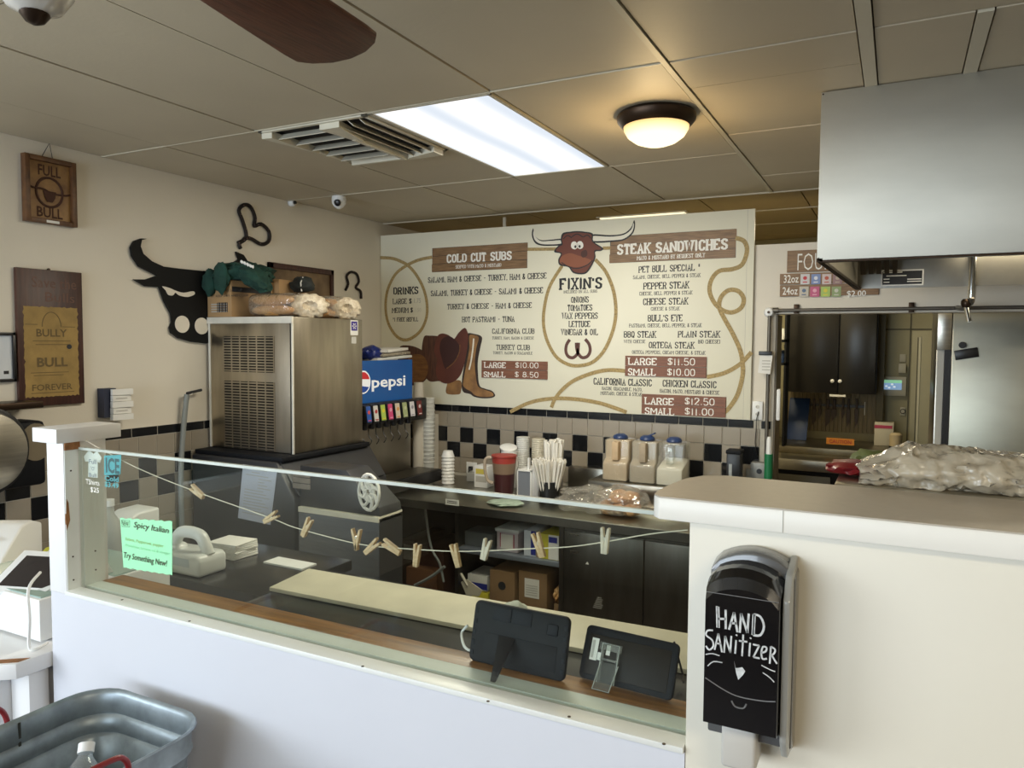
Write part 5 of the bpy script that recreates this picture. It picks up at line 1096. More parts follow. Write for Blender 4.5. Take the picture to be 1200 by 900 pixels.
# tall cup columns (clear cups)
for i, (px, lab) in enumerate(((613, 'left one of two tall clear cup towers beside the straws'), (631, 'right one of two tall clear cup towers beside the straws'))):
    m = mat('frosty_cups_%d' % i, ((.68, .69, .66), (.64, .60, .48))[i], .3)
    cupstack('cup_tower', lab, px, 512+i*2, 560, 4.60, .045, 22, m, CT)
bxs = thing('napkin_dispenser', tuple(aY(617, 560, 4.35)), 'white framed dark sided dispenser box right of the pitcher', 'dispenser')
a = aY(606, 550, 4.32); b = aY(623, 550, 4.32); zt_ = a.z
bx(a.x+.004, b.x-.004, 4.324, 4.50, CT+.001, zt_-.005).build('dark_panel', mat('blue_grey_panel', (.20, .22, .26), .3), bxs, smooth=0)
MB().box(a.x, b.x, 4.318, 4.505, zt_-.010, zt_).box(b.x-.010, b.x, 4.318, 4.505, CT+.001, zt_).box(a.x, a.x+.006, 4.318, 4.505, CT+.001, zt_).build('frame', m_plast, bxs, bev=.001)
for px in (605, 620):
    q = aY(px, 550, 4.36); MB().box(q.x-.006, q.x+.006, 4.35, 4.37, zt_, zt_+.075).build('prong', m_plast, bxs, smooth=0)
p = aY(629, 560, 4.36); o = bx(p.x-.02, p.x+.025, 4.33, 4.45, CT+.001, CT+.17).build('white_carton', mat('shaded_white_card', (.60, .60, .60), .6), None, bev=.002); tag(o, 'narrow plain white carton between dispenser and straw cup', 'box')
# straws and utensils
m_straw = mat('paper_wrapped_straws', (.80, .78, .72), .6, var=.06, scale=30)
def straws(name, label, px, pyb, pyr, y, r, n, L, z0, cupm, cuph, spread, sr=.0045):
    c = aY(px, pyb, y); t = thing(name, (c.x, y, z0), label, 'straws')
    MB().lathe([(r*.86, z0+.001), (r, z0+cuph), (r*.9, z0+cuph), (r*.8, z0+.01)], (c.x, y, 0), 24, cap1=False).build('cup', cupm, t)
    rd = random.Random(px)
    for i in range(n):
        a = rd.random()*6.28; q = math.sqrt(rd.random())*r*.75
        b0 = Vector((c.x+math.cos(a)*q*.8, y+math.sin(a)*q*.8, z0+.012)); t1 = Vector((c.x+math.cos(a)*q*spread, y+math.sin(a)*q*spread, z0+L*(1-.10*rd.random())))
        MB().tube([b0, t1], sr, 5).build('straw', m_straw, t, smooth=60)
    return t
straws('straw_cup', 'black cup crammed with white paper wrapped straws', 644, 560, 578, 4.22, .068, 120, .275, CT, m_black, .135, 2.15, .0062)
utm = mat('grey_cup', (.20, .19, .18), .5)
straws('utensil_cup', 'smaller grey cup of white wrapped utensils behind the straws', 649, 540, 540, 4.42, .066, 30, .375, CT, utm, .245, 1.3, .013)
# crumpled clear bag with rolls on the counter
bb = thing('roll_bag', tuple(aY(715, 590, 4.1)), 'crumpled clear plastic bag with brown bread heels on the back counter', 'bread')
c = aY(688, 575, 4.12); MB().blob((c.x+.02, 4.12, CT+.066), (.20, .13, .078), 3, .35, 2.6, 4, .8, .18).build('clear_bag', m_film, bb, smooth=20)
c2_ = aY(728, 572, 4.10)
for dx_, dz_, s0 in ((-.07, .045, 2), (.0, .05, 4), (.065, .045, 6), (-.02, .10, 9), (.05, .098, 5)):
    MB().blob((c2_.x+dx_, 4.10+(dz_-.05)*.4, CT+dz_), (.055, .085, .044), s0, .2, 2, 3, .9).build('bread_roll', mat('dark_bread', (.36, .17, .06), .6, col2=(.58, .36, .18), scale=12), bb)
MB().blob((c2_.x+.005, 4.10, CT+.082), (.155, .125, .084), 9, .2, 2.6, 4, .8, .12).build('bag_over_rolls', m_film, bb, smooth=20)
gg = MB().blob((aY(592, 590, 4.02).x, 4.03, CT+.014), (.11, .09, .013), 4, .3, 3, 3, .9, .1).build('pale_green_cloth', mat('pale_green_rag', (.42, .50, .42), .9, var=.35, scale=30), None); tag(gg, 'flattened pale green patterned rag at the counter front edge', 'cloth')
# counter label strip
a = aY(522, 587, CY0-.0225); b = aY(538, 591, CY0-.0225)
ls = thing('sticker', tuple(a), 'small white sticker on the dark counter edge behind the clothesline', 'sticker')
bx(a.x, b.x, CY0-.0232, CY0-.0222, a.z-.022, a.z+.014).build('label', m_paper, ls, smooth=0)
for k in range(2): bx(a.x+.012, b.x-.015, CY0-.0238, CY0-.0231, a.z-.010+k*.010, a.z-.006+k*.010).build('print', m_print, ls, smooth=0)

# ---- under counter stores
def at(px, py, y): return aY(px, py, y)
SHZ = sh_z
def carton(name, label, px0, px1, pyt, y, z0, dep, m, cat='box', bev=.002):
    a = aY(px0, pyt, y); b = aY(px1, pyt, y); t = thing(name, ((a.x+b.x)/2, y+dep/2, z0), label, cat)
    bx(a.x, b.x, y, y+dep, z0+.001, a.z).build('carton', m, t, bev=bev); return t, a.x, b.x, a.z
t, x0, x1, zt_ = carton('wipes_tub', 'square white-lidded tub of cleaning powder on the middle shelf', 582, 607, 622, 3.96, SHZ, .20, mat('pink_white_tub', (.52, .46, .50), .4), 'tub', .006)
bx(x0-.008, x1+.008, 3.952, 4.168, zt_, zt_+.02).build('lid', mat('grey_white_lid', (.62, .66, .66), .4), t, bev=.004)
bx(x0+.03, x1-.03, 3.9575, 3.96, SHZ+.02, zt_-.015).build('label', m_paper, t, smooth=0); MB().box(x0+.024, x0+.03, 3.957, 3.96, SHZ+.03, zt_-.01).box(x1-.03, x1-.024, 3.957, 3.96, SHZ+.03, zt_-.01).build('red_edges', mat('dark_red_print', (.35, .03, .08), .5), t, smooth=0)
t, x0, x1, zt_ = carton('detergent_box', 'white and blue carton standing beside the tub on the middle shelf', 614, 628, 621, 3.95, SHZ, .22, mat('white_blue_carton', (.66, .70, .76), .5))
bx(x0+(x1-x0)*.6, x1+.0, 3.948, 3.95, SHZ+.01, zt_).build('blue_band', mat('dark_blue_print', (.02, .03, .26), .5), t, smooth=0)
t, x0, x1, zt_ = carton('glove_box', 'yellow and white carton at the right end of the middle shelf', 632, 655, 625, 3.94, SHZ, .20, mat('yellow_carton', (.62, .55, .05), .5))
bx(x0+(x1-x0)*.48, x1, 3.938, 3.94, SHZ+.004, zt_-.001).build('white_half', m_paper, t, smooth=0); bx(x0+(x1-x0)*.5, x1-.01, 3.9365, 3.938, zt_-.045, zt_-.012).build('blue_field', mat('dark_blue_print', (.02, .03, .26), .5), t, smooth=0)
s_ = MB()
for k in range(3): s_.box(x0-.022+k*.008, x0-.017+k*.008, 3.95, 4.05, SHZ+.002, zt_-.02-k*.006)
tag(s_.build('paper_bags', mat('kraft_paper', (.50, .33, .20), .8), None), 'few folded brown paper bags squeezed left of the yellow carton', 'paper bag')
BZ = .10
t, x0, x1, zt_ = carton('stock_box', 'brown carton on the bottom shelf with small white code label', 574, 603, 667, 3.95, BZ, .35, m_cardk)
bx(x0+.06, x0+.15, 3.948, 3.95, aY(588, 717, 3.95).z, aY(588, 707, 3.95).z).build('white_label', m_paper, t, smooth=0)
MB().lathe([(.026, 0), (.026, .001)], ((x0+x1)/2, 3.9499, zt_-.09), 16, axis='y').build('round_stamp', m_print, t, smooth=0)
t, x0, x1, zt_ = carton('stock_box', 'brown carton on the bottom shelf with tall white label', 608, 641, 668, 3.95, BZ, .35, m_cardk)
bx(x0+.04, x0+.135, 3.948, 3.95, aY(620, 700, 3.95).z, aY(620, 678, 3.95).z).build('white_label', m_paper, t, smooth=0)
for k in range(5): bx(x0+.05, x0+.125, 3.9465, 3.948, aY(620, 700, 3.95).z+.015+k*.014, aY(620, 700, 3.95).z+.019+k*.014).build('printed_line', m_greyprint, t, smooth=0)
p = aY(652, 695, 4.0); o = MB().blob((-1.735, 4.02, BZ+.27), (.035, .06, .05), 4, .3, 2.5, 3).build('bread_bundle', m_bread, None); tag(o, 'small wrapped bread bundle in the corner of the bottom shelf', 'bread')
bx(-1.752, -1.70, 3.97, 4.1, BZ+.001, BZ+.225).build('under_carton', m_cardk, None, bev=.002); tag(bpy.data.objects['under_carton'], 'narrow brown carton under the bread bundle', 'box')
# stores left of divider
t, x0, x1, zt_ = carton('towel_pack', 'white and blue paper towel pack by the bottom shelf divider', 548, 571, 672, 3.98, aY(560, 692, 3.975).z, .2, m_paper)
bx(x0, x1, 3.978, 3.98, aY(560, 690, 3.98).z, aY(560, 683, 3.98).z).build('blue_band', mat('dark_blue_print', (.02, .03, .26), .5), t, smooth=0)
t, x0, x1, zt_ = carton('yellow_jug', 'yellow container under the paper towel pack', 552, 572, 692, 3.975, BZ, .18, mat('yellow_plastic', (.55, .48, .04), .4), 'container', .01)
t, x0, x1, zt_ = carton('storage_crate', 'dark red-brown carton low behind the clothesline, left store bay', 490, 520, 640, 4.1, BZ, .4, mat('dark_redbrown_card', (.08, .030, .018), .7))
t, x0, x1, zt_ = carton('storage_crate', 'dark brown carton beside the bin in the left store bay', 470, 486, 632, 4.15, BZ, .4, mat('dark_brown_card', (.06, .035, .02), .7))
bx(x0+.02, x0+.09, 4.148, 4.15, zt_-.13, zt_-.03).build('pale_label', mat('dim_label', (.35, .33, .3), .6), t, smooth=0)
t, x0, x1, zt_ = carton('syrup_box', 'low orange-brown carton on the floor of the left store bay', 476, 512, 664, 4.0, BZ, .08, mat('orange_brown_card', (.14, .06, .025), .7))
MB().tube(smoothpath([aY(498, 596, 4.0), aY(505, 640, 3.98), aY(515, 660, 3.97), aY(520, 682, 3.97)], 5), .008, 6).build('syrup_hose', m_hose, None); tag(bpy.data.objects['syrup_hose'], 'grey syrup hose hanging in the dark bay under the counter', 'hose')
MB().tube(smoothpath([aY(486, 686, 3.97), aY(505, 676, 3.965), aY(521, 664, 3.965)], 4), .010, 6).build('grey_pipe', m_hose, None); tag(bpy.data.objects['grey_pipe'], 'short grey pipe slanting across the bottom of the left bay', 'pipe')
o = thing('plastic_bin', tuple(aY(555, 640, 4.0)), 'grey translucent bin on the shelf left of the white-lidded tub', 'bin'); a = aY(543, 636, 4.0); b = aY(571, 636, 4.0)
bx(-2.37, -2.17, 3.98, 4.15, SHZ+.001, SHZ+.09).build('bin', mat('grey_bin_plastic', (.13, .15, .16), .3), o, bev=.006)
sp_ = thing('paddle', tuple(aY(555, 680, 3.9)), 'cream plastic scoop leaning at the front of the shelf bay', 'scoop')
MB().prism([aY(x, y, 3.875) for x, y in ((540, 682), (547, 679), (565, 692), (561, 699), (546, 697))], (0, .006, 0)).build('blade', mat('cream_plastic', (.52, .48, .38), .5), sp_, smooth=0)
MB().tube([aY(548, 686, 3.878), aY(540, 672, 3.878)], .009, 6).build('handle', mat('cream_plastic', (.52, .48, .38), .5), sp_)
# ================================================================ HOOD
hd = thing('exhaust_hood', (.9, 3.6, 2.13), 'big brushed stainless exhaust hood hanging from the ceiling at the right', 'hood')
HX0, HX1, HY0, HY1 = -.278, 2.2, 2.99, 4.20; HZ = 2.158
bx(HX0, HX1, HY0, HY0+.012, HZ, 2.768).build('front_panel', m_steelh, hd, bev=.002)
MB().prism([(HX0, HY0+.012, HZ), (HX0, HY0+.012, 2.768), (HX0+.075, HY1, 2.768), (HX0+.075, HY1, 2.136)], (.008, 0, 0)).build('side_panel', m_steelh, hd, smooth=0)
bx(HX0+.075, HX1, HY1, HY1+.012, 2.136, 2.768).build('back_panel', m_steelt, hd, smooth=0)
bx(HX1-.01, HX1, HY0+.012, HY1, 2.14, 2.768).build('side_panel', m_steelh, hd, smooth=0)
bx(HX0+.01, HX1, HY0, HY0+.03, HZ-.004, HZ+.004).build('front_lip', m_dkmetal, hd, smooth=0)
MB().prism([(HX0, HY0, HZ-.002), (HX0+.02, HY0, HZ-.002), (HX0+.10, HY1, 2.130), (HX0+.075, HY1, 2.130)], (0, 0, .012)).build('side_gutter', m_dkmetal, hd, smooth=0)
# baffle filters leaning inside
for i in range(5):
    x = HX0+.10+i*.035; MB().prism([(x, HY0+.15, 2.74), (x+.022, HY0+.15, 2.74), (x+.022, HY1-.08, 2.20), (x, HY1-.08, 2.20)], (0, .0, .01)).build('baffle', m_steeld, hd, smooth=0)
a = aY(1033, 317, HY1-.002); b = aY(1082, 334, HY1-.002)
pl_ = bx(a.x, b.x, HY1-.004, HY1, b.z, a.z).build('rating_plate', m_paper, hd, smooth=0)
bx(a.x+.006, b.x-.006, HY1-.005, HY1-.004, b.z+.006, a.z-.006).build('black_field', m_print, pl_, smooth=0)
for k, (u0, u1, v) in enumerate(((.05, .5, .82), (.12, .6, .60), (.62, .95, .36), (.62, .95, .22), (.06, .2, .40), (.06, .2, .2))): bx(a.x+(b.x-a.x)*u0, a.x+(b.x-a.x)*u1, HY1-.0058, HY1-.005, b.z+(a.z-b.z)*v, b.z+(a.z-b.z)*(v+.06)).build('print_line', m_whitep, pl_, smooth=0)
rv = MB()
for x, z in ((HX0+.006, HZ+.01), (HX0+.006, 2.76)): rv.lathe([(.003, 0), (.003, .002)], (x, HY0, z), 8, axis='y')
rv.build('rivets', m_dkmetal, hd)

# ================================================================ KITCHEN BEYOND
m_kw2 = mat('kitchen_panel_seam', (.10, .09, .06), .7)
KY = 6.95
for px, w2 in ((1066, .010),): x = aY(px, 400, KY).x; bx(x, x+w2, KY-.004, KY+.001, 0, 2.4).build('seam', m_kw2, wk, smooth=0)
z = aY(1050, 386, KY).z; bx(aY(1032, 386, KY).x, 1.0, KY-.004, KY+.001, z-.006, z+.006).build('seam', m_kw2, wk, smooth=0)
dr = S(bx(aY(1069, 400, KY).x, aY(1100, 400, KY).x+.1, KY-.03, KY-.001, 0, aY(1080, 388, KY).z).build('door_1', mat('olive_door_paint', (.36, .33, .21), .5, var=.06, scale=4), bev=.003))
xj = aY(1072, 400, KY-.03).x; bx(xj+.03, xj+.045, KY-.036, KY-.030, 0, aY(1080, 391, KY).z-.03).build('door_edge', mat('pale_door_edge', (.62, .58, .42), .5), dr, smooth=0)
bx(xj+.02, xj+.026, KY-.034, KY-.030, 0, aY(1080, 391, KY).z-.03).build('door_shadow_gap', m_kw2, dr, smooth=0)
wcb = thing('wall_cabinet', (aY(975, 420, 6.6).x, 6.75, aY(975, 460, 6.6).z), 'black wall cabinet with two doors and small round white knobs', 'cabinet')
xa, xm, xb = aY(922, 420, 6.6).x, aY(983, 420, 6.6).x, aY(1028, 420, 6.6).x; zb = aY(983, 461, 6.6).z
bx(xa, xb, 6.62, KY-.002, zb, 2.34).build('body', m_blackm, wcb, smooth=0)
m_cabd = mat('black_cabinet_door', (.012, .011, .010), .28)
for x0, x1, kx in ((xa, xm-.004, aY(975.5, 446, 6.6).x), (xm+.004, xb-.01, aY(984.5, 446, 6.6).x)):
    d = bx(x0, x1, 6.598, 6.619, zb, 2.335).build('door', m_cabd, wcb, bev=.003)
    MB().lathe([(.006, 0), (.006, .012), (.014, .016), (.015, .024), (.008, .03), (.001, .031)], (kx, 6.597, aY(980, 446.5, 6.6).z), 16, axis='y').build('knob', m_plast, d)
bx(xb, xb+.05, 6.80, KY-.002, zb-.3, 2.4).build('end_panel', mat('dark_olive_trim', (.10, .085, .045), .6), wcb, smooth=0)
a = aY(972, 462, 6.60); bx(a.x, a.x+.12, 6.60, 6.62, a.z-.018, a.z-.001).build('paper_slip', m_paper, wcb, smooth=0)
# small side shelf
ss = thing('corner_shelf', tuple(aY(912, 420, 6.2)), 'narrow dark shelf of bottles beside the black cabinet', 'shelf')
p0 = aY(907, 390, 6.3); p1 = aY(926, 390, 6.3)
for pz in (392, 419): z = aY(915, pz+6, 6.3).z; bx(p0.x-.3, p1.x-.02, 6.25, 6.45, z-.02, z).build('shelf_board', m_blackm, ss, smooth=0)
bx(p1.x-.035, p1.x-.02, 6.25, 6.45, 1.047, 2.3).build('side', m_blackm, ss, smooth=0)
z = aY(915, 398, 6.3).z; q = aY(920.5, 390, 6.25).x-.03
tag(MB().lathe([(.018, z+.001), (.02, z+.06), (.012, z+.075), (.012, z+.09)], (q, 6.34, 0), 12).build('bottle', m_plast, None), 'small white bottle on the narrow dark shelf', 'bottle')
z = aY(915, 425, 6.3).z
tag(MB().lathe([(.02, z+.001), (.022, z+.07), (.012, z+.085), (.012, z+.10)], (q, 6.34, 0), 12).build('bottle', mat('dim_blue_plastic', (.02, .05, .14), .4), None), 'small blue bottle on the lower narrow shelf', 'bottle')
# thermostat, switch, doorbell
def wbox(name, label, cat, x0, y0, x1, y1, th, m, bev=.003):
    a = aY(x0, y0, KY-.001); b = aY(x1, y1, KY-.001); t = thing(name, ((a.x+b.x)/2, KY-.001, b.z), label, cat)
    bx(a.x, b.x, KY-.001-th, KY-.001, b.z, a.z).build('case', m, t, bev=bev); return t, a, b
t, a, b = wbox('wall_tablet', 'wall mounted tablet with lit blue and green screen in pale frame', 'screen', 1030, 441, 1061.5, 464, .03, mat('pale_beige_frame', (.48, .46, .38), .4))
s0 = aY(1034.5, 445, KY-.032); s1_ = aY(1056.5, 457, KY-.032)
sn = bx(s0.x, s1_.x, KY-.0335, KY-.031, s1_.z, s0.z).build('screen', mat('lit_screen', (.20, .33, .52), .2, emit=.7), t, smooth=0)
bx(s0.x, s1_.x, KY-.0345, KY-.0335, s0.z-.025, s0.z).build('green_bar', mat('lit_green', (.25, .60, .35), .2, emit=.6), sn, smooth=0)
for u, v in ((.2, .35), (.5, .55), (.62, .3), (.35, .2)): xx_ = s0.x+(s1_.x-s0.x)*u; zz_ = s1_.z+(s0.z-s1_.z)*v; bx(xx_-.008, xx_+.008, KY-.0345, KY-.0335, zz_-.006, zz_+.006).build('icon', mat('lit_white', (.8, .9, .95), .2, emit=.6), sn, smooth=0)
t, a, b = wbox('light_switch', 'beige wall switch above a small box, right of black cabinet', 'switch', 1054.5, 415, 1061.5, 424, .012, mat('beige_plastic', (.46, .43, .33), .4), .002)
t, a, b = wbox('wall_box', 'small beige wall box just under the switch', 'wall box', 1053, 426, 1061.5, 437, .05, mat('beige_plastic', (.46, .43, .33), .4))
t, a, b = wbox('door_bell', 'small beige plate with dark ring, below the wall tablet', 'plate', 1055, 477, 1061, 487, .012, mat('beige_plastic', (.46, .43, .33), .4), .002)
c = (a+b)/2; MB().tube([(c.x+.018*math.cos(R(k)), KY-.014, c.z+.018*math.sin(R(k))) for k in range(0, 360, 30)], .003, 6, closed=True).build('ring', m_print, t)
# wooden slat backsplash with knives
bs = thing('wooden_backsplash', (-.45, KY, 1.1), 'brown ribbed wooden backsplash panel under the black cabinet', 'panel')
m_rib = wood_mat('ribbed_panel', (.24, .195, .115), (.17, .13, .07), (10, 1, 1), 5, .6)
a = aY(923, 460, KY-.01); b = aY(1026, 506, KY-.01)
nb = 22
for i in range(nb): x = a.x+(b.x-a.x)*i/nb; bx(x, x+(b.x-a.x)/nb-.004, KY-.016-.003*(i % 2), KY-.001, b.z-.02, zb+.0).build('slat', m_rib, bs, smooth=0)
ks = thing('knife_rack', tuple(aY(983, 473, KY-.03)), 'black magnetic knife strip on the ribbed brown backsplash', 'rack')
a = aY(950, 470, KY-.03); b = aY(1013, 477, KY-.03); kz0, kz1 = min(a.z, b.z)-.008, max(a.z, b.z)-.02
bx(a.x, b.x, KY-.035, KY-.0195, kz0, kz1).build('strip', m_black, ks, smooth=0)
bx(b.x, b.x+.006, KY-.038, KY-.0195, kz0-.06, kz1+.03).build('end_tab', m_paper, ks, smooth=0)
for i, (px, L, wd) in enumerate(((954, 25, 4), (961, 18, 3), (970, 27, 5), (977.5, 20, 5), (988, 18, 3), (994.5, 27, 3), (1004, 27, 3))):
    p = aY(px, 474, KY-.05); q = aY(px, 474+L, KY-.05); ww = wd*.0045
    t = thing('kitchen_knife', (p.x, KY-.04, q.z), ['short dark knife, first from the left on the magnetic strip', 'slim knife, second from the left on the magnetic strip', 'broad knife, third from the left on the magnetic strip', 'cleaver-like knife in the middle of the magnetic strip', 'small knife, third from the right on the magnetic strip', 'long knife, second from the right on the magnetic strip', 'long knife at the right end of the magnetic strip'][i], 'knife', 'knives on the magnetic strip')
    m = mat('dark_knife_handle', (.035, .018, .010), .5)
    bx(p.x-ww*.6, p.x+ww*.6, KY-.052, KY-.037, p.z-.045, p.z+.05).build('handle' , m, t, bev=.003)
    MB().prism([(p.x-ww, KY-.045, p.z-.04), (p.x+ww, KY-.045, p.z-.04), (p.x+ww*.9, KY-.045, q.z+.05), (p.x-ww*.7, KY-.045, q.z)], (0, .004, 0)).build('blade', mat('dull_blade', (.05, .028, .016), .5), t, smooth=0)
# blue board
a = aY(924, 466, 6.75); b = aY(947, 520, 6.75)
# prep unit in the kitchen
ku = thing('kitchen_prep_unit', (.0, 6.4, 0), 'stainless kitchen prep unit seen through the pass-through', 'counter')
m_kst = mat('kitchen_unit_steel', (.30, .27, .20), .35, 1.0, var=.2, scale=5)
bx(-1.6, -.02, 6.0, 6.93, .955, .990).build('top', m_kst, ku, bev=.004)
bx(-1.6, .05, 6.30, 6.93, .991, 1.045).build('rear_ledge', m_kst, ku, bev=.003)
bx(-1.6, -.07, 5.97, 6.0, .905, .99).build('front_rail', m_steelt, ku, bev=.006)
bx(-1.6, -.04, 6.02, 6.9, .08, .905).build('body', m_blackm, ku, smooth=0)
for x0, x1 in ((-.80, -.42), (-1.2, -.82)): bx(x0, x1, 5.995, 6.018, .15, .87).build('door', mat('dull_kitchen_door', (.10, .095, .08), .4, .8), ku, bev=.003)
a = aY(968.5, 512, 6.295); b = aY(1001, 519, 6.295)
os_ = bx(a.x, b.x, 6.296, 6.2985, a.z-.055, a.z-.005).build('orange_sticker', mat('orange_sticker', (.55, .20, .02), .5), ku, smooth=0)
lettering('CAUTION', (a.x+.02, 6.2955, a.z-.045), (b.x-a.x-.04, 0, 0), (0, 0, .028), mat('red_print', (.35, .03, .02), .5), ku, .02, name='lettering')
bb_ = thing('blue_cutting_board', (aY(935, 490, 6.8).x, 6.85, 1.05), 'dark blue cutting board leaning on the backsplash', 'cutting board')
MB().prism([(aY(923, 500, 6.8).x, 6.72, 1.048), (aY(946.5, 500, 6.8).x, 6.72, 1.048), (aY(946.5, 500, 6.8).x, 6.915, aY(935, 467, 6.9).z), (aY(923, 500, 6.8).x, 6.915, aY(935, 467, 6.9).z)], (0, .012, .004)).build('board', mat('dark_blue_board', (.02, .05, .16), .4), bb_, bev=.002)
t = thing('wrap_box', (-.05, 6.8, 1.046), 'white wrap carton with red band at the right end of prep unit', 'box')
a = aY(1025, 495, 6.7); b = aY(1047, 511, 6.7)
bx(a.x, b.x, 6.70, 6.85, 1.046, a.z).build('carton', mat('pale_carton', (.44, .41, .33), .6), t, bev=.002); bx(a.x, b.x-.01, 6.698, 6.70, a.z-.045, a.z-.02).build('red_band', mat('dark_red_print', (.35, .03, .08), .5), t, smooth=0)
t = thing('spray_can', (.0, 6.6, 1.046), 'small beige canister at the prep unit end', 'container'); c = aY(1053, 515, 6.6)
MB().lathe([(.045, 1.046), (.045, 1.15), (.03, 1.165)], (c.x-.02, 6.6, 0), 16).build('body', mat('beige_can', (.40, .32, .20), .5), t); MB().lathe([(.047, 1.0461), (.047, 1.062)], (c.x-.02, 6.6, 0), 16).build('dark_foot', m_black, t)
# kitchen light fixture visible above the board
kl = thing('kitchen_light', (-1.65, 5.27, CZ), 'long warm kitchen ceiling light glimpsed above the menu board', 'light')
a = aZ(708, 257, CZ); b = aZ(806, 250, CZ)
bx(a.x, b.x, 5.22, 5.36, CZ-.012, CZ-.001).build('lens', mat('warm_lit_lens', (1.0, .90, .62), .4, emit=1.0), kl, smooth=0)
bx(a.x-.02, b.x+.02, 5.20, 5.38, CZ-.006, CZ+.0).build('frame', m_tbar, kl, smooth=0)
bx(aZ(593, 256, CZ).x, aZ(597, 256, CZ).x, 4.925, 4.94, 2.456, CZ).build('hanger_bar', m_tbar, None, smooth=0); S(bpy.data.objects['hanger_bar']); bpy.data.objects['hanger_bar'].name = 'trim_4'

# fridge
FRY = 5.08
fr = thing('upright_fridge', (.7, 5.5, 0), 'large stainless upright fridge with recessed black handle seen past the bar', 'fridge')
xl = aY(1094, 500, FRY).x; xd = aY(1109, 500, FRY-.03).x
m_fr = mat('satin_fridge_steel', (.38, .365, .30), .36, 1.0, var=.25, scale=1.6, stretch=(1, 1, 2.2), bump=.22, bscale=1.8)
bx(xl, 1.35, FRY, 5.85, .02, 2.12).build('cabinet', m_steelt, fr, bev=.004)
bx(xd+.01, 1.34, FRY-.055, FRY-.002, .12, 2.10).build('door', m_fr, fr, bev=.008)
zt_ = aY(1100, 410, FRY-.02).z
bx(xl+.042, xd+.009, FRY-.04, FRY-.001, .9, zt_).build('handle_recess', m_black, fr, smooth=0)
bx(xl+.006, xl+.040, FRY-.012, FRY-.001, .9, zt_).build('pale_gasket_strip', mat('pale_gasket', (.50, .49, .44), .4), fr, smooth=0)
bx(xl, xd+.008, FRY-.05, FRY-.001, zt_, 2.10).build('upper_hinge_plate', m_steel, fr, bev=.003)
a = aY(1132, 413, FRY-.06); t = thing('magnetic_clip', (a.x, FRY-.06, a.z-.05), 'black magnetic clip on the fridge door', 'clip')
s_ = MB().rot(a, (0, R(-11), 0)); s_.box(a.x-.058, a.x+.058, FRY-.072, FRY-.0555, a.z-.035, a.z+.02); s_.build('clip', m_black, t, bev=.003)
MB().lathe([(.017, 0), (.019, .02)], (a.x-.02, FRY-.0555, a.z+.042), 16, axis='y').build('knob', m_black, t)
for x in (xl+.06, 1.28):
    for y in (5.15, 5.78): MB().lathe([(.025, 0), (.025, .021)], (x, y, 0), 10).build('foot', m_black, fr)
# green marker-like handle and white rod at jamb
p = aY(902, 545, 4.6); t = thing('green_bottle', (p.x, 4.58, RZ), 'tall slim green bottle with white cap at the end of riser', 'bottle')
bt0 = CT+.0; q0 = aY(901, 530, 4.62)
xg = max(q0.x, -.70)
gs = thing('side_stand', (-.63, 4.62, 0), 'narrow dark stand at the right end of the back counter', 'stand')
bx(-.695, -.585, 4.55, 4.72, .04, CT).build('body', m_blackm, gs, bev=.003); bx(-.69, -.59, 4.56, 4.71, 0, .04).build('plinth', m_black, gs, smooth=0)
t.location = (q0.x, 4.62, CT); t['org'] = (q0.x, 4.62, CT)
MB().lathe([(.024, CT+.001), (.024, aY(901, 532, 4.62).z)], (q0.x, 4.62, 0), 14).build('body', mat('bright_green_plastic', (.01, .16, .06), .4), t)
MB().lathe([(.016, aY(901, 532, 4.62).z), (.014, aY(901, 516, 4.62).z), (.010, aY(901, 512, 4.62).z)], (q0.x, 4.62, 0), 14).build('white_cap', m_plast, t)
a = aY(913, 456, 4.77); b = aY(913, 493, 4.77)
t = MB().box(a.x-.014, a.x+.010, 4.76, 4.778, b.z, a.z).build('white_bumper', m_plast, None, bev=.008); tag(t, 'white plastic strip fixed to the edge of the pass-through', 'strip')

# ================================================================ FOREGROUND
# hand sanitizer dispenser on the bar wall
hs_ = thing('sanitizer_dispenser', (-.19, 1.15, 1.26), 'glossy black hand sanitizer dispenser with white hand lettering on the bar wall', 'dispenser')
DX0, DX1 = -.238, -.118
gm = mat('smoked_grey_plastic', (.10, .10, .10), .22, coat=.5)
def arch(x0, x1, z0, z1, y, rise, n=10):
    P = [(x0, y, z0), (x1, y, z0), (x1, y, z1-rise)]
    for i in range(1, n): u = i/n; P.append((x1+(x0-x1)*u, y, z1-rise+rise*math.sin(math.pi*u)**.6))
    P.append((x0, y, z1-rise)); return P
b = MB().loft([[Vector(p) for p in arch(DX0, DX1, 1.262, 1.552, 1.1485, .026)], [Vector(p) for p in arch(DX0+.002, DX1, 1.275, 1.550, 1.105, .030)]])
b.build('back_housing', gm, hs_, bev=.003)
FX = (-.232, -.131); YF = 1.052; ZB = 1.308
rings = []
for y, k, dz in ((1.104, 1.0, 0), (1.075, 1.0, 0), (1.060, .995, .002), (YF, .98, .006)):
    top = {1.104: 1.540, 1.075: 1.536, 1.060: 1.527, YF: 1.512}[y]
    cxm = (FX[0]+FX[1])/2; hwid = (FX[1]-FX[0])/2*k
    rings.append([Vector(p) for p in arch(cxm-hwid, cxm+hwid, ZB+dz-(0 if y < 1.1 else .02), top, y, .022)])
MB().loft(rings).build('front_cover', mat('gloss_black_cover', (.004, .004, .005), .13, coat=.6), hs_, smooth=20)
MB().prism([(FX[1]+.001, 1.148, 1.256), (FX[1]+.001, 1.09, 1.270), (FX[1]+.001, 1.068, 1.30), (FX[1]+.001, 1.066, 1.50), (FX[1]+.001, 1.09, 1.53), (FX[1]+.001, 1.148, 1.545)], (.010, 0, 0)).build('side_shell', mat('grey_side_shell', (.30, .30, .28), .3, coat=.4), hs_, bev=.003)
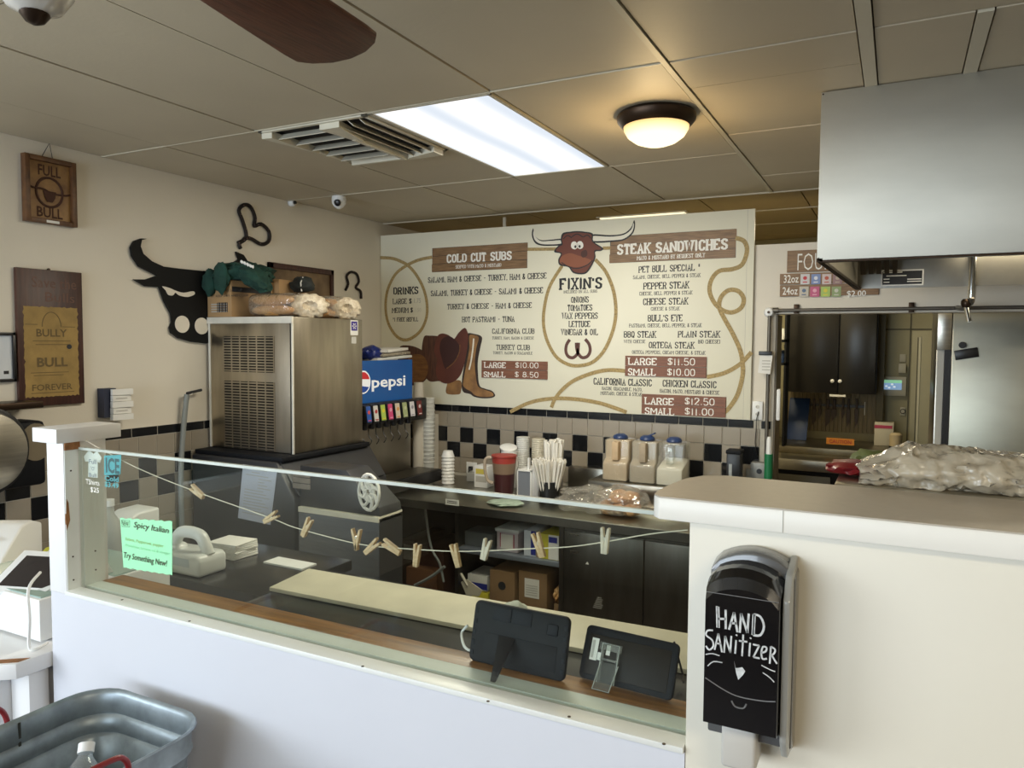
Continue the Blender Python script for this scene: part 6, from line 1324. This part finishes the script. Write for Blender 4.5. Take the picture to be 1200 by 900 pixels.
bx(-.212, -.163, 1.085, 1.14, 1.236, 1.300).build('push_pad', mat('warm_white_pad', (.52, .50, .46), .5), hs_, bev=.006, seg=3)
m_scr = mat('scratched_grey', (.16, .16, .16), .4)
MB().tube(smoothpath([(FX[0]+.003, YF, 1.378), (FX[0]+.03, YF, 1.366), ((FX[0]+FX[1])/2, YF, 1.361), (FX[1]-.02, YF, 1.362), (FX[1]-.003, YF, 1.365)], 4), .0009, 5).build('moulded_seam', m_scr, hs_)
MB().tube(smoothpath([(FX[0]+.040, YF, 1.353), (FX[0]+.045, YF, 1.346), (FX[0]+.056, YF, 1.346), (FX[0]+.060, YF, 1.353)], 4), .0012, 5).build('sight_window_rim', m_scr, hs_)
MB().tube([(FX[0]+.002, YF, 1.502), (FX[1]-.002, YF, 1.502)], .0006, 5).build('moulded_seam', m_scr, hs_)
m_ck = mat('white_marker', (.66, .68, .68), .7, var=.35, scale=120)
fx0 = FX[0]; fw = FX[1]-FX[0]; YS = YF-.0006; V0 = 1.308
def stroke(P, wd, name='marker_stroke', k=3):
    path = [Vector((fx0+fw*u, YS, V0+v)) for u, v in P]
    path = smoothpath(path, k) if k > 1 else path
    MB().ribbon(path, wd, (0, -1, 0), .0005).build(name, m_ck, hs_, smooth=0)
def word(sts, x0, x1, v0, v1, wd):
    for s0 in sts: stroke([(x0+(x1-x0)*u, v0+(v1-v0)*v) for u, v in s0], wd, k=1 if len(s0) < 4 else 3)
word([[(.0, 1), (.02, .05)], [(.03, .98), (.05, .05)], [(.19, .9), (.2, .05)], [(.04, .45), (.2, .5)],
      [(.27, .05), (.37, .85)], [(.37, .85), (.45, .0)], [(.30, .35), (.43, .38)],
      [(.50, .0), (.52, .85)], [(.52, .85), (.66, .05)], [(.66, .05), (.68, .9)],
      [(.77, .0), (.78, .9)], [(.79, .02), (.80, .9)], [(.78, .9), (.92, .85), (1.0, .45), (.93, .05), (.78, .0)]], .17, .80, .144, .176, .0030)
word([[(.10, .95), (.02, .90), (.0, .68), (.09, .52), (.11, .25), (.05, .05), (.0, .2)],
      [(.13, .1), (.18, .85)], [(.18, .85), (.24, .05)], [(.15, .4), (.22, .42)],
      [(.27, .05), (.28, .8)], [(.28, .8), (.36, .1)], [(.36, .1), (.37, .85)],
      [(.43, .1), (.44, .7)], [(.44, .9), (.45, .95)], [(.53, .05), (.54, 1.0)], [(.48, .7), (.60, .72)], [(.63, .1), (.64, .7)], [(.64, .88), (.65, .93)],
      [(.68, .65), (.77, .65)], [(.77, .65), (.69, .1)], [(.69, .1), (.78, .1)],
      [(.80, .35), (.86, .45), (.87, .62), (.82, .62), (.80, .35), (.82, .1), (.88, .15)],
      [(.92, -.05), (.93, .7)], [(.93, .7), (.99, .6), (.97, .4), (.93, .35)], [(.94, .35), (1.02, .0)]], .03, .96, .110, .142, .0024)
for P in ([(.03, .104), (.12, .107), (.22, .106)], [(.06, .088), (.14, .096), (.26, .097)], [(.78, .104), (.9, .100), (.96, .099)], [(.80, .094), (.88, .090), (.95, .084)]): stroke(P, .0014)
hp = [(.42, .102), (.44, .093), (.48, .094), (.53, .096), (.57, .091), (.54, .085), (.48, .077), (.45, .086)]
MB().prism([(fx0+fw*u, YS, V0+v) for u, v in hp], (0, -.0005, 0)).build('drawn_heart', m_ck, hs_, smooth=0)
# clothesline
GY = 1.203
rp = [(100, 516), (160, 548), (232, 577), (317, 607), (345, 618), (400, 633), (437, 640), (490, 644), (530, 646), (570, 645.5), (620, 643), (665, 641), (709, 635), (760, 626), (806, 621)]
path = smoothpath([aY(x, y, GY) for x, y in rp], 4)
MB().tube(path, .0011, 6).build('clothesline_string', mat('cotton_string', (.70, .64, .52), .8), None); cl = bpy.data.objects['clothesline_string']; tag(cl, 'sagging cotton string strung across the glass screen', 'string')
PINS = [(232, 577, -62, 'clothespin at the far left end of the string'), (317, 607, 60, 'clothespin in front of the paper notice corner'), (360, 617, 28, 'clothespin leaning right, third from the left'), (418, 633, 0, 'clothespin sprung open in a V shape'),
        (437, 640, 48, 'clothespin tilted right, just right of the V-shaped one'), (460, 642, -66, 'clothespin lying nearly flat along the string'), (489, 645, 6, 'upright dark brown clothespin before the dark bay'), (533, 645, -16, 'clothespin leaning left in front of the dark divider'),
        (569, 645, 14, 'short weathered clothespin left of the white-lidded tub'), (632, 640, -20, 'clothespin before the yellow carton'), (709, 635, 2, 'pale weathered clothespin hanging alone at the right')]
m_pin2 = mat('weathered_pin', (.70, .62, .50), .7, var=.3, scale=40)
for i, (px, py, tilt, lab) in enumerate(PINS):
    c = aY(px, py, GY); t = thing('clothespin', (c.x, GY, c.z), lab, 'clothespin', 'clothespins on the glass screen string')
    L = .045 if i != 8 else .040; V = (i == 3)
    for s0 in (-1, 1):
        b = MB().rot((c.x, GY, c.z), (0, R(tilt+(s0*13 if V else s0*3)), 0))
        off = .0036*s0
        zc0 = c.z-L*.55+(L*.45 if V else L*.30 if i in (6, 7) else L*.1) if not V else c.z-L*.45
        if i in (6, 7): zc0 = c.z-L*.72
        if i in (2, 4): zc0 = c.z-L*.55
        b.prism([(c.x+off-.0030, GY-.0045, zc0), (c.x+off+.0030, GY-.0045, zc0), (c.x+off+.0034, GY-.0045, zc0+L*.6), (c.x+off+s0*.0012+.0022, GY-.0045, zc0+L), (c.x+off+s0*.0012-.0022, GY-.0045, zc0+L), (c.x+off-.0034, GY-.0045, zc0+L*.6)], (0, .009, 0))
        b.build('prong', m_pin if i not in (8, 10) else m_pin2, t, bev=.0006)
    b = MB().rot((c.x, GY, c.z), (0, R(tilt), 0)); b.lathe([(.0032, -.004), (.0032, .004)], (c.x, GY, zc0+L*.58), 8, axis='y'); b.build('spring', m_steel, t)
# signs on the glass
SG = 1.1853
def onglass(x, y, d=0): return aY(x, y, SG-d)
gs_ = thing('green_paper_sign', tuple(onglass(172, 672)), 'mint green paper sign handwritten in dark marker, taped to the glass', 'sign')
P = []
tl, tr, br, bl2 = [onglass(*q) for q in ((141, 607), (202, 611), (202, 674), (145, 665))]
def edge(a, b, n, amp): 
    for i in range(n): P.append(a.lerp(b, i/n)+Vector((0, 0, amp*math.sin(i*2.1))))
edge(tl, tr, 20, .0016); edge(tr, br, 6, 0); edge(br, bl2, 20, .0014); edge(bl2, tl, 6, 0)
MB().prism(P, (0, -.0008, 0)).build('paper', mat('mint_green_paper', (.34, .80, .46), .6), gs_, smooth=0)
m_mk = mat('dark_marker', (.05, .07, .03), .6); m_mk2 = mat('olive_marker', (.28, .42, .10), .6)
def gtext(body, x0, y0, x1, y1, hpx, m, bold=0.0, shear=.2):
    a = onglass(x0, y0, .0012); b = onglass(x1, y1, .0012); h = onglass(x0, y0, .0012).z-onglass(x0, y0+hpx, .0012).z
    lettering(body, a, (b.x-a.x, 0, 0), (0, 0, h), m, gs_, bold, shear)
gtext('NEW', 143, 615.5, 151, 616.5, 5.5, m_mk); gtext('Spicy Italian', 157, 620, 198, 624, 9, m_mk, .01)
gtext('Salami, Pepperoni, pepper', 147, 634, 192, 637, 4.5, m_mk2); gtext('Provolone, lettuce, oil & vinegar', 147, 641, 199, 644, 4, mat('pale_green_marker', (.26, .62, .32), .6))
gtext('Try Something New!', 145.5, 655.5, 196, 668, 9, m_mk, .01)
a = onglass(142.5, 609, .0012); MB().tube([onglass(*q, .001) for q in ((142.5, 609.3), (152, 610), (152, 617.5), (143, 617))], .0006, 4, closed=True).build('drawn_frame', m_mk, gs_)
ts = thing('shirt_cutout', tuple(onglass(110, 575)), 'small white t-shirt shaped sign stuck inside the glass beside the post', 'sign')
TP_ = [(98, 535), (103, 529), (107, 529.5), (109.5, 532), (112, 529.5), (114, 529), (119, 536.5), (117, 543), (114.5, 541), (114.5, 560), (103, 559), (103.5, 541), (99.8, 541)]
GB = 1.1946
MB().prism([aY(x, y, GB) for x, y in TP_], (0, .0012, 0)).build('shirt', m_paper, ts, smooth=0)
def stext(body, x0, x1, yb, h, m):
    a = aY(x0, yb, SG); b = aY(x1, yb+.8, SG); hh = aY(x0, yb, SG).z-aY(x0, yb+h, SG).z
    lettering(body, Vector((a.x, SG-.0002, a.z)), (b.x-a.x, 0, 0), (0, 0, hh), m, ts)
m_bl = mat('blue_pen', (.05, .07, .12), .6)
stext('Full', 105, 113, 543, 5, m_bl); stext("'O'", 107, 111.5, 551, 4.5, m_bl); stext('Bull', 105, 113, 558.5, 4.5, m_bl); stext('TShirts', 101, 117, 567, 6, m_whitep); stext('$25', 106.5, 116.5, 577, 6.5, m_whitep)
ic = thing('cyan_window_sign', tuple(aY(131, 572, GB)), 'cyan hand painted price lettering on the inside of the glass', 'sign')
m_cy = mat('cyan_marker', (.08, .42, .50), .6)
cbk = MB().prism([aY(*q, GB) for q in ((122, 534), (142, 533), (141, 556), (122, 557))], (0, .0006, 0)).build('cyan_patch', m_cy, ic, smooth=0)
def ctext(body, x0, x1, yb, h, m, d=0):
    a = aY(x0, yb, GB-.0005-d); b = aY(x1, yb, GB-.0005-d); hh = a.z-aY(x0, yb+h, GB).z
    lettering(body, Vector((a.x, GB-.0006-d, a.z)), (b.x-a.x, 0, 0), (0, 0, hh), m, ic, .03, lift=-.0002)
m_cyd = mat('dark_cyan_marker', (.02, .10, .13), .6)  # dark cyan of the ICE lettering
ctext('ICE', 124, 140, 554, 18, m_cyd); ctext('Cold', 122.5, 139, 563, 6, m_cy); ctext('$3.49', 122.5, 139, 571, 7, m_cy)
# tablets on the wooden ledge
def tablet(name, label, bl_, br_, hgt, lean, m, rad):
    """case leaning back: bl_/br_ bottom corners on the ledge"""
    a = Vector(bl_); b = Vector(br_); u = (b-a).normalized(); W = (b-a).length
    n = Vector((-u.y, u.x, 0)); up = (Vector((0, 0, 1))*math.cos(lean)+n*math.sin(lean))
    t = thing(name, tuple((a+b)/2), label, 'tablet')
    P = []
    for cx_, cy_, a0 in ((rad, rad, 180), (W-rad, rad, 270), (W-rad, hgt-rad, 0), (rad, hgt-rad, 90)):
        for k in range(5): P.append((cx_+rad*math.cos(R(a0+22.5*k)), cy_+rad*math.sin(R(a0+22.5*k))))
    f = up.cross(u).normalized()   # away from camera? fixed below
    return t, a, u, up, W, P
def slab(t, a, u, up, P, nrm, d0, th, name, m, bev=.002, par=None):
    return MB().prism([a+u*x+up*y+nrm*d0 for x, y in P], nrm*th).build(name, m, par or t, bev=bev, seg=2)
ZL = 1.2165
p1 = aZ(553, 776, ZL+.002); p2 = aZ(661, 797, ZL+.002)
# case 1
p1 = aZ(549, 773, ZL+.001); p2 = aZ(661, 800, ZL+.001)
t, a, u, up, W, P = tablet('tablet_in_case', 'black rugged tablet case with kickstand, left one standing on the ledge', p1, p2, .118, R(14), m_blackm, .012)
nb_ = up.cross(u).normalized(); nb_ = nb_ if nb_.y > 0 else -nb_
slab(t, a, u, up, P, nb_, -.002, .012, 'case', m_blackm, .004)
def sub(x0, x1, y0, y1): return [(x0, y0), (x1, y0), (x1, y1), (x0, y1)]
m_navy = mat('navy_black_rubber', (.010, .012, .017), .6, spec=.2)
for (x0, x1) in ((.045, .085), (.088, .130)): slab(t, a, u, up, sub(x0, x1, .086, .112), nb_, -.0035, .003, 'raised_rib', m_navy, .001)
for k in range(5): slab(t, a, u, up, sub(.002, .010, .012+k*.02, .022+k*.02), nb_, -.003, .010, 'grip_rib', m_navy, .001); slab(t, a, u, up, sub(W-.010, W-.002, .012+k*.02, .022+k*.02), nb_, -.003, .010, 'grip_rib', m_navy, .001)
slab(t, a, u, up, sub(.03, W-.02, .012, .060), nb_, -.0028, .003, 'recessed_plate', m_blackm, .001)
slab(t, a, u, up, sub(W-.045, W-.022, .078, .100), nb_, -.004, .004, 'camera_bezel', m_navy, .003)
slab(t, a, u, up, sub(-.003+W*.5, W*.5+.08, -.0, .0006+.004), nb_, .004, .003, 'bottom_edge', m_black, .001)
k0 = a+u*.070+up*.058-nb_*.004; foot = aZ(577, 800, ZL+.0018)
foot = Vector((k0.x-.030, k0.y-.050, ZL+.002))
foot = aZ(576, 800, 1.218); foot.z = 1.219
sd1 = Vector((.024, 0, 0))
MB().prism([k0-sd1*.3, k0+sd1*1.2, foot+Vector((.008, 0, 0)), foot-Vector((.004, 0, 0))], (0, .004, .002)).build('kickstand', m_black, t, bev=.001)
# case 2 with clear stand
p1 = aZ(677, 793, ZL+.003); p2 = aZ(787, 822, ZL+.003)
t, a, u, up, W, P = tablet('tablet_in_case', 'slim black tablet case with white labels, right one in a clear stand', p1, p2, .098, R(24), m_blackm, .010)
nb_ = up.cross(u).normalized(); nb_ = nb_ if nb_.y > 0 else -nb_
slab(t, a, u, up, P, nb_, 0, .010, 'case', m_blackm, .003)
slab(t, a, u, up, sub(.010, W-.012, .010, .083), nb_, -.001, .002, 'back_panel', mat('brown_black_panel', (.016, .012, .009), .5, spec=.2), .001)
for x0, x1, y0, y1 in ((.017, .031, .036, .076), (.032, .040, .038, .052), (.048, .056, .050, .068)): slab(t, a, u, up, sub(x0, x1, y0, y1), nb_, -.0016, .0008, 'white_label', m_paper, 0)
slab(t, a, u, up, sub(.019, .024, .040, .072), nb_, -.0021, .0006, 'label_print', m_greyprint, 0)
cs = thing('clear_easel', tuple(a+u*W*.5), 'clear plastic easel holding the right-hand tablet case', 'stand')
c0 = a+u*.050
for x0, x1 in ((.042, .046), (.072, .076)): slab(cs, a-nb_*.004, u, up, sub(x0, x1, .0, .070), nb_, -.003, .004, 'easel_post', m_clear, 0, cs)
slab(cs, a-nb_*.004, u, up, sub(.040, .078, .040, .044), nb_, -.003, .004, 'easel_bar', m_clear, 0, cs); slab(cs, a-nb_*.004, u, up, sub(.036, .080, .058, .072), nb_, -.003, .003, 'easel_top', m_clear, 0, cs)
q0 = a+u*.042-nb_*.005+up*.035; q1 = a+u*.078-nb_*.005+up*.035
f0 = Vector((q0.x-.003, q0.y-.035, ZL+.001)); f1 = Vector((q1.x-.006, q1.y-.035, ZL+.001))
MB().prism([q0, q1, f1, f0], (0, .003, .001)).build('easel_leg', m_clear, cs, smooth=0)
cm = mat('bright_clear_edge', (.40, .42, .40), .2)
MB().tube([q0, f0, f1, q1], .0011, 6).build('easel_leg_edge', cm, cs); MB().tube([a+u*.042-nb_*.008+up*.0, a+u*.042-nb_*.008+up*.07, a+u*.076-nb_*.008+up*.07, a+u*.076-nb_*.008], .0009, 6).build('easel_rim', cm, cs)
# cable coil left of the first tablet
p = aZ(545, 750, 1.0); o = MB().tube(smoothpath([aZ(548, 733, 1.24), aZ(541, 742, 1.22), aZ(544, 757, 1.2175), aZ(552, 762, 1.219), aZ(556, 752, 1.2175)], 5), .0028, 6).build('charging_cable', m_plast, None); tag(o, 'white charging cable curled at the left side of the rugged tablet', 'cable')
o = MB().blob(tuple(aZ(604, 719, 1.02)), (.045, .030, .030), 3, .3, 2.5, 3, .55).build('paper_wad', mat('pale_wadded_paper', (.52, .55, .48), .8, var=.2, scale=20), None); tag(o, 'crumpled pale paper on the cutting board behind the tablet', 'paper')
o.location.z = 1.0105
o = MB().tube([aZ(790, 752, 1.1), aZ(800, 790, 1.02), aZ(801, 800, 1.011)], .003, 6).build('knife_steel', m_black, None)
tag(o, 'thin black rod standing near the right end of cutting board', 'rod')
# detergent jug behind the glass
jc = aZ(226, 668, .996); jg = thing('plastic_jug', (jc.x, jc.y, .996), 'milky white gallon jug with handle on the prep table', 'jug')
J = [(203, 671), (204, 640), (208, 627), (222, 620), (236, 620), (244, 629), (249, 645), (250, 660)]
JY = jc.y; js = [aY(x, y, JY) for x, y in J]
x0, x1 = js[0].x, js[-1].x; zt_ = js[3].z; H = zt_-.996; Wd = x1-x0
ho = smoothpath([(x0+Wd*u, JY, .996+H*v) for u, v in ((.0, .01), (.0, .45), (.04, .72), (.18, .93), (.42, 1.0), (.66, .97), (.82, .80), (.93, .55), (1.0, .42), (1.0, .01))], 3)
# body built as a shell around the handle hole
hole = [(x0+Wd*u, .996+H*v) for u, v in ((.20, .66), (.26, .78), (.40, .84), (.58, .84), (.68, .76), (.62, .66), (.50, .56), (.34, .54), (.24, .58))]
bm_ = MB()
low = [(x0, .9965), (x1, .9965), (x1, .996+H*.42), (x0+Wd*.93, .996+H*.52), (x0, .996+H*.50)]
bm_.prism([(x, JY-.065, z) for x, z in low], (0, .13, 0)); bm_.build('body', m_plastg, jg, bev=.014, seg=3, smooth=60)
MB().tube(smoothpath([(x0+Wd*.09, JY, .996+H*.40), (x0+Wd*.09, JY, .996+H*.66), (x0+Wd*.22, JY, .996+H*.88), (x0+Wd*.45, JY, .996+H*.93), (x0+Wd*.70, JY, .996+H*.88), (x0+Wd*.82, JY, .996+H*.66), (x0+Wd*.90, JY, .996+H*.45)], 5), .0225, 12).build('handle', m_plastg, jg)
MB().prism([(x0+Wd*.02, JY-.03, .996+H*.45), (x0+Wd*.28, JY-.03, .996+H*.45), (x0+Wd*.2, JY-.03, .996+H*.60), (x0+Wd*.05, JY-.03, .996+H*.62)], (0, .06, 0)).build('shoulder', m_plastg, jg, bev=.008)
bx(x0+.03, x1-.05, JY-.0662, JY-.0655, 1.03, 1.06).build('grey_label', mat('grey_blue_label', (.45, .50, .52), .5), jg, smooth=0)
nk = thing('napkin_stack', tuple(aZ(278, 655, .996)), 'stack of folded white paper napkins beside the milky jug', 'napkins'); c = aZ(277, 652, .996)
for k in range(8):
    s_ = MB().rot((c.x, c.y, 1), (0, 0, R(3*((k*5) % 4)-4))); s_.box(c.x-.10, c.x+.045, c.y-.05, c.y+.07, .9965+k*.0075, .9965+k*.0075+.0065); s_.build('napkin', m_paper, nk, bev=.001)
o = bx(-2.15, -1.955, 2.10, 2.18, .9955, 1.002).build('white_strip', m_plast, None, smooth=0); tag(o, 'flat white strip lying left of the cutting board', 'strip')
# white box and squeeze bottle behind the post
c = aZ(150, 650, .996); o = thing('white_bottle', (c.x, c.y, .996), 'grey translucent bottle half hidden behind the green sign', 'bottle')
c = aY(127, 640, 1.90); MB().lathe([(.05, .9965), (.055, 1.05), (.05, 1.12), (.025, 1.155), (.022, 1.19)], (c.x, 1.90, 0), 20).build('body', mat('grey_translucent', (.42, .44, .42), .3), o)
MB().lathe([(.026, 1.19), (.026, 1.215), (.002, 1.218)], (c.x, 1.90, 0), 16).build('cap', m_plast, o); o.location = (c.x, 1.90, .996)
for ch in kids(o): ch.data.transform(Matrix.Translation(Vector(o['org'])-Vector((c.x, 1.90, .996))))
c = aY(136, 610, 2.06); o = thing('label_printer', (c.x, 2.06, .996), 'white desk machine behind the post, left end of the prep table', 'printer')
MB().prism([(c.x-.05, 1.98, .9965), (c.x-.05, 2.2, .9965), (c.x-.05, 2.2, 1.12), (c.x-.05, 2.1, 1.115), (c.x-.05, 1.98, 1.06)], (.15, 0, 0)).build('body', m_plast, o, bev=.012, seg=3)
bx(c.x-.03, c.x+.06, 1.976, 1.982, 1.01, 1.04).build('dark_slot', m_black, o, smooth=0)
# plastic bag on the bar top
pb = thing('plastic_bag', (.2, 1.42, 1.6), 'long crumpled milky plastic bag lying on the rear edge of bar top', 'bag')
def bagtube(x0, x1, yc, ry, prof, seed, name, m, nu=90, nk=44):
    rings = []
    for i in range(nu):
        u = i/(nu-1); x = x0+(x1-x0)*u; hh = prof(u); ring = []
        for k in range(nk):
            a = 2*math.pi*k/nk; ca, sa = math.cos(a), math.sin(a)
            fold = abs(noise.noise(Vector((u*10+seed, ca*1.5, sa*1.5))))*.38+abs(noise.noise(Vector((u*30, ca*3.5+seed, sa*3.5))))*.30+abs(noise.noise(Vector((u*70, ca*8, sa*8+seed))))*.20
            nn = 1.12-fold
            ring.append(Vector((x+.016*noise.noise(Vector((u*14, ca*2+seed, sa*2))), yc+ry*ca*nn, max(1.6153, 1.6155+hh*.42+hh*.62*sa*nn))))
        rings.append(ring)
    MB().loft(rings).build(name, m, pb, smooth=70)
bagtube(-.050, .60, 1.445, .072, lambda u: (.034+.036*min(1, u*9)) if u < .12 else .070-.018*min(1, (u-.12)*2.2), 2, 'bag', m_film2)
bagtube(.0, .58, 1.465, .058, lambda u: .052-.012*u, 7, 'inner_folds', mat('crumpled_milky_film', (.50, .44, .33), .35, var=.35, scale=30, bump=.6, bscale=40), 60, 30)
bsf = bx(-.09, 3.0, 1.372, 1.52, 1.575, 1.6145).build('rear_shelf', m_steelt, None, bev=.002); tag(bsf, 'steel shelf strip behind the bar top under the plastic bag', 'shelf')
MB().box(-.07, -.03, 1.44, 1.50, 0, 1.575).box(1.9, 1.94, 1.44, 1.50, 0, 1.575).build('shelf_post', m_steelt, bsf, smooth=0)
rg_ = aY(1012, 563, 1.5); o = MB().blob((-.068, 1.50, 1.6265), (.042, .04, .014), 4, .35, 3, 3, .7, .1).build('red_packet', mat('dark_red_packet', (.22, .012, .015), .35, var=.3, scale=30), None); tag(o, 'small dark red packet at the end of the crumpled plastic bag', 'packet')
o = MB().blob((-.04, 1.56, 1.634), (.035, .025, .020), 7, .3, 3, 3, .9).build('olive_packet', mat('olive_green_packet', (.14, .16, .05), .4, var=.3, scale=30), None); tag(o, 'small olive green packet behind the dark red one', 'packet')
# ---- galvanised tub
tb = thing('galvanized_tub', (-1.45, .83, .75), 'galvanised steel tub with red handles standing in front of the service wall', 'tub')
m_galv = mat('galvanised_steel', (.36, .42, .46), .42, .55, var=.30, scale=26)
TX0, TX1, TY0, TY1 = -1.64, -1.272, .56, 1.095; TZ1 = 1.045; TZ0 = .76
def rrect(x0, x1, y0, y1, r, z, n=7):
    P = []
    for cx_, cy_, a0 in ((x1-r, y1-r, 0), (x0+r, y1-r, 90), (x0+r, y0+r, 180), (x1-r, y0+r, 270)):
        for k in range(n): a = R(a0+90*k/(n-1)); P.append(Vector((cx_+r*math.cos(a), cy_+r*math.sin(a), z)))
    return P
def ring(off, z): return rrect(TX0+off, TX1-off, TY0+off, TY1-off, .085-off*.4, z)
h = TZ1-TZ0; rings = [ring(.045, TZ0), ring(.028, TZ0+h*.4), ring(.018, TZ0+h*.66), ring(.013, TZ0+h*.675), ring(.014, TZ0+h*.70), ring(.010, TZ0+h*.80), ring(.004, TZ0+h*.815), ring(.007, TZ0+h*.835), ring(.004, TZ0+h*.98), ring(-.003, TZ1-.002), ring(-.001, TZ1+.002),
   ring(.004, TZ1), ring(.008, TZ0+h*.97), ring(.011, TZ0+h*.84), ring(.007, TZ0+h*.815), ring(.014, TZ0+h*.79), ring(.018, TZ0+h*.70), ring(.014, TZ0+h*.675), ring(.022, TZ0+h*.655), ring(.032, TZ0+h*.4), ring(.049, TZ0+.004)]
MB().loft(rings).build('tub_body', m_galv, tb, smooth=50)
bx(TX0+.0085, TX0+.0105, .90, .905, TZ0+.10, TZ1-.005).build('seam', m_steeld, tb, smooth=0)
m_redh = mat('dark_red_painted_steel', (.24, .018, .022), .3)
for x, s0 in ((TX0, -1), (TX1, 1)):
    MB().tube(smoothpath([(x+s0*.004, .70, TZ1-.05), (x+s0*.012, .70, TZ1-.0), (x+s0*.016, .712, TZ1+.028), (x+s0*.016, .74, TZ1+.038), (x+s0*.016, .85, TZ1+.038), (x+s0*.016, .878, TZ1+.028), (x+s0*.012, .89, TZ1+.0), (x+s0*.004, .89, TZ1-.05)], 4), .0055, 10).build('red_handle', m_redh, tb)
    for y in (.70, .89): bx(x-.004 if s0 > 0 else x-.008, x+.008 if s0 > 0 else x+.004, y-.014, y+.014, TZ1-.07, TZ1-.035).build('handle_bracket', m_galv, tb, bev=.002)
st_ = thing('tub_stand', (-1.45, .83, 0), 'dark wooden stand carrying the galvanised tub', 'stand')
bx(-1.62, -1.29, .60, 1.08, .73, .7590).build('top', m_sign, st_, bev=.003)
for x in (-1.60, -1.31):
    for y in (.62, 1.06): bx(x-.018, x+.018, y-.018, y+.018, 0, .73).build('leg', m_sign, st_, bev=.002)
wb_ = thing('water_bottle', (-1.45, .86, .766), 'clear water bottle with white cap and blue label leaning inside the tub', 'bottle')
ctop = aY(101, 877, .90); base = ctop+Vector((.085, -.085, -.135)); ax = (ctop-base).normalized()
def along(prof, name, m):
    b = MB(); q = Vector((0, 0, 1)).rotation_difference(ax).to_matrix().to_4x4(); b.m = Matrix.Translation(base) @ q; b.lathe(prof, (0, 0, 0), 20); return b.build(name, m, wb_)
m_bot = clear_mat('bottle_plastic', (.70, .78, .80), .95, .08, 1.45, 0, .18)
along([(.024, .0), (.030, .006), (.030, .075)], 'lower_body', m_bot); along([(.0305, .075), (.0305, .135)], 'blue_label', mat('blue_bottle_label', (.02, .12, .42), .3, col2=(.5, .6, .75), scale=26))
along([(.030, .135), (.029, .141), (.022, .153), (.013, .166), (.0125, .175)], 'shoulder', m_bot); along([(.0150, .172), (.0150, .190), (.002, .191)], 'white_cap', m_plast)

# groups for the remaining repeats
GR = {'cup_tower': 'clear cup towers on the back counter', 'tablet_in_case': 'tablets on the wooden ledge', 'stock_box': 'brown stock cartons on the bottom shelf', 'bread_bag': 'bread bags on the ice machine',
      'horseshoe_heart': 'horseshoe hearts on the left wall', 'cardboard_box': 'cartons on the ice machine', 'storage_crate': 'dark cartons in the left store bay', 'framed_picture': 'framed pictures on the left wall',
      'outlet_plate': 'outlets on the back wall', 'power_cord': 'cords at the wall outlets', 'bottle': 'bottles on the corner shelf'}
for o in list(COL.objects):
    k = o.name.split('.')[0]
    if o.parent is None and 'label' in o and k in GR and 'group' not in o: o['group'] = GR[k]
# fixtures added around the unseen shop light and the hood fill light
t = thing('added_panel_light', (1.3, -.9, CZ), 'flat ceiling light panel behind the camera over the shop floor', 'light')
bx(.68, 1.92, -1.17, -.63, CZ-.012, CZ-.001).build('frame', m_tbar, t, smooth=0)
bx(.70, 1.90, -1.15, -.65, CZ-.016, CZ-.012).build('lens', mat('warm_lit_lens', (1.0, .90, .62), .4, emit=1.0), t, smooth=0)
MB().box(.52, 1.25, 3.85, 4.10, 2.36, 2.40).box(.89, .91, 3.99, 4.01, 2.40, 2.768).build('fill_light_housing', m_steeld, hd, bev=.003)  # added housing above the hood fill light, no such part seen
